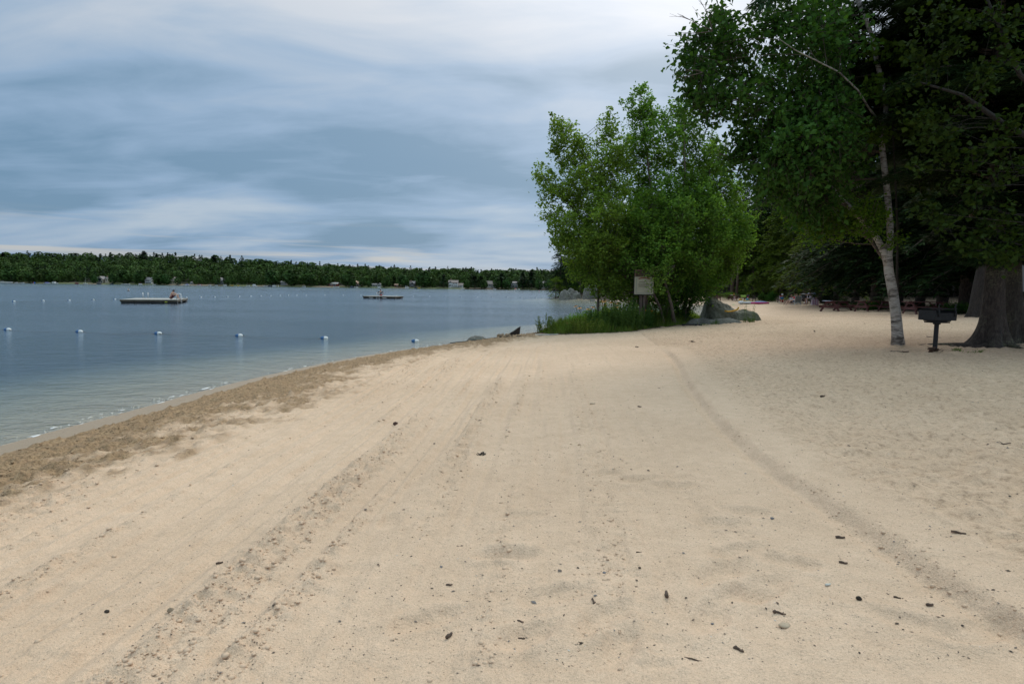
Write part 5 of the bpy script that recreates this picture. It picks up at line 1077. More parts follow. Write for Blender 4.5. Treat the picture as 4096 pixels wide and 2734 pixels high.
towel('pale pink towel hanging off the left end of the far towel table', (tw[0]-1.2, tw[1], tz_), .8, .5, .75, PINKT, R(-90))
towel('lime green cloth draped over the far towel table front', (tw[0]+.25, tw[1]-.1, tz_), .8, .6, .35, LIMET, R(180)); towel('black cloth spread on the far towel table', (tw[0]-.35, tw[1]+.05, tz_), .6, .55, .05, BLK, R(180)); towel('violet cloth hanging on right end of the far towel table', (tw[0]+1.12, tw[1], tz_), .35, .3, .3, PURT, R(90))
m = MB(); m.lathe([(.06, 0), (.06, .2), (.03, .26), (.03, .30)], 10); o = m.build('bottle', pmat('orange_plastic', (.55, .2, .03), None, 9, .4), loc=(tw[0]-1.0, tw[1]-.05, tz_), smooth=True); tag(o, 'orange bottle standing on the far towel table', 'bottle')

# ------------------------------------------------------------------ people and belongings on the beach
ALU = pmat('aluminium_tube', (.55, .56, .58), (.4, .41, .42), 20, .35, metal=.6)
PSC = 1.18
def beach_chair(label, loc, rz, mat, group='folding beach chairs of the seated group'):
    t = thing('beach_chair', label, 'chair', loc, rz, group, 1.18)
    m = MB(); m.box((0, .05, .27), (.50, .48, .015), M=Matrix.Rotation(.12, 3, 'X')); m.build('seat', mat, t)
    m = MB(); m.box((0, -.33, .57), (.48, .60, .015), M=Matrix.Rotation(R(-66), 3, 'X')); m.build('backrest', mat, t)
    for s in (-1, 1):
        m = MB(); m.tube([(s*.26, .30, 0), (s*.26, -.22, .46)], .014, 6); m.tube([(s*.26, -.32, 0), (s*.26, .26, .31)], .014, 6); m.tube([(s*.25, -.20, .28), (s*.25, -.45, .87)], .014, 6); m.tube([(s*.28, .26, .45), (s*.28, -.26, .46)], .02, 6); m.build('side_frame', ALU, t, smooth=True)
    return t
STR = pmat('striped_cloth', (.5, .5, .52), (.02, .02, .03), 16, .8, sc=(.4, .4, 3))
def gp(px, py): q = on_ground(px, py); return q
q = gp(3128, 1215); beach_chair('red folding beach chair under the man in a white cap', q, R(160), REDC); person('man in white cap, blue shirt and red shorts on a red beach chair', q, R(160), 'chair', SKIN2, HAIRD, cloth('blue_shirt', (.01, .09, .22)), REDC, cloth('white_cap', (.75, .72, .75)))
q = gp(3158, 1219); person('person in a black and white striped top sitting second from left in the group', (q[0], q[1]-.2, q[2]-.05), R(110), 'chair', SKIN2, HAIRB, STR, GRYC); beach_chair('low folding chair under the person in the striped top', (q[0], q[1]-.2, q[2]-.05), R(110), REDC)
q = gp(3166, 1220); beach_chair('grey backed folding chair seen from behind in front of the group', (q[0]+.2, q[1]-1.0, q[2]), R(-20), GRYC)
q = gp(3180, 1219); beach_chair('navy folding chair turned left in the seated group', q, R(75), NAVY); person('person in dark swimwear leaning back in the navy chair', q, R(75), 'chair', SKIN, HAIRB, NAVY, NAVY)
q = gp(3193, 1216); beach_chair('magenta backed folding chair at the right of the group', q, R(60), MAG); person('person in a white shirt with long light hair in the magenta chair', q, R(60), 'chair', SKIN, HAIRB, cloth('white_shirt', (.62, .6, .68)), GRYC, long_hair=True)
q = gp(3187, 1212); beach_chair('teal folding chair behind the white shirted person', (q[0], q[1]+.8, q[2]), R(120), TEAL); person('person in a teal top behind the white shirted person', (q[0], q[1]+.8, q[2]), R(120), 'chair', SKIN, HAIRB, cloth('teal_top', (.04, .32, .36)), GRYC)
q = gp(3290, 1222); person('person in a white top and white shorts sitting at the laden table', (q[0]+.3, q[1]+3, q[2]), R(100), 'bench', SKIN2, HAIRB, cloth('white_top', (.55, .5, .6)), WHT, sc=1.12)
q = gp(3262, 1214); person('person in a light blue shirt bending over the laden table', (q[0], q[1]+1, q[2]), R(-60), 'bench', SKIN2, HAIRB, LBL, NAVY, sc=1.12)
q = gp(2750, 1203); person('person in dark clothes standing on the far beach beside the leafy tree', (q[0], q[1]-4, gz(q[0], q[1]-4)), R(150), 'stand', SKIN, HAIRB, BLK, BLK)
for i, (px, py, sh, lb, po) in enumerate([(2668, 1220, REDC, 'bather in red shorts seen through the leaves on the far beach', 'stand'), (2692, 1222, MAG, 'bather in pinkish swimwear behind the leafy thicket', 'stand'), (2712, 1228, NAVY, 'bather in blue shorts wading behind the thicket', 'stand')]):
    q = on_z(px, py, .02); q = np.array([q[0], q[1], gz(q[0], q[1])]); person(lb, q, R(40+90*i), po, SKIN, HAIRB, None, sh, sc=.85)
for i, (px, py, mt, lb) in enumerate([(2640, 1217, TEAL, 'teal beach chair glimpsed between the birch trunks'), (2658, 1216, TEAL, 'second teal beach chair right of the trunk'), (2736, 1205, TEAL, 'teal chair in the open beside the thicket')]):
    q = on_ground(px, py-6); beach_chair(lb, q, R(160+20*i), mt, 'teal beach chairs behind the leafy clump')
# bags, grill, cooler, ball
q = gp(3228, 1217); t = thing('park_grill', 'dark pedestal grill with a white towel on its left side', 'grill', (q[0], q[1], q[2]), 0); m = MB(); m.lathe([(.05, -.1), (.05, .7)], 12); m.build('pedestal', GR, t); m = MB(); m.box((0, 0, .72), (.9, .5, .03)); m.box((0, .25, .9), (.9, .01, .36)); m.box((0, -.25, .86), (.9, .01, .28)); m.box((-.45, 0, .9), (.01, .49, .36)); m.box((.45, 0, .9), (.01, .49, .36)); m.build('firebox', GR, t)
towel('long white towel hanging from the dark grill near the group', (q[0]-.55, q[1]-.2, q[2]+1.16), .45, .7, .95, WHT, R(-90))
def bag(label, loc, w, d, h, mat, stripe=None, rz=0):
    t = thing('tote_bag', label, 'bag', loc, rz); m = MB(); m.add([(-w/2, -d/2, 0), (w/2, -d/2, 0), (w/2, d/2, 0), (-w/2, d/2, 0), (-w*.45, -d*.3, h), (w*.45, -d*.3, h), (w*.45, d*.3, h), (-w*.45, d*.3, h)], [(3, 2, 1, 0), (0, 1, 5, 4), (1, 2, 6, 5), (2, 3, 7, 6), (3, 0, 4, 7), (4, 5, 6, 7)]); m.build('body', mat, t, bevel=.02)
    m = MB(); m.tube([(-w*.2, -d*.32, h-.02), (-w*.15, -d*.3, h+.18), (w*.15, -d*.3, h+.18), (w*.2, -d*.32, h-.02)], .014, 6); m.build('handle', stripe or mat, t)
    if stripe: m = MB(); [m.box((k*w*.36, -d*.42, h*.48), (w*.14, .03, h*.9), M=Matrix.Rotation(R(-8), 3, 'X')) for k in (-1, 0, 1)]; m.build('stripes', stripe, t)
bag('white bag with black stripes on the bench near the light blue shirt', (*gp(3245, 1214)[:2], gp(3245, 1214)[2]+.45), .62, .3, .52, cloth('white_canvas', (.6, .6, .62)), NAVY)
bag('white and pink beach bag standing on sand left of the angled table', gp(3258, 1220), .7, .4, .62, cloth('white_pink_canvas', (.6, .52, .6)), cloth('pink_stripe', (.5, .25, .4)))
bag('dark backpack slumped on the dark grill by the towel', (*(gp(3236, 1217)[:2]+np.array([.1, -.5])), gp(3236, 1217)[2]+.8), .5, .3, .42, BLK)
q = gp(3250, 1217); m = MB(); m.lathe([(.10, 0), (.14, .3), (.15, .31), (.13, .3)], 14); o = m.build('bucket', pmat('blue_plastic', (.01, .07, .3), None, 9, .4), loc=(q[0], q[1], q[2]), smooth=True); tag(o, 'blue bucket beside the white and pink bag', 'bucket')
tb3 = tables[0].location; towel('pale sheet crumpled on the left end of the angled red table', (tb3[0]-1.0, tb3[1]-.55, tb3[2]+.775), .5, .5, .02, cloth('lilac_sheet', (.5, .52, .66)), R(30))
q = gp(3219.5, 1218); m = MB(); m.blob((0, 0, .15), (.15, .15, .15), amp=.0, nu=20, nv=14); o = m.build('ball', pmat('white_vinyl', (.6, .52, .48), (.5, .4, .38), 5, .4), loc=q, smooth=True); tag(o, 'white beach ball lying on the sand right of the group', 'ball')
# inflatables
q = gp(3040, 1216); t = thing('inflatable_float', 'pink inflatable float with pale and blue pillow on the far sand', 'inflatable', q, 0); m = MB(); m.tube([(1.05*math.cos(a), .45*math.sin(a), .13) for a in np.linspace(0, 2*math.pi, 24)], .12, 10, caps=False); m.build('ring', cloth('hot_pink_vinyl', (.42, .03, .15)), t, smooth=True); m = MB(); m.blob((.1, 0, .26), (.8, .34, .12), seed=2, amp=.06, nu=16); m.build('pillow', cloth('lilac_vinyl', (.5, .45, .62), (.1, .3, .55)), t, smooth=True)
q = gp(2992, 1216); t = thing('inflatable_float', 'white and grey inflatable lying left of the pink one', 'inflatable', q, 0.1); m = MB(); m.blob((-.9, 0, .2), (.42, .35, .24), seed=4, amp=.1, nu=14); m.blob((.1, 0, .18), (1.1, .4, .2), seed=6, amp=.12, nu=18); m.build('body', cloth('white_vinyl_sheet', (.62, .63, .63), (.4, .42, .43)), t, smooth=True); m = MB(); m.tube([(1.0, 0, .15), (1.35, .05, .12), (1.5, .1, .06)], [.14, .10, .03], 8); m.build('tail', GRYC, t, smooth=True)
q = gp(2985, 1210); t = thing('inflatable_float', 'yellow patterned inflatable behind the white one', 'inflatable', q, .2); m = MB(); m.tube([(.85*math.cos(a), .4*math.sin(a), .15) for a in np.linspace(0, 2*math.pi, 22)], .13, 8, caps=False); m.blob((-.9, 0, .35), (.2, .16, .25), seed=1, amp=.15); m.build('ring', pmat('mottled_yellow_vinyl', (.6, .38, .06), (.3, .16, .05), 9, .6), t, smooth=True)
q = gp(2987, 1207); person('small child in red cap and teal swimwear crouching behind the inflatables', (q[0], q[1], q[2]), R(-60), 'hug', SKIN, HAIRD, cloth('teal_child_shirt', (.03, .22, .30)), TEAL, REDC, sc=.75)
q = gp(2934, 1219); m = MB(); m.lathe([(.16, 0), (.19, .02), (.16, .045), (.03, .05)], 16); o = m.build('frisbee', pmat('green_plastic', (.1, .6, .15), None, 9, .4), loc=q, smooth=True); tag(o, 'small bright green disc lying on the far sand', 'frisbee')

# pale low building seen through the woods, white board at right edge
q = at_depth(2962, 1166, 118); hz = gz(q[0], q[1]); s = 118/FPX; t = thing('park_building', 'pale low building with grey roof and white eaves beyond the trees', 'building', (q[0], q[1], hz), 0)
top = at_depth(2962, 1143, 118)[2]-hz; bot = at_depth(2962, 1170, 118)[2]-hz
m = MB(); m.box((-.2, 2, (bot+top)/2-.9), (4.4, 3.0, abs(top-bot)+1.4)); m.build('wall', cmat('pale_wall', (.42, .42, .42)), t)
m = MB(); m.add([(-2.5, .2, top-1.25), (1.0, .2, top-1.25), (.2, .9, top-.22), (-2.5, .9, top-.22), (-2.5, .45, top-1.25), (1.0, .45, top-1.25), (.2, 1.1, top-.22), (-2.5, 1.1, top-.22)], [(0, 1, 2, 3), (7, 6, 5, 4), (0, 4, 5, 1), (1, 5, 6, 2), (2, 6, 7, 3), (3, 7, 4, 0)]); m.build('roof', cmat('grey_roof_felt', (.13, .125, .13)), t)
m = MB(); m.box((-.3, .75, top-.08), (4.6, .7, .22)); m.add([(2.0, .4, top), (2.75, .4, top-.5), (2.6, .4, top-.62), (2.0, .4, top-.2), (2.0, .6, top), (2.75, .6, top-.5), (2.6, .6, top-.62), (2.0, .6, top-.2)], [(0, 1, 2, 3), (7, 6, 5, 4), (0, 4, 5, 1), (1, 5, 6, 2), (2, 6, 7, 3), (3, 7, 4, 0)]); m.build('eaves', cmat('white_eaves', (.62, .62, .6)), t)
q = at_depth(4092, 1165, 16.5); t = thing('pale_panel_board', 'pale grey upright board behind the large pine at the right edge', 'board', (q[0]+.3, q[1], gz(q[0], q[1])), 0); zt = at_depth(4085, 1060, 16.5)[2]-gz(q[0], q[1]); m = MB(); m.box((0, 0, zt-.36), (.9, .05, .72)); m.build('panel', cmat('pale_board', (.26, .28, .30)), t, bevel=.005); m = MB(); [m.box((s*.36, .05, zt/2-.2), (.08, .06, zt+.1)) for s in (-1, 1)]; m.build('post', POSTW, t)
# ------------------------------------------------------------------ the leafy clump on the spit
D0 = 27.5
def W(px, py, D=D0): return at_depth(px, py, D)
def blobs_of(L_, D, spread, seed, dens=1):
    rr = random.Random(seed); out = []
    for (px, py, r) in L_:
        dd = D+rr.uniform(-spread, spread)*(r/90 if r < 90 else 1); rm = r/FPX*dd; out.append((at_depth(px, py, dd), rm))
        if r >= 75:   # give thick parts of the crown real depth
            for k in ((-1, 1) if r >= 84 else (rr.choice([-1, 1]),)): d2 = D+k*spread*rr.uniform(.5, 1.0); out.append((at_depth(px+rr.uniform(-.25, .25)*r, py+rr.uniform(-.25, .25)*r, d2), r*.78/FPX*d2))
    return out
def stem(pxs, D, r0, r1, z0=None):
    n = len(pxs); P = [at_depth(p[0], p[1], D+(p[2] if len(p) > 2 else 0)) for p in pxs]
    if z0 is not None: P[0][2] = z0
    return (P, [float(v) for v in np.linspace(r0, r1, n)])
def base_at(px, D): q = at_depth(px, 1290, D); return np.array([q[0], q[1], gz(q[0], q[1])-.05])
bs = [
 (2652, 27.5, 'middle multi stemmed leafy tree, tallest on the sandy spit', [[(2650,1290),(2650,1130),(2630,950),(2605,760),(2580,560),(2562,380)], [(2655,1290),(2690,1100),(2720,900),(2740,700),(2735,470)]],
  [(2563,352,16),(2552,385,22),(2585,395,20),(2545,430,36),(2590,450,40),(2560,500,52),(2625,485,30),(2615,560,52),(2550,590,50),(2520,640,50),(2640,640,52),(2700,455,28),(2685,505,40),(2735,445,24),(2738,480,38),(2695,570,45),(2755,545,44),(2715,640,52),(2780,610,42),(2590,700,48),(2660,735,50),(2740,735,66),(2545,760,62),(2620,830,92),(2730,860,95),(2560,930,95),(2670,980,105),(2610,1060,80),(2700,1090,80),(2520,1040,80),(2480,905,70)]),
 (2600, 26.8, 'left leaning leafy stem reaching over the water on the spit', [[(2605,1292),(2570,1130),(2500,980),(2420,800),(2360,650),(2260,540)], [(2602,1290),(2540,1120),(2400,960),(2290,830),(2170,700)]],
  [(2232,492,20),(2218,530,26),(2250,530,34),(2290,555,38),(2240,585,36),(2335,585,36),(2270,640,46),(2325,660,52),(2365,705,44),(2295,715,40),(2148,672,18),(2158,705,26),(2192,725,36),(2235,745,44),(2285,775,50),(2340,790,62),(2200,790,30),(2180,815,16),(2215,860,36),(2255,895,50),(2240,940,36),(2330,870,72),(2420,470,16),(2432,490,26),(2440,535,34),(2415,570,30),(2455,600,44),(2430,650,50),(2480,660,46),(2405,720,52),(2460,745,60),(2420,840,78),(2330,970,76),(2420,980,84),(2260,990,44),(2235,965,24),(2380,1060,66),(2460,1085,62),(2300,1050,44)]),
 (2730, 28.5, 'right hand rounded leafy tree of the spit, hanging above the boulder', [[(2725,1285),(2760,1120),(2800,960),(2830,800),(2840,640)], [(2730,1285),(2800,1130),(2880,1000),(2930,900)]],
  [(2848,575,26),(2860,610,34),(2825,635,44),(2880,650,34),(2835,700,54),(2790,690,46),(2900,700,30),(2795,790,76),(2870,800,70),(2935,770,40),(2960,810,34),(2830,880,85),(2920,880,72),(2975,880,42),(2860,970,82),(2940,970,62),(2985,950,34),(2800,1050,84),(2890,1060,62),(2930,1045,44),(2840,1120,54),(2770,1130,60),(2895,1110,26),(2720,1165,44)]),
]
LOWB = {0: [(2620,1195,40),(2560,1185,34),(2670,1210,30),(2600,1130,40),(2655,1165,44),(2540,1120,50),(2590,1060,60),(2640,1105,36)], 1: [(2440,1190,30),(2380,1160,30),(2440,1140,44),(2490,1165,46),(2530,1200,40),(2340,1100,36),(2400,1110,44),(2300,1110,26)], 2: [(2760,1180,40),(2800,1165,40),(2690,1200,44),(2850,1165,28),(2730,1110,50)]}
for i, (bx, D, lb, st, bl) in enumerate(bs):
    B = base_at(bx, D); S = [stem(s, D, .10, .018, B[2]) for s in st]
    blob_tree('leafy_tree', lb, 'tree', B, S, blobs_of([b_ for b_ in bl+LOWB[i] if b_[1] < 1250], D, 1.7, i), BIRCH_LEAF, BARK_G, leaf=.13, per=26, dens=2.7, shoot=(.8, .7, .42), fs=.6, seed=20+i, group='leafy trees on the sandy spit', csize=.30)
tq = thing('leafy_bough', 'leafy bough hanging in front of the top right of the notice board', 'branch', at_depth(2700, 1060, 25.4)); _g = np.random.default_rng(8); _C = []; _m = MB()
for a, b, n_ in [(2655,1075,50),(2630,1085,45),(2600,1092,40),(2575,1100,22),(2615,1120,40),(2600,1145,22),(2640,1130,50),(2610,1160,14),(2650,1165,40),(2660,1110,60),(2625,1150,24)]:
    e = at_depth(a, b, 25.1); _C.append(e+_g.normal(size=(n_, 3))*.10); _m.tube([Vector((0, 0, 0)), Vector(e)-tq.location], [.012, .004], 4)
_m.build('branches', TWIG, tq, smooth=True); link('foliage', tri_mesh('foliage', [quads_leaves(np.concatenate(_C)-np.array(tq.location), .095, _g, droop=.5)]), BIRCH_LEAF, tq)
# low thicket of saplings in front of the far beach
B = base_at(2745, 28); blob_tree('sapling_thicket', 'dark thicket of saplings at the foot of the right leafy tree', 'bush', B, [stem([(2740,1288),(2745,1230),(2752,1170)], 28, .03, .01, B[2]), stem([(2720,1288),(2705,1230),(2700,1180)], 28, .03, .01, B[2]), stem([(2680,1290),(2676,1220),(2668,1150)], 28.3, .045, .02, B[2])], [(at_depth(a, b, 28+c), r/FPX*28) for a, b, c, r in [(2700,1205,0,34),(2735,1195,.3,34),(2762,1210,-.2,24),(2715,1245,0,30),(2750,1245,.2,24),(2690,1165,.4,40),(2740,1155,-.4,44),(2773,1180,0,18),(2665,1230,.5,16),(2790,1197,-.6,12),(2813,1200,-.6,10)]], DARK_LEAF, BARK_G, leaf=.08, per=50, dens=2.4, seed=31, csize=.24)
# extra pale stems visible under the crown
for i, (pts, r, lb) in enumerate([([(2700,1290),(2685,1220),(2660,1130),(2640,1040)], .085, 'stout grey stem right behind the notice board'), ([(2660,1288),(2640,1230),(2612,1170),(2600,1100)], .07, 'grey stem leaning left behind the notice board'), ([(2545,1140),(2480,1095),(2440,1070)], .05, '')]):
    if not lb: continue
    Bq = base_at(pts[0][0], 26.6); P = [at_depth(a, b, 26.6) for a, b in pts]; P[0][2] = Bq[2]; m = MB(); m.tube([p-Bq for p in P], list(np.linspace(r, r*.6, len(P))), 10); t = thing('young_tree', lb, 'tree', Bq, 0); m.build('trunk', BARK_G, t, smooth=True)
    rng = np.random.default_rng(60+i); C = np.concatenate([P[-1]+rng.normal(size=(60, 3))*.25+rng.normal(size=3)*.3 for _ in range(9)])-Bq; link('crown', tri_mesh('crown', [quads_leaves(C, .085, rng, droop=.25)]), BIRCH_LEAF, t)

# ------------------------------------------------------------------ near white birch
BD = 13.3
bb_ = on_ground(3592, 1383, True); BD = float(bb_[1]); print('birch', bb_)
main = [(3592,1390,0),(3590,1340,0),(3583,1250,0),(3570,1160,0),(3556,1090,0),(3550,1020,0)]
right_ = [(3550,1020,0),(3562,960,.05),(3560,900,.1),(3552,800,.1),(3541,697,.1),(3525,560,.1),(3532,500,.1),(3545,440,.1),(3530,340,.1),(3508,250,.1),(3487,140,.1),(3455,60,0),(3420,-20,0),(3390,-160,0),(3370,-330,0)]
left_ = [(3540,1015,0),(3512,960,0),(3486,920,.1),(3430,860,.2),(3360,790,.2),(3300,720,.2),(3222,560,.2),(3150,450,.3),(3050,320,.3),(2980,240,.3)]
bare = [(3530,500,.1),(3480,440,-.6),(3430,360,-1.0),(3355,288,-1.4),(3260,240,-1.7),(3180,200,-1.8),(3106,149,-1.9)]
mk = lambda L_, r0, r1, ts=None: ([at_depth(a, b, BD+c) for a, b, c in L_], [float(v) for v in np.linspace(r0, r1, len(L_))])
sm = mk(main, .122, .10); sm[1][0] = .165; sm[1][1] = .130
stems = [(sm[0]+mk(right_[1:], 1, 1)[0], sm[1][:-1]+[.10]+[float(v) for v in np.linspace(.078, .034, len(right_)-1)]), mk([(3556,1090,0)]+left_, .085, .022), mk(bare, .024, .007)]
BLg = [(2735,185,16),(2770,150,22),(2790,175,44),(2830,120,34),(2855,60,26),(2890,30,28),(2880,80,40),(2850,160,54),(2930,105,34),(2905,150,42),(2900,200,60),(2760,235,40),(2800,260,54),(2740,295,22),(2790,320,48),(2850,300,60),(2745,370,16),(2770,385,26),(2815,385,46),(2870,390,60),(2790,435,34),(2835,445,40),(2745,405,14),
 (2950,270,60),(2990,330,56),(2945,400,60),(3010,500,70),(3010,590,70),(3020,650,60),(3070,430,64),(3080,560,74),(3090,660,64),(2905,620,26),(2940,630,26),(2880,615,16),(2925,680,20),(2990,690,30),(3060,735,50),(3110,760,60),
 (3000,120,30),(3060,90,50),(3040,160,34),(3110,60,60),(3130,150,60),(3080,230,30),(3190,60,70),(3160,250,54),(3230,160,70),(3080,330,60),(3170,360,70),(3150,480,80),(3160,600,80),(3170,700,80),(3240,420,80),(3250,560,84),(3250,680,84),(3270,300,70),(3300,60,80),(3350,180,80),(3380,330,70),(3340,440,84),(3340,580,84),(3400,500,60),(3200,800,70),(3290,790,74),(3370,720,74),(3420,620,60),(3440,400,54),(3420,200,60),(3420,60,60)]
BLl = [(3170,870,34),(3220,890,44),(3265,870,50),(3260,930,44),(3310,880,44),(3360,865,40),(3350,915,40),(3400,880,44),(3440,850,34),(3470,870,30),(3420,920,26),(3300,950,34),(3500,845,22),(3535,860,18)]
blob_tree('white_birch', 'leaning white barked birch beside the grill, its leaves hanging over the beach', 'tree', bb_, stems, blobs_of([b_ for b_ in BLg if b_[0] < 3370], BD-.3, 1.3, 4)+blobs_of([b_ for b_ in BLg if b_[0] >= 3370], BD+1.6, .6, 4), DARK_LEAF, BARK_W, leaf=.135, per=13, dens=5.6, shoot=(-.55, .8, .5), fs=.7, seed=40, csize=.19, droop=.75, trunk_n=18)
# low lime boughs hang from the same trunk: a small maple grows behind it
q = at_depth(3592, 1345, BD+1.2); MBse = np.array([q[0], q[1], gz(q[0], q[1])])
blob_tree('young_birch', 'yellow green young birch boughs low behind the white birch fork', 'tree', MBse, [([MBse, at_depth(3575, 1200, BD+1.2), at_depth(3550, 1060, BD+1.2), at_depth(3480, 960, BD+1.4), at_depth(3400, 900, BD+1.2)], [.05, .045, .04, .03, .015])], [(at_depth(a, b, BD+(.7 if a < 3440 else -.35)), r/FPX*BD) for a, b, r in BLl+[(3490,925,30),(3455,905,34),(3520,890,24),(3560,985,14),(3590,960,14)]], LIME_LEAF, BARK_G, leaf=.085, per=30, dens=5.5, seed=41, csize=.17, droop=.6)
mp = [(3530,190,30),(3560,215,36),(3600,200,30),(3650,240,44),(3590,250,30),(3540,300,30),(3480,340,36),(3520,370,44),(3580,330,34),(3560,400,40),(3610,360,34),(3450,500,30),(3500,510,40),(3550,490,30),(3600,470,30),(3520,560,30),(3640,450,40),(3700,480,44),(3750,520,40),(3680,540,44),(3630,520,30),(3740,450,30),(3790,620,34),(3850,600,34),(3700,640,40),(3770,720,40),(3690,760,34),(3880,700,50),(3960,740,44),(4020,700,50),(4060,620,40),(3930,820,36),(4000,840,30),(3990,40,30),(4060,60,34),(3900,500,30),(3980,480,40),(4050,420,40)]
q = at_depth(3990, 1330, 17.5); q[2] = gz(q[0], q[1]); 
blob_tree('maple', 'understory maple with yellow green tiered leaves between the birch and the big pine', 'tree', q, [([q, at_depth(3960, 1000, q[1]), at_depth(3880, 850, q[1]), at_depth(3790, 600, q[1]-.8), at_depth(3640, 380, q[1]-1.6), at_depth(3560, 230, q[1]-1.8)], [.07, .065, .06, .045, .03, .015]), ([at_depth(3880, 900, q[1]), at_depth(3960, 600, q[1]), at_depth(4040, 300, q[1])], [.05, .035, .015])], [(at_depth(a, b, q[1]-1.6 if a < 3800 else q[1]-.3), r/FPX*q[1]*.9) for a, b, r in mp], MAPLE_LEAF, TWIG, leaf=.12, per=20, dens=3.6, limbk=.4, seed=43, csize=.22, droop=.35, aspect=.9)
mq = [(3490,205,30),(3530,190,36),(3575,215,40),(3620,230,34),(3560,255,30),(3500,330,30),(3530,355,40),(3570,330,34),(3600,380,40),(3480,375,26),(3440,500,30),(3490,515,44),(3540,495,34),(3500,560,34),(3570,470,30),(3630,470,34),(3690,490,44),(3745,520,44),(3690,550,40),(3640,530,30),(3740,470,30),(3800,600,30),(3780,540,26),(3650,640,34),(3720,680,40),(3830,740,34),(3900,640,44),(3870,420,40),(3960,360,40),(4040,260,44),(3930,250,36),(3830,160,40),(3720,100,44),(3650,40,40),(3800,40,40),(3900,80,40),(3990,30,40),(4060,90,40),(4030,480,44),(3970,560,40),(4060,700,44),(3960,740,40),(3880,830,34),(4000,850,34),(4070,900,34),(3640,800,30),(3720,850,30),(3900,1000,34),(4080,1030,40),(4040,970,36),(3850,940,40),(3780,900,34),(3960,1010,30),(4000,1040,24),(3920,930,40),(3700,330,40),(3760,240,40),(3680,200,34)]
DKBARK = bark_brown('dark_maple_bark', (.05, .042, .036), (.03, .025, .02))
q = at_depth(3830, 1340, 11.2); q = np.array([q[0]+3.6, q[1], 0]); q[2] = gz(q[0], q[1])
blob_tree('maple', 'nearer maple rooted beyond the right edge, its dark leaves crossing the upper right', 'tree', q, [([q, q+[-.3, 0, 3.0], at_depth(4020, 500, 11.0), at_depth(3850, 380, 10.9), at_depth(3680, 330, 10.8)], [.09, .08, .05, .03, .015]), ([q+[-.3, 0, 3.0], at_depth(4080, 300, 11.2), at_depth(3950, 0, 11)], [.06, .04, .02])], [(at_depth(a, b, 10.9+((a*7+b*3) % 10)*.09), r/FPX*10.5) for a, b, r in mq if a >= 3660], MAPLE_LEAF, DKBARK, leaf=.105, per=22, dens=3.4, seed=47, csize=.20, droop=.35, aspect=.95, fs=.25, limbk=.32)
q = at_depth(3600, 1345, BD+.8); q = np.array([q[0], q[1], gz(q[0], q[1])])
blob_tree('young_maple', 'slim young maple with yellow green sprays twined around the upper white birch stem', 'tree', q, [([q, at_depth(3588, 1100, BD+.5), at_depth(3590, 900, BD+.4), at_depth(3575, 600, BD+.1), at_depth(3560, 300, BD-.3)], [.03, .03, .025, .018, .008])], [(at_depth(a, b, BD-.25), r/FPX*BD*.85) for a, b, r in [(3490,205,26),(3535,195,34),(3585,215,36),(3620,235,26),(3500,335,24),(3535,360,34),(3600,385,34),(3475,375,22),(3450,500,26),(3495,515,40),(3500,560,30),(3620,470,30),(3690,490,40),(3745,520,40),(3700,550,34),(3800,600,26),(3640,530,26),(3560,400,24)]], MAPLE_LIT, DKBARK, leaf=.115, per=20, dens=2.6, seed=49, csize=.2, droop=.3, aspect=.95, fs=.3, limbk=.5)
# dead twigs reaching left of the birch crown
def dead_twig(start, ends, seed, lb, r=.012):
    rng = np.random.default_rng(seed); m = MB(); S = np.array(start)
    for e in ends:
        c = curve(S, e, 5, rng, .07); m.tube([p-S for p in c], list(np.linspace(r, .003, 6)), 5)
        for k in (2, 3, 4):
            for _ in range(2): e2 = c[k]+(np.array(e)-S)*.35*rng.uniform(.5, 1)+rng.normal(size=3)*.12; m.tube([c[k]-S, (c[k]+e2)/2-S+rng.normal(size=3)*.02, e2-S], [r*.4, r*.25, .002], 4)
    o = m.build('dead_branch', TWIG, loc=S, smooth=True); tag(o, lb, 'branch'); return o
dead_twig(at_depth(2850, 125, BD-1.3), [at_depth(2710, 55, BD-1.3), at_depth(2720, 130, BD-1.3), at_depth(2800, 0, BD-1.4)], 1, 'bare grey twigs reaching past the top left of the birch crown')
dead_twig(at_depth(2810, 290, BD-1.3), [at_depth(2700, 312, BD-1.3), at_depth(2735, 285, BD-1.2)], 2, 'bare twigs pointing left below the birch crown tip')
dead_twig(at_depth(3925, 350, 13.5), [at_depth(3830, 505, 13.2), at_depth(3870, 430, 13), at_depth(3990, 430, 13.4), at_depth(3800, 440, 13)], 3, 'pale dead branch hanging in front of the dark pine at upper right')
dead_twig(at_depth(2240, 850, 27), [at_depth(2165, 890, 27), at_depth(2195, 850, 27)], 4, 'small bare twig on the water side of the left leafy stem', .015)

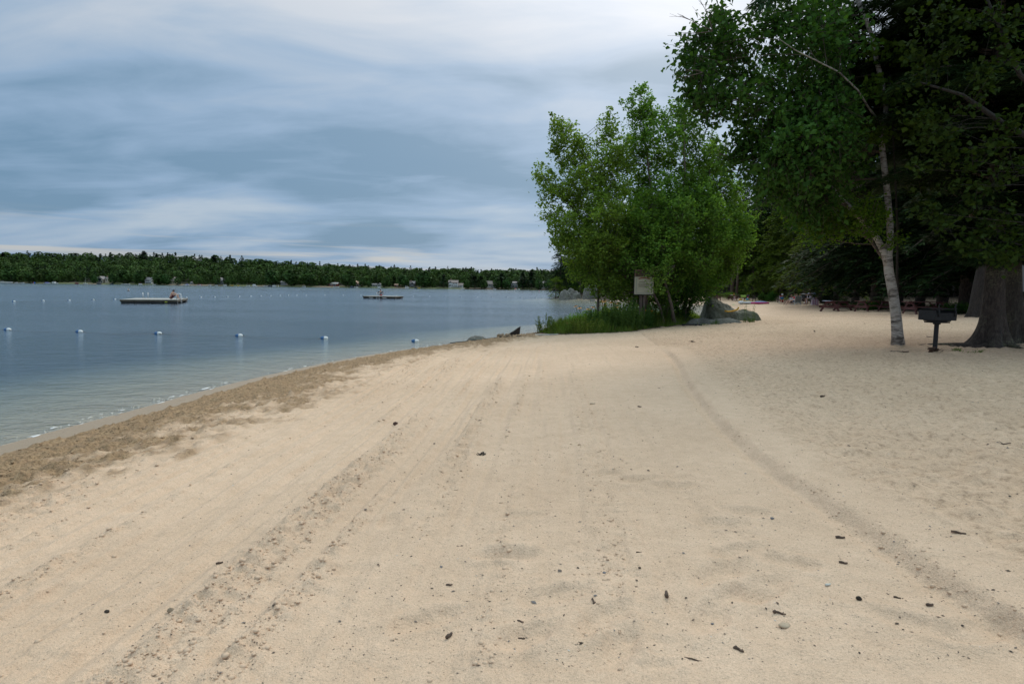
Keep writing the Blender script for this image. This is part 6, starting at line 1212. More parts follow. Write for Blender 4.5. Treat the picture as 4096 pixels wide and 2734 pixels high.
# ------------------------------------------------------------------ large pine at the right
def big_trunk(name, label, path, rads, flare, mat, seed, lobes=7, group=None, rootn=0, toes=()):
    """gnarled tapering bole with buttressed foot"""
    rng = np.random.default_rng(seed); B = np.array(path[0], float); t = thing(name, label, 'tree', B, 0, group); n = 56; rings = 60; P = np.array(path); R_ = np.array(rads); zs = np.linspace(0, 1, rings)**1.6
    arc = np.linspace(0, 1, len(P)); V = []; th = np.linspace(0, 2*np.pi, n, endpoint=False)
    for s in zs:
        c = np.array([np.interp(s, arc, P[:, k]) for k in range(3)])-B; r = np.interp(s, arc, R_); h = c[2]
        fl = flare*np.exp(-h/.30); lob = 1+fl*(.55+.45*np.cos(lobes*th+seed+.6*np.sin(th*2)))+ .05*np.cos(lobes*th+seed)*np.exp(-h/2.5)
        rough = 1+.045*fbm(th*3.2+seed, np.full(n, h*.7), 3)+.02*pnoise(th*13, np.full(n, h*1.2))
        V.append(np.stack([c[0]+r*lob*rough*np.cos(th), c[1]+r*lob*rough*np.sin(th), np.full(n, h-.05)-.10*fl*0], 1))
    V = np.concatenate(V); idx = np.arange(rings*n).reshape(rings, n); nx = np.roll(idx, -1, 1); F = np.stack([idx[:-1], nx[:-1], nx[1:], idx[1:]], -1).reshape(-1, 4)
    link('trunk', mesh_np('trunk', V, F, 4), mat, t, smooth=True)
    for k, (ang, ln, rr) in enumerate(toes):
        m = MB(); pts = []; a = ang
        for j in range(8): u = j/7; a2 = a+.25*math.sin(u*4+k); x = math.cos(a2)*(R_[0]*.9+ln*u); y = math.sin(a2)*(R_[0]*.9+ln*u); gzz = gz(B[0]+x, B[1]+y)-B[2]; pts.append((x, y, gzz+rr*(1-u)*.9-.02))
        m.tube(pts, list(np.linspace(rr, rr*.25, 8)), 9); m.build('root', mat, t, smooth=True)
    return t
g1 = on_ground(3955, 1388); D1 = float(g1[1]); print('D1', D1)
tA = big_trunk('big_pine', 'massive lichen spotted pine trunk with flared roots right of the grill', [g1-[0, 0, .05], at_depth(3968, 1290, D1), at_depth(3976, 1150, D1), at_depth(3984, 1000, D1), at_depth(3990, 700, D1), at_depth(3995, 200, D1), at_depth(4000, -700, D1)], [v*.74/FPX*D1 for v in (60, 53, 46, 39, 34, 30, 20)], 1.9, BARK_L, 3, 5, toes=[(math.pi*.95, .8, .10), (math.pi*1.15, .55, .10), (-.8, .6, .09), (-1.7, .45, .08), (math.pi*.80, 1.6, .06), (-.3, .8, .08)])
g2 = on_ground(4062, 1372); D2 = float(g2[1])
tB = big_trunk('big_pine', 'dark bark pine trunk pressed against the right side of the massive one', [g2, at_depth(4056, 1250, D2), at_depth(4054, 1100, D2), at_depth(4056, 900, D2), at_depth(4060, 300, D2), at_depth(4064, -700, D2)], [v*.76/FPX*D2 for v in (46, 38, 35, 32, 28, 18)], 1.0, bark_brown('dark_pine_bark', (.085, .075, .06), (.045, .038, .032), 1.0), 5, 5, toes=[(-.5, .7, .09), (.3, .6, .08)])
g3 = np.array([*at_depth(3915, 1250, 31)[:2], 0]); g3[2] = gz(g3[0], g3[1]); D3 = 31
tC = big_trunk('big_pine', 'broad fluted hemlock trunk leaning right behind the massive pine', [g3, at_depth(3930, 1130, D3), at_depth(3955, 1000, D3), at_depth(3985, 800, D3), at_depth(4020, 300, D3), at_depth(4050, -600, D3)], [v*.8/FPX*D3 for v in (46, 38, 34, 30, 26, 18)], .4, bark_brown('deep_hemlock_bark', (.06, .045, .036), (.03, .023, .019)), 8, 6)
# drooping boughs of the big pines (crown hangs into the top right of the view)
def bough_crown(par, items, seed, mat, per=170, spray=.20):
    rng = np.random.default_rng(seed); B = np.array(par.location); Cs = []; Ds = []; bb = MB()
    for (a, b, L_, dr) in items:
        a = np.array(a, float); b = np.array(b, float); c = curve(a, b, 6, rng, .04, .10); bb.tube([p-B for p in c], list(np.linspace(.035, .006, 7)), 5, caps=False); d = (b-a)/np.linalg.norm(b-a); sdir = np.cross(d, [0, 0, 1.0]); sdir /= np.linalg.norm(sdir)
        n = int(per*L_); t_ = rng.uniform(.15, 1, n); k = t_*6; i0 = np.clip(k.astype(int), 0, 5); c_ = np.array(c); base = c_[i0]+(c_[i0+1]-c_[i0])*(k-i0)[:, None]
        w = rng.uniform(-1, 1, n)*L_*.34*(1.15-t_); Cs.append(base+sdir*w[:, None]+np.stack([0*w, 0*w, -np.abs(w)*dr], 1)+rng.normal(size=(n, 3))*.05); Ds.append(d*.8+sdir*(np.sign(w)*.7)[:, None]+np.array([0, 0, -.35])+rng.normal(size=(n, 3))*.25)
    bb.build('branches', TWIG, par, smooth=True)
    C = np.concatenate(Cs)-B; D = np.concatenate(Ds); D /= np.linalg.norm(D, axis=1, keepdims=True); n = len(C); parts = []
    for j in range(7):
        ang = (j-3)*.33; S = np.cross(D, [0, 0, 1.0]); S /= np.linalg.norm(S, axis=1, keepdims=True)+1e-9; Dj = D*math.cos(ang)+S*math.sin(ang); Dj[:, 2] += rng.normal(size=n)*.12; Sj = np.cross(Dj, np.array([0, 0, 1.0])+rng.normal(size=(n, 3))*.35); Sj /= np.linalg.norm(Sj, axis=1, keepdims=True)+1e-9; s = (spray*rng.uniform(.5, 1.2, n))[:, None]; St = C+D*s*.15*(j % 3)
        V = np.stack([St, St+Dj*s*.5+Sj*s*.055, St+Dj*s, St+Dj*s*.5-Sj*s*.055], 1).reshape(-1, 3); i4 = np.arange(n)*4; parts.append((V, np.stack([np.stack([i4, i4+1, i4+2], 1), np.stack([i4, i4+2, i4+3], 1)], 1).reshape(-1, 3)))
    link('crown', tri_mesh('crown', parts), mat, par)
def boughs(trunk_px, D, n, seed, y0=-500, y1=950, reach=4.5):
    rr = random.Random(seed); out = []
    for i in range(n):
        py = y1+(y0-y1)*(i+rr.random())/n; a = at_depth(trunk_px, py, D); ang = rr.uniform(0, 2*math.pi); L_ = reach*rr.uniform(.45, 1.0)*(0.55 if py > 800 else 1); b = a+np.array([math.cos(ang)*L_, math.sin(ang)*L_*.8, -.12*L_+rr.uniform(-.3, .5)])
        if b[1] < 5.5: b[1] = 5.5
        out.append((a, b, L_, .35))
    return out
bough_crown(tA, boughs(3990, D1, 110, 5, y1=1010)+[(at_depth(3990, y_, D1), at_depth(x_, y_+60, D1-d_), 2.4, .45) for x_, y_, d_ in [(3900,960,.9),(4010,940,1.0),(4080,960,.9),(3950,980,.8)]], 5, HEM_LEAF); bough_crown(tB, boughs(4060, D2, 80, 6, y1=1010), 6, HEM_LEAF); bough_crown(tC, boughs(4010, D3, 80, 7, y1=1050, reach=6.5), 7, HEM_LEAF)
# pine bough dipping into the top edge
tp2 = thing('pine_bough', 'dark pine bough dipping into the top edge above the birch', 'branch', at_depth(3260, -260, 11.5)); bough_crown(tp2, [(at_depth(3260, -260, 11.5), at_depth(3040, 20, 10.8), 1.6, .3), (at_depth(3260, -260, 11.5), at_depth(3090, -10, 11.2), 1.5, .3), (at_depth(3260, -260, 11.5), at_depth(3180, -30, 11.0), 1.2, .3)], 9, PINE_LEAF, 110, .22)

# ------------------------------------------------------------------ woods
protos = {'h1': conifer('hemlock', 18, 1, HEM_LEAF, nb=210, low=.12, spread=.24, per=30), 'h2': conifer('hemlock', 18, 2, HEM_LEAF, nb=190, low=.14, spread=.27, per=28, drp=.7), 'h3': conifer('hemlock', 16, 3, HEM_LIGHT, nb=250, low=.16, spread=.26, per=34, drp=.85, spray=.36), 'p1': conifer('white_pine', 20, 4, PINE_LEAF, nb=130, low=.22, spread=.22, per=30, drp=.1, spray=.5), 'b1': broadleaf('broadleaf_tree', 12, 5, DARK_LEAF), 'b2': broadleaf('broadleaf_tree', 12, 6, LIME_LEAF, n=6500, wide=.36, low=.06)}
def plant(kind, x, y, H, lb, rz=None, wide=1.0, group='trees of the dark wood behind the beach', dz=-.1):
    src = protos[kind]; h0 = {'h1': 18, 'h2': 18, 'h3': 16, 'p1': 20, 'b1': 12, 'b2': 12}[kind]; s = H/h0; o = dup(src, (x, y, gz(x, y)+dz), rz if rz is not None else random.uniform(0, 6.28), lb, group, (s*wide, s*wide, s)); o['category'] = 'tree'; return o
EDGE = [ # px, depth, kind, height, width, label
 (2968, 112, 'h1', 19.5, 1.0, 'left end hemlock of the dark wood rising above the pale building'), (3018, 108, 'h2', 21, 1.1, 'tall dark hemlock behind the towel covered table'), (3075, 104, 'h1', 23, 1.1, 'dark hemlock behind the brown picnic table'),
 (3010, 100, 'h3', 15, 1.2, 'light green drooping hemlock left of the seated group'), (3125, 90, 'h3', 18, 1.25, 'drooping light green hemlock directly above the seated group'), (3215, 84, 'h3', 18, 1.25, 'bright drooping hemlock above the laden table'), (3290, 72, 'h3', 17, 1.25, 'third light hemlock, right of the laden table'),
 (3345, 60, 'h1', 20, 1.2, 'dark hemlock over the angled red table'), (3420, 55, 'h2', 21, 1.2, 'dark hemlock left of the birch trunk'), (3500, 50, 'h1', 22, 1.2, 'dark hemlock immediately behind the birch trunk'), (3590, 47, 'h2', 22, 1.25, 'dark hemlock right of the birch trunk'), (3680, 45, 'h1', 21, 1.25, 'dark hemlock behind the table beyond the grill'), (3770, 43, 'h2', 22, 1.25, 'dark hemlock right of the grill'), (3860, 40, 'h1', 22, 1.3, 'dark hemlock left of the massive pine'), (3960, 38, 'h2', 22, 1.3, 'dark hemlock hidden by the massive pine'), (4060, 36, 'h1', 22, 1.3, 'dark hemlock at the right picture edge')]
for px, D, k, H, wd, lb in EDGE: q = at_depth(px, 1200, D); plant(k, float(q[0]), float(q[1]), H, lb, None, wd)
rr = random.Random(12); n = 0
for row in range(4):
    for i in range(13):
        t_ = (i+rr.random()*.7)/13; D = 112-66*t_+5+row*9; px = 2990+1250*t_+rr.uniform(-30, 30); q = at_depth(px, 1200, D); plant(rr.choice(['h1', 'h2', 'h2', 'p1']), float(q[0])+row*2.5, float(q[1]), rr.uniform(18, 25), 'dark conifer deeper in the wood behind its edge trees', None, 1.2, 'dark conifers deeper in the wood')
for px, D, k, H, lb in [(2925, 104, 'h2', 15, 'thin dark conifer left of the pale building'), (2880, 112, 'h1', 14, 'dark conifer glimpsed behind the right leafy tree'), (2800, 118, 'h2', 14, 'dark conifer behind the middle of the leafy trees'), (2840, 128, 'h1', 16, 'taller dark conifer further behind the leafy trees')]:
    q = at_depth(px, 1200, D); plant(k, float(q[0]), float(q[1]), H, lb, None, 1.2)
# lone lit trunks under the canopy
for px, D, r, lb in [(3163, 84, .26, 'bare lit trunk rising behind the seated group'), (3220, 80, .24, 'dark bare trunk behind the laden table'), (2928, 100, .33, 'dark straight trunk left of the pale building'), (2946, 96, .17, 'thin trunk crossing the pale building'), (3130, 98, .2, 'slim trunk left of the lit one')]:
    q = at_depth(px, 1190, D); z = gz(q[0], q[1]); t = thing('tall_trunk_tree', lb, 'tree', (q[0], q[1], z), 0); m = MB(); m.tube([(0, 0, -.3), (.05, 0, 6), (-.1, .1, 13), (0, 0, 19)], [r*1.15, r, r*.7, r*.3], 12); m.build('trunk', BARK_L if 'lit' in lb else BARK_P, t, smooth=True)
    rng = np.random.default_rng(int(px)); C = rng.normal(size=(2600, 3))*[1.6, 1.6, 2.2]+[0, 0, 13.5]; link('crown', tri_mesh('crown', [quads_leaves(C, .34, rng, aspect=.35)]), HEM_LEAF, t)
# wooded rocky point across the inlet
PTR = [(2240, 128, 'h1', 13, 1.2, 'dark layered conifer at the tip of the rocky point'), (2222, 124, 'b2', 4.4, 1.3, 'bright low leafy tree leaning over water at the tip of the point'), (2262, 131, 'b2', 6.5, 1.1, 'light green leafy tree above the whale backed boulder'), (2320, 126, 'b2', 5.0, 1.0, 'small light green tree between the boulders of the point'), (2300, 138, 'h2', 16, 1.2, 'tall dark conifer in the middle of the point'), (2360, 134, 'b1', 12, 1.2, 'dark leafy tree behind the blocky boulder'), (2420, 132, 'h1', 16, 1.3, 'dark conifer behind the yellow sign post'), (2480, 130, 'b1', 13, 1.2, 'dark leafy tree on far bank left of the notice board'), (2540, 128, 'h2', 17, 1.2, 'dark conifer on far bank behind the notice board'), (2610, 126, 'b1', 13, 1.2, 'dark leafy tree on far bank right of the notice board'), (2680, 120, 'h1', 12, 1.2, 'dark conifer on far bank behind the right leafy trunks'), (2740, 116, 'h2', 12, 1.2, 'dark conifer at the corner of the far beach')]
for px, D, k, H, wd, lb in PTR: q = at_depth(px, 1190, D); plant(k, float(q[0]), float(q[1]), H, lb, None, wd, 'trees on the rocky point')
for i in range(16):
    px = 2290+33*i+rr.uniform(-10, 10); D = 142+rr.uniform(0, 25); q = at_depth(px, 1180, D); plant(rr.choice(['h1', 'h2', 'b1']), float(q[0]), float(q[1]), rr.uniform(10, 15), 'dark tree far back on the rocky point', None, 1.3, 'trees far back on the rocky point')
q = on_z(2518, 1204); t = thing('white_birch', 'thin leaning white birch trunk on the far bank behind the notice board', 'tree', (q[0], q[1]+1, .1)); m = MB(); m.tube([(0, 0, 0), (.35, .1, 2.4), (.75, .2, 5)], [.14, .12, .08], 10); m.build('trunk', BARK_W, t, smooth=True); rng = np.random.default_rng(5); C = rng.normal(size=(500, 3))*[1, 1, .8]+[1, .2, 5.4]; link('crown', tri_mesh('crown', [quads_leaves(C, .2, rng)]), DARK_LEAF, t)
for s in protos.values():
    for c in list(s.children): bpy.data.objects.remove(c)
    bpy.data.objects.remove(s)

# undergrowth at the foot of the woods
def bush(label, c, r, mat, n=900, leaf=.1, seed=0, group=None, name='bush', aspect=.65, hump=9):
    rng = np.random.default_rng(seed); t = thing(name, label, 'bush', c, 0, group); m = MB(); cl = []
    for i in range(hump):
        a = rng.uniform(0, 6.28); rr_ = rng.uniform(.1, .8); p = np.array([math.cos(a)*rr_*r[0], math.sin(a)*rr_*r[1], r[2]*rng.uniform(.35, .95)*(1-.4*rr_)]); cl.append(p); m.tube([(0, 0, 0), p*.6, p], [.02, .012, .005], 4)
    m.build('stems', TWIG, t); cl = np.array(cl); C = cl[rng.integers(0, hump, n)]+rng.normal(size=(n, 3))*np.array(r)*[.26, .26, .2]; C[:, 2] = np.abs(C[:, 2]); link('foliage', tri_mesh('foliage', [quads_leaves(C, leaf, rng, up=.8, aspect=aspect)]), mat, t); return t
def fern(c, n=26, L_=.6, seed=0):
    pass
for i, (px, py, w, h, lb, mt) in enumerate([(2915, 1196, 60, 26, 'low green bush line behind the towel covered table', BIRCH_LEAF), (2860, 1194, 50, 24, 'green bush behind the far dark picnic table', DARK_LEAF), (2985, 1192, 60, 30, 'mid green bush below the dark hulking boulder', BIRCH_LEAF), (3060, 1206, 40, 34, 'dense dark bush right of the brown picnic table', DARK_LEAF), (3090, 1207, 44, 38, 'rounded dark bush left of the seated group', DARK_LEAF), (3330, 1225, 70, 50, 'dark shrub behind the angled red table', HEM_LEAF), (3385, 1230, 60, 34, 'dark shrub right of the angled red table', DARK_LEAF), (3480, 1243, 110, 40, 'leafy shrub under the table behind the birch trunk', DARK_LEAF), (3540, 1240, 60, 44, 'dark shrub left of the birch trunk', DARK_LEAF), (3660, 1238, 90, 30, 'low dark shrub behind the table beyond the grill', HEM_LEAF), (3840, 1258, 90, 44, 'leafy shrub between the grill and the massive pine', DARK_LEAF), (3900, 1255, 60, 36, 'leafy shrub at foot of the leaning hemlock trunk', BIRCH_LEAF), (3760, 1248, 70, 28, 'dark shrub right of the grill', DARK_LEAF)]):
    q = on_ground(px, py); s = q[1]/FPX; bush(lb, (q[0], q[1]+w*s*.35, q[2]), (w*s*.55, w*s*.4, h*s), mt, 1500, .05+.0012*q[1], 100+i)
print('tables', [(round(t.location.x),round(t.location.y)) for t in tables])
q = on_ground(3465, 1238); m = MB(); [m.blob((random.uniform(-.25, .25), random.uniform(-.1, .1), .45+random.uniform(0, .35)), (.06, .06, .03), seed=i) for i in range(9)]; m.tube([(0, 0, 0), (0, 0, .6)], .01, 5); o = m.build('yellow_flowers', YEL, loc=(q[0], q[1]-.4, q[2]), smooth=True); tag(o, 'dim yellow flower cluster under the picnic table left of the birch', 'flowers')
# ------------------------------------------------------------------ weeds on the spit
GRASS = leafmat('grass_blade', [(.09, .175, .026), (.13, .22, .034), (.18, .26, .048), (.23, .21, .08)], trans=.3)
GRASSD = leafmat('weed_blade', [(.065, .135, .028), (.10, .18, .035), (.085, .155, .055)], trans=.25)
def in_poly(x, y, P): return seg_dist(x, y, P)[2]
def blades(C, H, w, rng, lean=.35):
    n = len(C); a = rng.uniform(0, 2*np.pi, n); l = lean*rng.uniform(.1, 1, n); d = np.stack([np.cos(a)*l, np.sin(a)*l, np.ones(n)], 1); d /= np.linalg.norm(d, axis=1, keepdims=True); h = (H*rng.uniform(.45, 1.15, n))[:, None] if np.isscalar(H) else (H*rng.uniform(.5, 1.1, n))[:, None]
    s = np.stack([-np.sin(a), np.cos(a), 0*a], 1)*w; mid = C+d*h*.55; tp = C+d*h; tp[:, :2] += (np.stack([np.cos(a), np.sin(a)], 1)*l[:, None]*h*.6)
    V = np.stack([C-s*.5, C+s*.5, mid+s*.4, mid-s*.4, tp], 1).reshape(-1, 3); i = np.arange(n)*5
    return V, np.stack([np.stack([i, i+1, i+2], 1), np.stack([i, i+2, i+3], 1), np.stack([i+3, i+2, i+4], 1)], 1).reshape(-1, 3)
rng = np.random.default_rng(50); lo = VEG.min(0); hi = VEG.max(0); X = rng.uniform(lo[0], hi[0], 150000); Y = rng.uniform(lo[1], hi[1], 150000); k = in_poly(X, Y, VEG); X, Y = X[k], Y[k]; ed = seg_dist(X, Y, VEG)[0]
pt = fbm(X*.8, Y*.8, 3); keep = rng.random(len(X)) < np.clip(.5+pt*1.2, .15, 1); X, Y, ed, pt = X[keep], Y[keep], ed[keep], pt[keep]
X, Y, ed, pt = X[:34000], Y[:34000], ed[:34000], pt[:34000]
Z = base_h(X, Y)[0]; Hh = np.clip(.12+.50*ed, .10, .55)*(1+.9*pt)
V, F = blades(np.stack([X, Y, Z-.01], 1), Hh, .014, rng, .45)
o = link('grass', mesh_np('grass', V, F, 3), GRASS); tag(o, 'green and brownish grass and weeds covering the sandy spit', 'grass', kind='stuff')
# leafy weeds: feathery stems
def weed(label, c, H, n, r, mat, seed, leaf=.05, name='weed_clump'):
    rng = np.random.default_rng(seed); t = thing(name, label, 'plant', c, 0, 'weed clumps on the sandy spit'); m = MB(); Cs = []; Ds = []
    for i in range(n):
        a = rng.uniform(0, 6.28); q = r*math.sqrt(rng.random()); b = np.array([math.cos(a)*q, math.sin(a)*q, 0]); h = H*rng.uniform(.6, 1.1)*(1-.35*q/r); tip_ = b+np.array([math.cos(a)*.22*h+rng.normal()*.05, math.sin(a)*.22*h, h]); m.tube([b, (b+tip_)/2+[0, 0, .03], tip_], [.005, .004, .002], 3, caps=False)
        u = rng.uniform(.15, 1, int(h*95)); Cs.append(b+(tip_-b)*u[:, None]+rng.normal(size=(len(u), 3))*.022)
    m.build('stems', GRASSD, t); C = np.concatenate(Cs); link('leaves', tri_mesh('leaves', [quads_leaves(C, leaf, rng, aspect=.28, droop=-.3)]), mat, t); return t
WS = 1.7
Wd = [(2180, 1335, .55, 14, .25, LIME_LEAF, 'pale willow like weeds at the water end of the spit'), (2250, 1334, .5, 30, .5, GRASS, 'mixed green weeds in front of the brown rock'), (2420, 1325, .62, 60, .6, GRASSD, 'feathery green weeds below the yellow sign post'), (2500, 1322, .75, 70, .6, GRASSD, 'tallest feathery weeds left of the notice board post'), (2560, 1315, .75, 60, .5, GRASSD, 'feathery weeds around the notice board post'), (2630, 1305, .7, 50, .5, GRASSD, 'dark weeds right of the notice board post'), (2350, 1332, .4, 40, .5, GRASS, 'low brownish weeds below the bright green bush'), (2450, 1296, .8, 50, .7, GRASS, 'tall back row weeds behind the feathery ones'), (2700, 1296, .45, 30, .4, GRASSD, 'weeds behind the rounded boulder')]
for i, (px, py, H, n, r, mt, lb) in enumerate(Wd): q = on_ground(px, py); weed(lb, (q[0], q[1]+r*.5, q[2]), H*WS, int(n*1.3), r*1.15, mt, 200+i, .075)
BG = leafmat('bright_bush_leaf', [(.11, .25, .025), (.16, .32, .03), (.22, .38, .04)], trans=.3)
for i, (px, py, w, h, lb) in enumerate([(2300, 1322, 75, 62, 'bright green leafy bush, left one on the spit'), (2365, 1318, 90, 74, 'bright green leafy bush, right one near the yellow sign post'), (2425, 1312, 60, 60, 'smaller dark green bush right of the yellow sign post')]):
    q = on_ground(px, py); s = q[1]/FPX; bush(lb, (q[0], q[1]+.5, q[2]), (w*s*.55, w*s*.5, h*s), BG, 1700, .085, 300+i, 'leafy bushes on the spit', hump=14)
# black-eyed flowers
STEM = pmat('green_stem', (.06, .12, .03), None, 9, .8); CONE = pmat('flower_cone', (.03, .015, .008), None, 9, .8); PET = pmat('orange_yellow_petal', (.75, .33, .01), (.68, .26, .01), 12, .6)
fp = bpy.data.objects.new('coneflower', None); COL.objects.link(fp); m = MB(); m.tube([(0, 0, 0), (.01, 0, .25), (.0, .01, .5)], .005, 5); m.build('stem', STEM, fp)
m = MB()
for k in range(10): a = k*math.pi/5; c_, s_ = math.cos(a), math.sin(a); m.add([(c_*.008-s_*.006, s_*.008+c_*.006, .505), (c_*.008+s_*.006, s_*.008-c_*.006, .505), (c_*.045+s_*.009, s_*.045-c_*.009, .495), (c_*.052, s_*.052, .488), (c_*.045-s_*.009, s_*.045+c_*.009, .495)], [(0, 1, 2, 3, 4)])
m.build('petals', PET, fp); m = MB(); m.lathe([(.014, .50), (.013, .515), (.004, .525)], 8); m.build('cone', CONE, fp, smooth=True)
fl = [(2273,1290),(2282,1307),(2392,1297),(2402,1286),(2411,1294),(2385,1331),(2405,1322),(2415,1328),(2423,1326),(2480,1311),(2484,1316),(2488,1309),(2508,1291),(2532,1279),(2565,1239),(2573,1245),(2560,1235),(2593,1247),(2590,1238),(2597,1239),(2570,1236),(2600,1250),(2423,1198),(2430,1201),(2437,1203),(2445,1205),(2454,1209),(2442,1212),(2415,1216),(2410,1220),(2474,1206),(2470,1224),(2508,1207),(2534,1214),(2540,1216),(2546,1214),(2325,1222),(2330,1228),(2345,1232),(2350,1225)]
for i, (px, py) in enumerate(fl):
    D = 25.2+1.9*max(0, (1325-py)/110) + (1.6 if py < 1235 else 0); q = at_depth(px, py, D); g0 = gz(q[0], q[1]); hh = max(.12, q[2]-g0); o = dup(fp, (q[0], q[1], g0), i, 'orange yellow coneflower standing in the weeds of the spit', 'orange yellow coneflowers on the spit', (2.3, 2.3, hh/.5)); o['category'] = 'flower'; o.rotation_euler = (.25, 0, i)
    # keep the flower head its own thickness whatever the stem length
for c in list(fp.children): bpy.data.objects.remove(c)
bpy.data.objects.remove(fp)
# small plants by the boulder and the pine
for i, (px, py, H, n, r, mt, lb) in enumerate([(3000, 1290, .30, 30, .3, GRASSD, 'green weed tuft at the right foot of the large boulder'), (2862, 1300, .26, 16, .2, GRASSD, 'broad leaved weed in front of the rock slab'), (2800, 1303, .14, 26, .3, GRASS, 'low grass tuft left of the broad leaved weed'), (2945, 1280, .18, 14, .16, LIME_LEAF, 'yellowish tuft in the middle of the rock slab'), (3815, 1412, .16, 12, .08, GRASS, 'small grass tuft on the sand right of the grill'), (3900, 1414, .10, 8, .06, GRASS, 'tiny grass tuft below the massive pine'), (2860, 1272, .3, 16, .5, GRASSD, 'weeds in the crevice behind the slab')]):
    q = on_ground(px, py); weed(lb, (q[0], q[1]-.05, q[2]), H, n, r, mt, 240+i, .05)
q0 = on_ground(3005, 1288)
for i, (a, b) in enumerate([(2978, 1225), (2985, 1215), (3012, 1222), (3018, 1212)]):
    e = at_depth(a, b, q0[1]-.05); s = np.array([e[0]+.02, q0[1]-.05, q0[2]]); m = MB(); m.tube([s-s, (e-s)*.5+[.02, 0, 0], e-s], [.006, .005, .003], 4); m.build('stem', STEM, t := thing('tall_weed', 'thin seeding weed stalk in front of the boulder right end', 'plant', s, 0, 'thin weed stalks before the boulder')); rng = np.random.default_rng(i); C = (e-s)*rng.uniform(.3, 1, 26)[:, None]+rng.normal(size=(26, 3))*.03; link('leaves', tri_mesh('leaves', [quads_leaves(C, .05, rng, aspect=.35)]), GRASS, t)

# ------------------------------------------------------------------ debris on the sand
DBR = pmat('dead_twig', (.13, .085, .06), (.05, .035, .028), 30, .9); STONEG = pmat('grey_pebble', (.20, .20, .21), (.12, .12, .13), 30, .6); DKLEAF = pmat('dead_leaf', (.05, .035, .022), (.018, .013, .01), 20, .8); TANR = pmat('tan_stone', (.50, .40, .29), (.40, .31, .22), 20, .9)
def stick(px, py, L_px, ang, r_px, label, mat=DBR, knob=False):
    q = on_ground(px, py, True); s = np.linalg.norm(q-EYE)/FPX; L_ = L_px*s; r = max(.003, r_px*s*.5); u = Vector((math.cos(ang), math.sin(ang), 0)); v = Vector((-u.y, u.x, 0)); m = MB(); pts = [u*(-L_/2), u*(-L_/6)+v*L_*.03+Vector((0, 0, r*.3)), u*(L_/6)-v*L_*.02, u*(L_/2)+Vector((0, 0, r*.5))]; m.tube(pts, [r, r*1.05, r*.9, r*.65], 8)
    if knob: m.blob(pts[0], (r*1.9, r*1.7, r*1.5), seed=2, amp=.2); m.tube([pts[2], pts[2]+v*L_*.22+u*L_*.1+Vector((0, 0, r))], [r*.6, r*.3], 5)
    o = m.build('twig', mat, loc=(q[0], q[1], q[2]+r*.7), smooth=True); tag(o, label, 'twig')
def clump(px, py, w, label, mat, kind='leaf', cat='debris', name='leaf_clump', h=.5):
    q = on_ground(px, py, True); s = np.linalg.norm(q-EYE)/FPX; r = w*s/2; m = MB(); rr = random.Random(int(px))
    if kind == 'stone': m.blob((0, 0, r*h*.5), (r, r*.75, r*h), seed=int(px), amp=.18, nu=12, nv=8)
    elif kind == 'cone':
        m.blob((0, 0, r*.5), (r*.85, r*.8, r*.75), seed=3, amp=.08, nu=12, nv=8)
        for i in range(60): a = rr.uniform(0, 6.28); e = rr.uniform(-.2, 1.4); c = Vector((math.cos(a)*math.cos(e)*r*.85, math.sin(a)*math.cos(e)*r*.85, r*.5+math.sin(e)*r*.7)); m.blob(c, (r*.2, r*.2, r*.12), seed=i, nu=6, nv=4, amp=.3)
    else:
        for i in range(16):
            a = rr.uniform(0, 6.28); d = rr.uniform(.1, .85)*r; c = Vector((math.cos(a)*d, math.sin(a)*d*.6, rr.uniform(.05, .55)*r*(1-d/r*.6))); u = Vector((math.cos(a+rr.uniform(-.6, .6)), math.sin(a), rr.uniform(-.1, .7))).normalized(); v = u.cross(Vector((rr.uniform(-.4, .4), rr.uniform(-.4, .4), 1))).normalized(); l = r*rr.uniform(.35, .7); n_ = u.cross(v)*l*.12
            P = [c-u*l*.5, c+v*l*.3+n_, c+u*l*.6, c-v*l*.3+n_]; m.add([tuple(p) for p in P]+[tuple(p-Vector((0, 0, .004))) for p in P], [(0, 1, 2, 3), (7, 6, 5, 4), (0, 4, 5, 1), (1, 5, 6, 2), (2, 6, 7, 3), (3, 7, 4, 0)])
    o = m.build(name, mat, loc=q, smooth=kind != 'leaf'); tag(o, label, cat)
clump(1582, 1692, 20, 'reddish brown pine cone lying alone left of centre', pmat('pine_cone', (.16, .09, .07), (.06, .035, .028), 30, .9), 'cone', 'pine cone', 'pine_cone')
clump(1930, 1810, 46, 'black clump of dead leaves near the picture centre', DKLEAF)
clump(2322, 2592, 20, 'small black burr of bark near the bottom centre', DKLEAF); clump(3434, 2418, 19, 'dark knobbly cone lower right on smooth sand', DKLEAF, 'cone', 'cone', 'small_cone')
clump(3138, 2512, 38, 'tan flat stone at lower right', TANR, 'stone', 'stone', 'stone', .4); clump(3088, 2083, 14, 'lone grey pebble right of centre', STONEG, 'stone', 'pebble', 'pebble', .6); clump(2417, 2306, 14, 'blue grey pebble right of the footprints', STONEG, 'stone', 'pebble', 'pebble', .6); clump(2546, 2358, 12, 'brown pebble below the blue grey one', DBR, 'stone', 'pebble', 'pebble', .6); clump(2558, 2294, 12, 'brown oval pebble right of the blue grey one', DBR, 'stone', 'pebble', 'pebble', .6); clump(428, 2443, 16, 'dark pebble in the raked sand at lower left', DKLEAF, 'stone', 'pebble', 'pebble', .6); clump(2850, 2489, 11, 'small slate pebble left of the tan stone', STONEG, 'stone', 'pebble', 'pebble', .6)
clump(685, 2448, 26, 'brownish sand clod beside the lower left rake marks', pmat('damp_clod', (.30, .23, .16), (.2, .15, .1), 30, .95), 'stone', 'clod', 'sand_clod', .6)
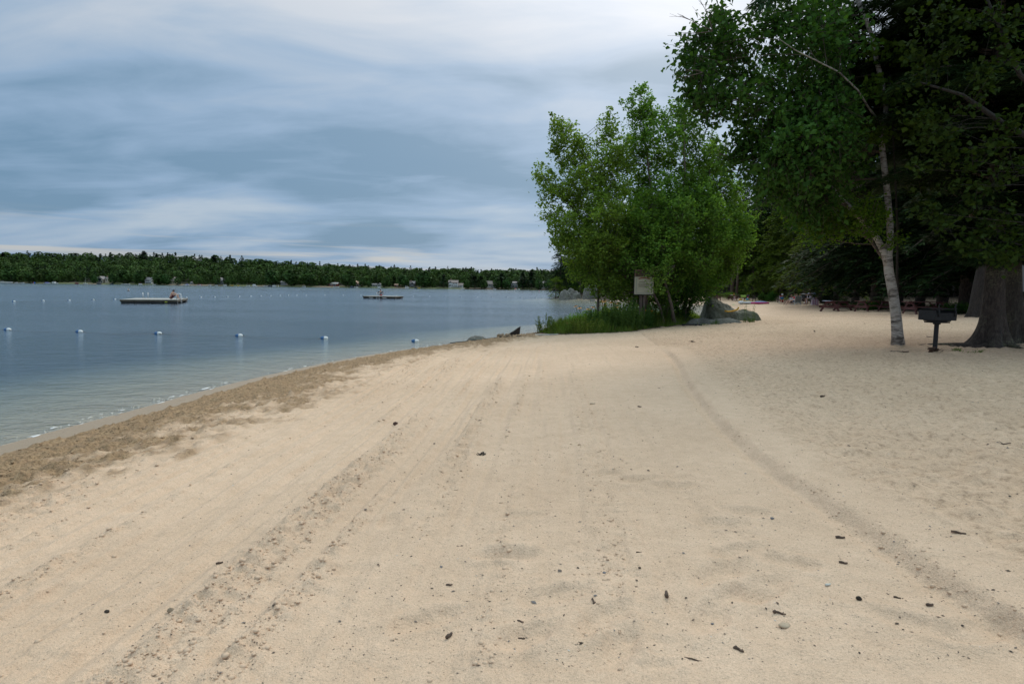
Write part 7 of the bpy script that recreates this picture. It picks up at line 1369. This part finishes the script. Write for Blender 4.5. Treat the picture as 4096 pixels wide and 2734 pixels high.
stick(878, 2254, 22, .5, 7, 'short dark stick stump in the raked sand at left'); stick(1797, 2541, 30, 1.0, 13, 'thick dark chunk of stick at bottom centre'); stick(2665, 2403, 34, 1.4, 14, 'grey brown stick chunk standing upright direction, right of bottom centre'); stick(2373, 2424, 34, 1.7, 7, 'thin grey stick below the brown pebble', knob=True); stick(2082, 2496, 26, -.5, 6, 'slim reddish twig above the knobbed one at bottom'); stick(2088, 2534, 24, 0, 5, 'knobbed short twig near the bottom centre', knob=True); stick(1797, 2341, 24, 0, 7, 'pair like dark twig left of the footprints'); stick(2370, 1617, 22, 0, 6, 'tan twig on the pale middle sand', TANR); stick(2558, 1630, 15, -.4, 5, 'dark twig right of the tan one'); stick(1900, 1686, 11, -.4, 5, 'left one of two short twigs above the leaf clump'); stick(1920, 1686, 13, .4, 5, 'right one of two short twigs above the leaf clump'); stick(2555, 2222, 20, 0, 4, 'thin dark twig right of the centre footprints')
stick(3361, 2153, 28, -.2, 9, 'brown crooked stick near the furrow at right'); stick(3372, 2265, 26, -.5, 8, 'split dark stick below the crooked one'); stick(3830, 2178, 38, -.6, 7, 'reddish brown stick on the trodden sand at right'); stick(3718, 2432, 20, 0, 9, 'short thick bark piece at lower right'); stick(3588, 2399, 20, -.6, 6, 'thin dark sliver left of the thick bark piece'); stick(3120, 2466, 36, -.6, 7, 'knobbed stick just above the tan stone', knob=True); stick(2957, 2620, 30, -.9, 9, 'grey knobbly stick at bottom right of centre', knob=True); stick(2778, 2653, 70, -.35, 4, 'longest thin twig at the bottom edge'); stick(3311, 2348, 20, .3, 8, 'short bone white stick at right', WPIPE); stick(3290, 1596, 18, .3, 7, 'dark curled leaf on trodden sand at right'); stick(3995, 1802, 90, .25, 5, 'long curved root like twig at the right edge', knob=True); stick(3600, 1415, 0+60, .05, 5, 'brown pine twig on the shaded sand before the birch', knob=True); stick(3257, 1330, 46, 1.2, 3, 'thin upright twig on the sand left of the birch'); stick(3735, 1350, 40, -1.0, 4, 'dead forked twig behind the grill post', knob=True)
clump(2770, 1372, 26, 'brown tuft of dead needles on the sand near the spit', DBR, cat='debris', name='needle_tuft'); clump(2545, 1388, 20, 'dry spiky weed lying on sand before the notice board', DBR, name='dry_weed', cat='dry weed')
q = on_ground(3738, 1414, True); clump(3738, 1415, 70, 'rusty needle litter around the grill post', pmat('rust_litter', (.10, .055, .035), (.05, .03, .02), 40, .95), name='needle_litter', h=.1, cat='needle litter')
# uncountable specks
def specks():
    rng = np.random.default_rng(90); V = []; F = []; n = 19000; u = rng.random(n); y = 2.3*np.exp(u*2.6); x = rng.uniform(-.75, .95, n)*y; X, Y = x, y; z, sd, e = base_h(X, Y); dens = np.clip(.25+.75*sstep(3.5, 7, sd)+.4*pnoise(X*1.5, Y*1.5), 0, 1); k = (sd > 3.0) & (rng.random(n) < dens) & ~in_poly(X, Y, VEG); X, Y = X[k], Y[k]; z = z[k]+detail(X, Y, sd[k], e[k])[0]; n = len(X)
    a = rng.uniform(0, 6.28, n); L_ = .0028*rng.lognormal(0, .55, n)*(1+.1*Y); w = L_*rng.uniform(.18, .6, n); c, s = np.cos(a), np.sin(a); P = []
    for (i, j, k_) in [(-1, 0, .2), (0, -1, .5), (1, 0, .3), (0, 1, .5), (0, 0, 1.2)]: P.append(np.stack([X+c*L_*i-s*w*j, Y+s*L_*i+c*w*j, z+w*.8*k_], 1))
    V = np.stack(P, 1).reshape(-1, 3); i = np.arange(n)*5; F = np.stack([np.stack(t, 1) for t in [(i, i+1, i+4), (i+1, i+2, i+4), (i+2, i+3, i+4), (i+3, i, i+4)]], 1).reshape(-1, 3)
    m, nt, p = newmat('speck'); g_ = nt.nodes.new('ShaderNodeNewGeometry'); nt.links.new(ramp(nt, g_.outputs['Random Per Island'], [(0, (.03, .022, .018)), (.5, (.08, .055, .04)), (.8, (.17, .14, .12)), (.97, (.13, .14, .15)), (1, (.6, .58, .55))]), p.inputs['Base Color']); p.inputs['Roughness'].default_value = .9
    o = link('sand_debris', mesh_np('sand_debris', V, F, 3), m); tag(o, 'tiny bark bits, needles and pebbles strewn over the sand', 'debris', kind='stuff')
specks()
def clods():
    rng = np.random.default_rng(91); n = 60000; u = rng.random(n); y = 2.3*np.exp(u*2.3); x = rng.uniform(-.95, .2, n)*y; z, sd, e = base_h(x, y); wob = 0.35*pnoise(x*0.3, y*0.3); q2 = x-.063*y; st = fbm(q2*3.0+5, y*.11, 3)
    w = sstep(.8, 1.0, sd+wob*.5)*(1-sstep(2.2, 2.8, sd))*.75 + sstep(1.9, 3.0, sd)*(1-sstep(-1.6, 1.6, q2))*np.clip(st*2.6, 0, 1)*.8 + .015
    k = (rng.random(n) < w) & (sd > .7); x, y, sd, e, z = x[k], y[k], sd[k], e[k], z[k]; z = z+detail(x, y, sd, e)[0]
    # crumbs along the furrow
    al = rng.random(520); idx = (al*(len(RIDGE)-2)).astype(int); RD = RIDGE[idx]+(RIDGE[idx+1]-RIDGE[idx])*rng.random(520)[:, None]; m = pnoise(RD[:, 1]*.9+3, RD[:, 1]*0) > -.05; RD = RD[m]; rx = RD[:, 0]+rng.normal(size=len(RD))*.07+.06; ry = RD[:, 1]+rng.normal(size=len(RD))*.05; z2, s2, e2 = base_h(rx, ry); z2 = z2+detail(rx, ry, s2, e2)[0]; x = np.concatenate([x, rx]); y = np.concatenate([y, ry]); z = np.concatenate([z, z2]); sd = np.concatenate([sd, s2])
    n = len(x); r = .0042*rng.lognormal(0, .55, n)*(1+.035*y); r = np.minimum(r, .016); ico_v = []; t = (1+5**.5)/2
    ico_v = np.array([(-1, t, 0), (1, t, 0), (-1, -t, 0), (1, -t, 0), (0, -1, t), (0, 1, t), (0, -1, -t), (0, 1, -t), (t, 0, -1), (t, 0, 1), (-t, 0, -1), (-t, 0, 1)])/math.sqrt(1+t*t); ico_f = np.array([(0, 11, 5), (0, 5, 1), (0, 1, 7), (0, 7, 10), (0, 10, 11), (1, 5, 9), (5, 11, 4), (11, 10, 2), (10, 7, 6), (7, 1, 8), (3, 9, 4), (3, 4, 2), (3, 2, 6), (3, 6, 8), (3, 8, 9), (4, 9, 5), (2, 4, 11), (6, 2, 10), (8, 6, 7), (9, 8, 1)])
    V = ico_v[None]*(r[:, None, None]*rng.uniform(.65, 1.35, (n, 12, 1)))*np.array([1.15, 1.0, .7])+np.stack([x, y, z+r*.02], 1)[:, None]; F = (ico_f[None]+np.arange(n)[:, None, None]*12).reshape(-1, 3)
    me = mesh_np('sand_clods', V.reshape(-1, 3), F, 3); wet = np.repeat(1-sstep(1.9, 3.0, sd+wob_(x, y)), 12); at = me.attributes.new('wet', 'FLOAT', 'POINT'); at.data.foreach_set('value', wet.astype(np.float32))
    m, nt, p = newmat('clod_sand'); a = nt.nodes.new('ShaderNodeAttribute'); a.attribute_name = 'wet'; nt.links.new(ramp(nt, a.outputs['Fac'], [(0, (.58, .42, .295)), (1, (.33, .225, .13))]), p.inputs['Base Color']); p.inputs['Roughness'].default_value = .95
    o = link('sand_crumbs', me, m, smooth=True); tag(o, 'crumbs and clods of sand thrown up by the raking', 'sand crumbs', kind='stuff')
def wob_(x, y): return (0.35*pnoise(x*0.3, y*0.3)+0.12*pnoise(x*1.1, y*1.1))*.5+.9*pnoise(y*0.35, x*0.8)
clods()

# dark undergrowth along the rocky point
rr = random.Random(33)
for i in range(15):
    px = 2295+27*i+rr.uniform(-6, 6); D = 129-.02*(px-2295)+rr.uniform(2, 7); q = at_depth(px, 1190, D); h = rr.uniform(1.6, 3.2)
    bush('dark shrub in the undergrowth lining the rocky point', (q[0], q[1], gz(q[0], q[1])-.1), (rr.uniform(1.5, 2.3), 1.6, h), rr.choice([DARK_LEAF, HEM_LEAF, DARK_LEAF]), 900, .24, 500+i, 'shrubs lining the rocky point')
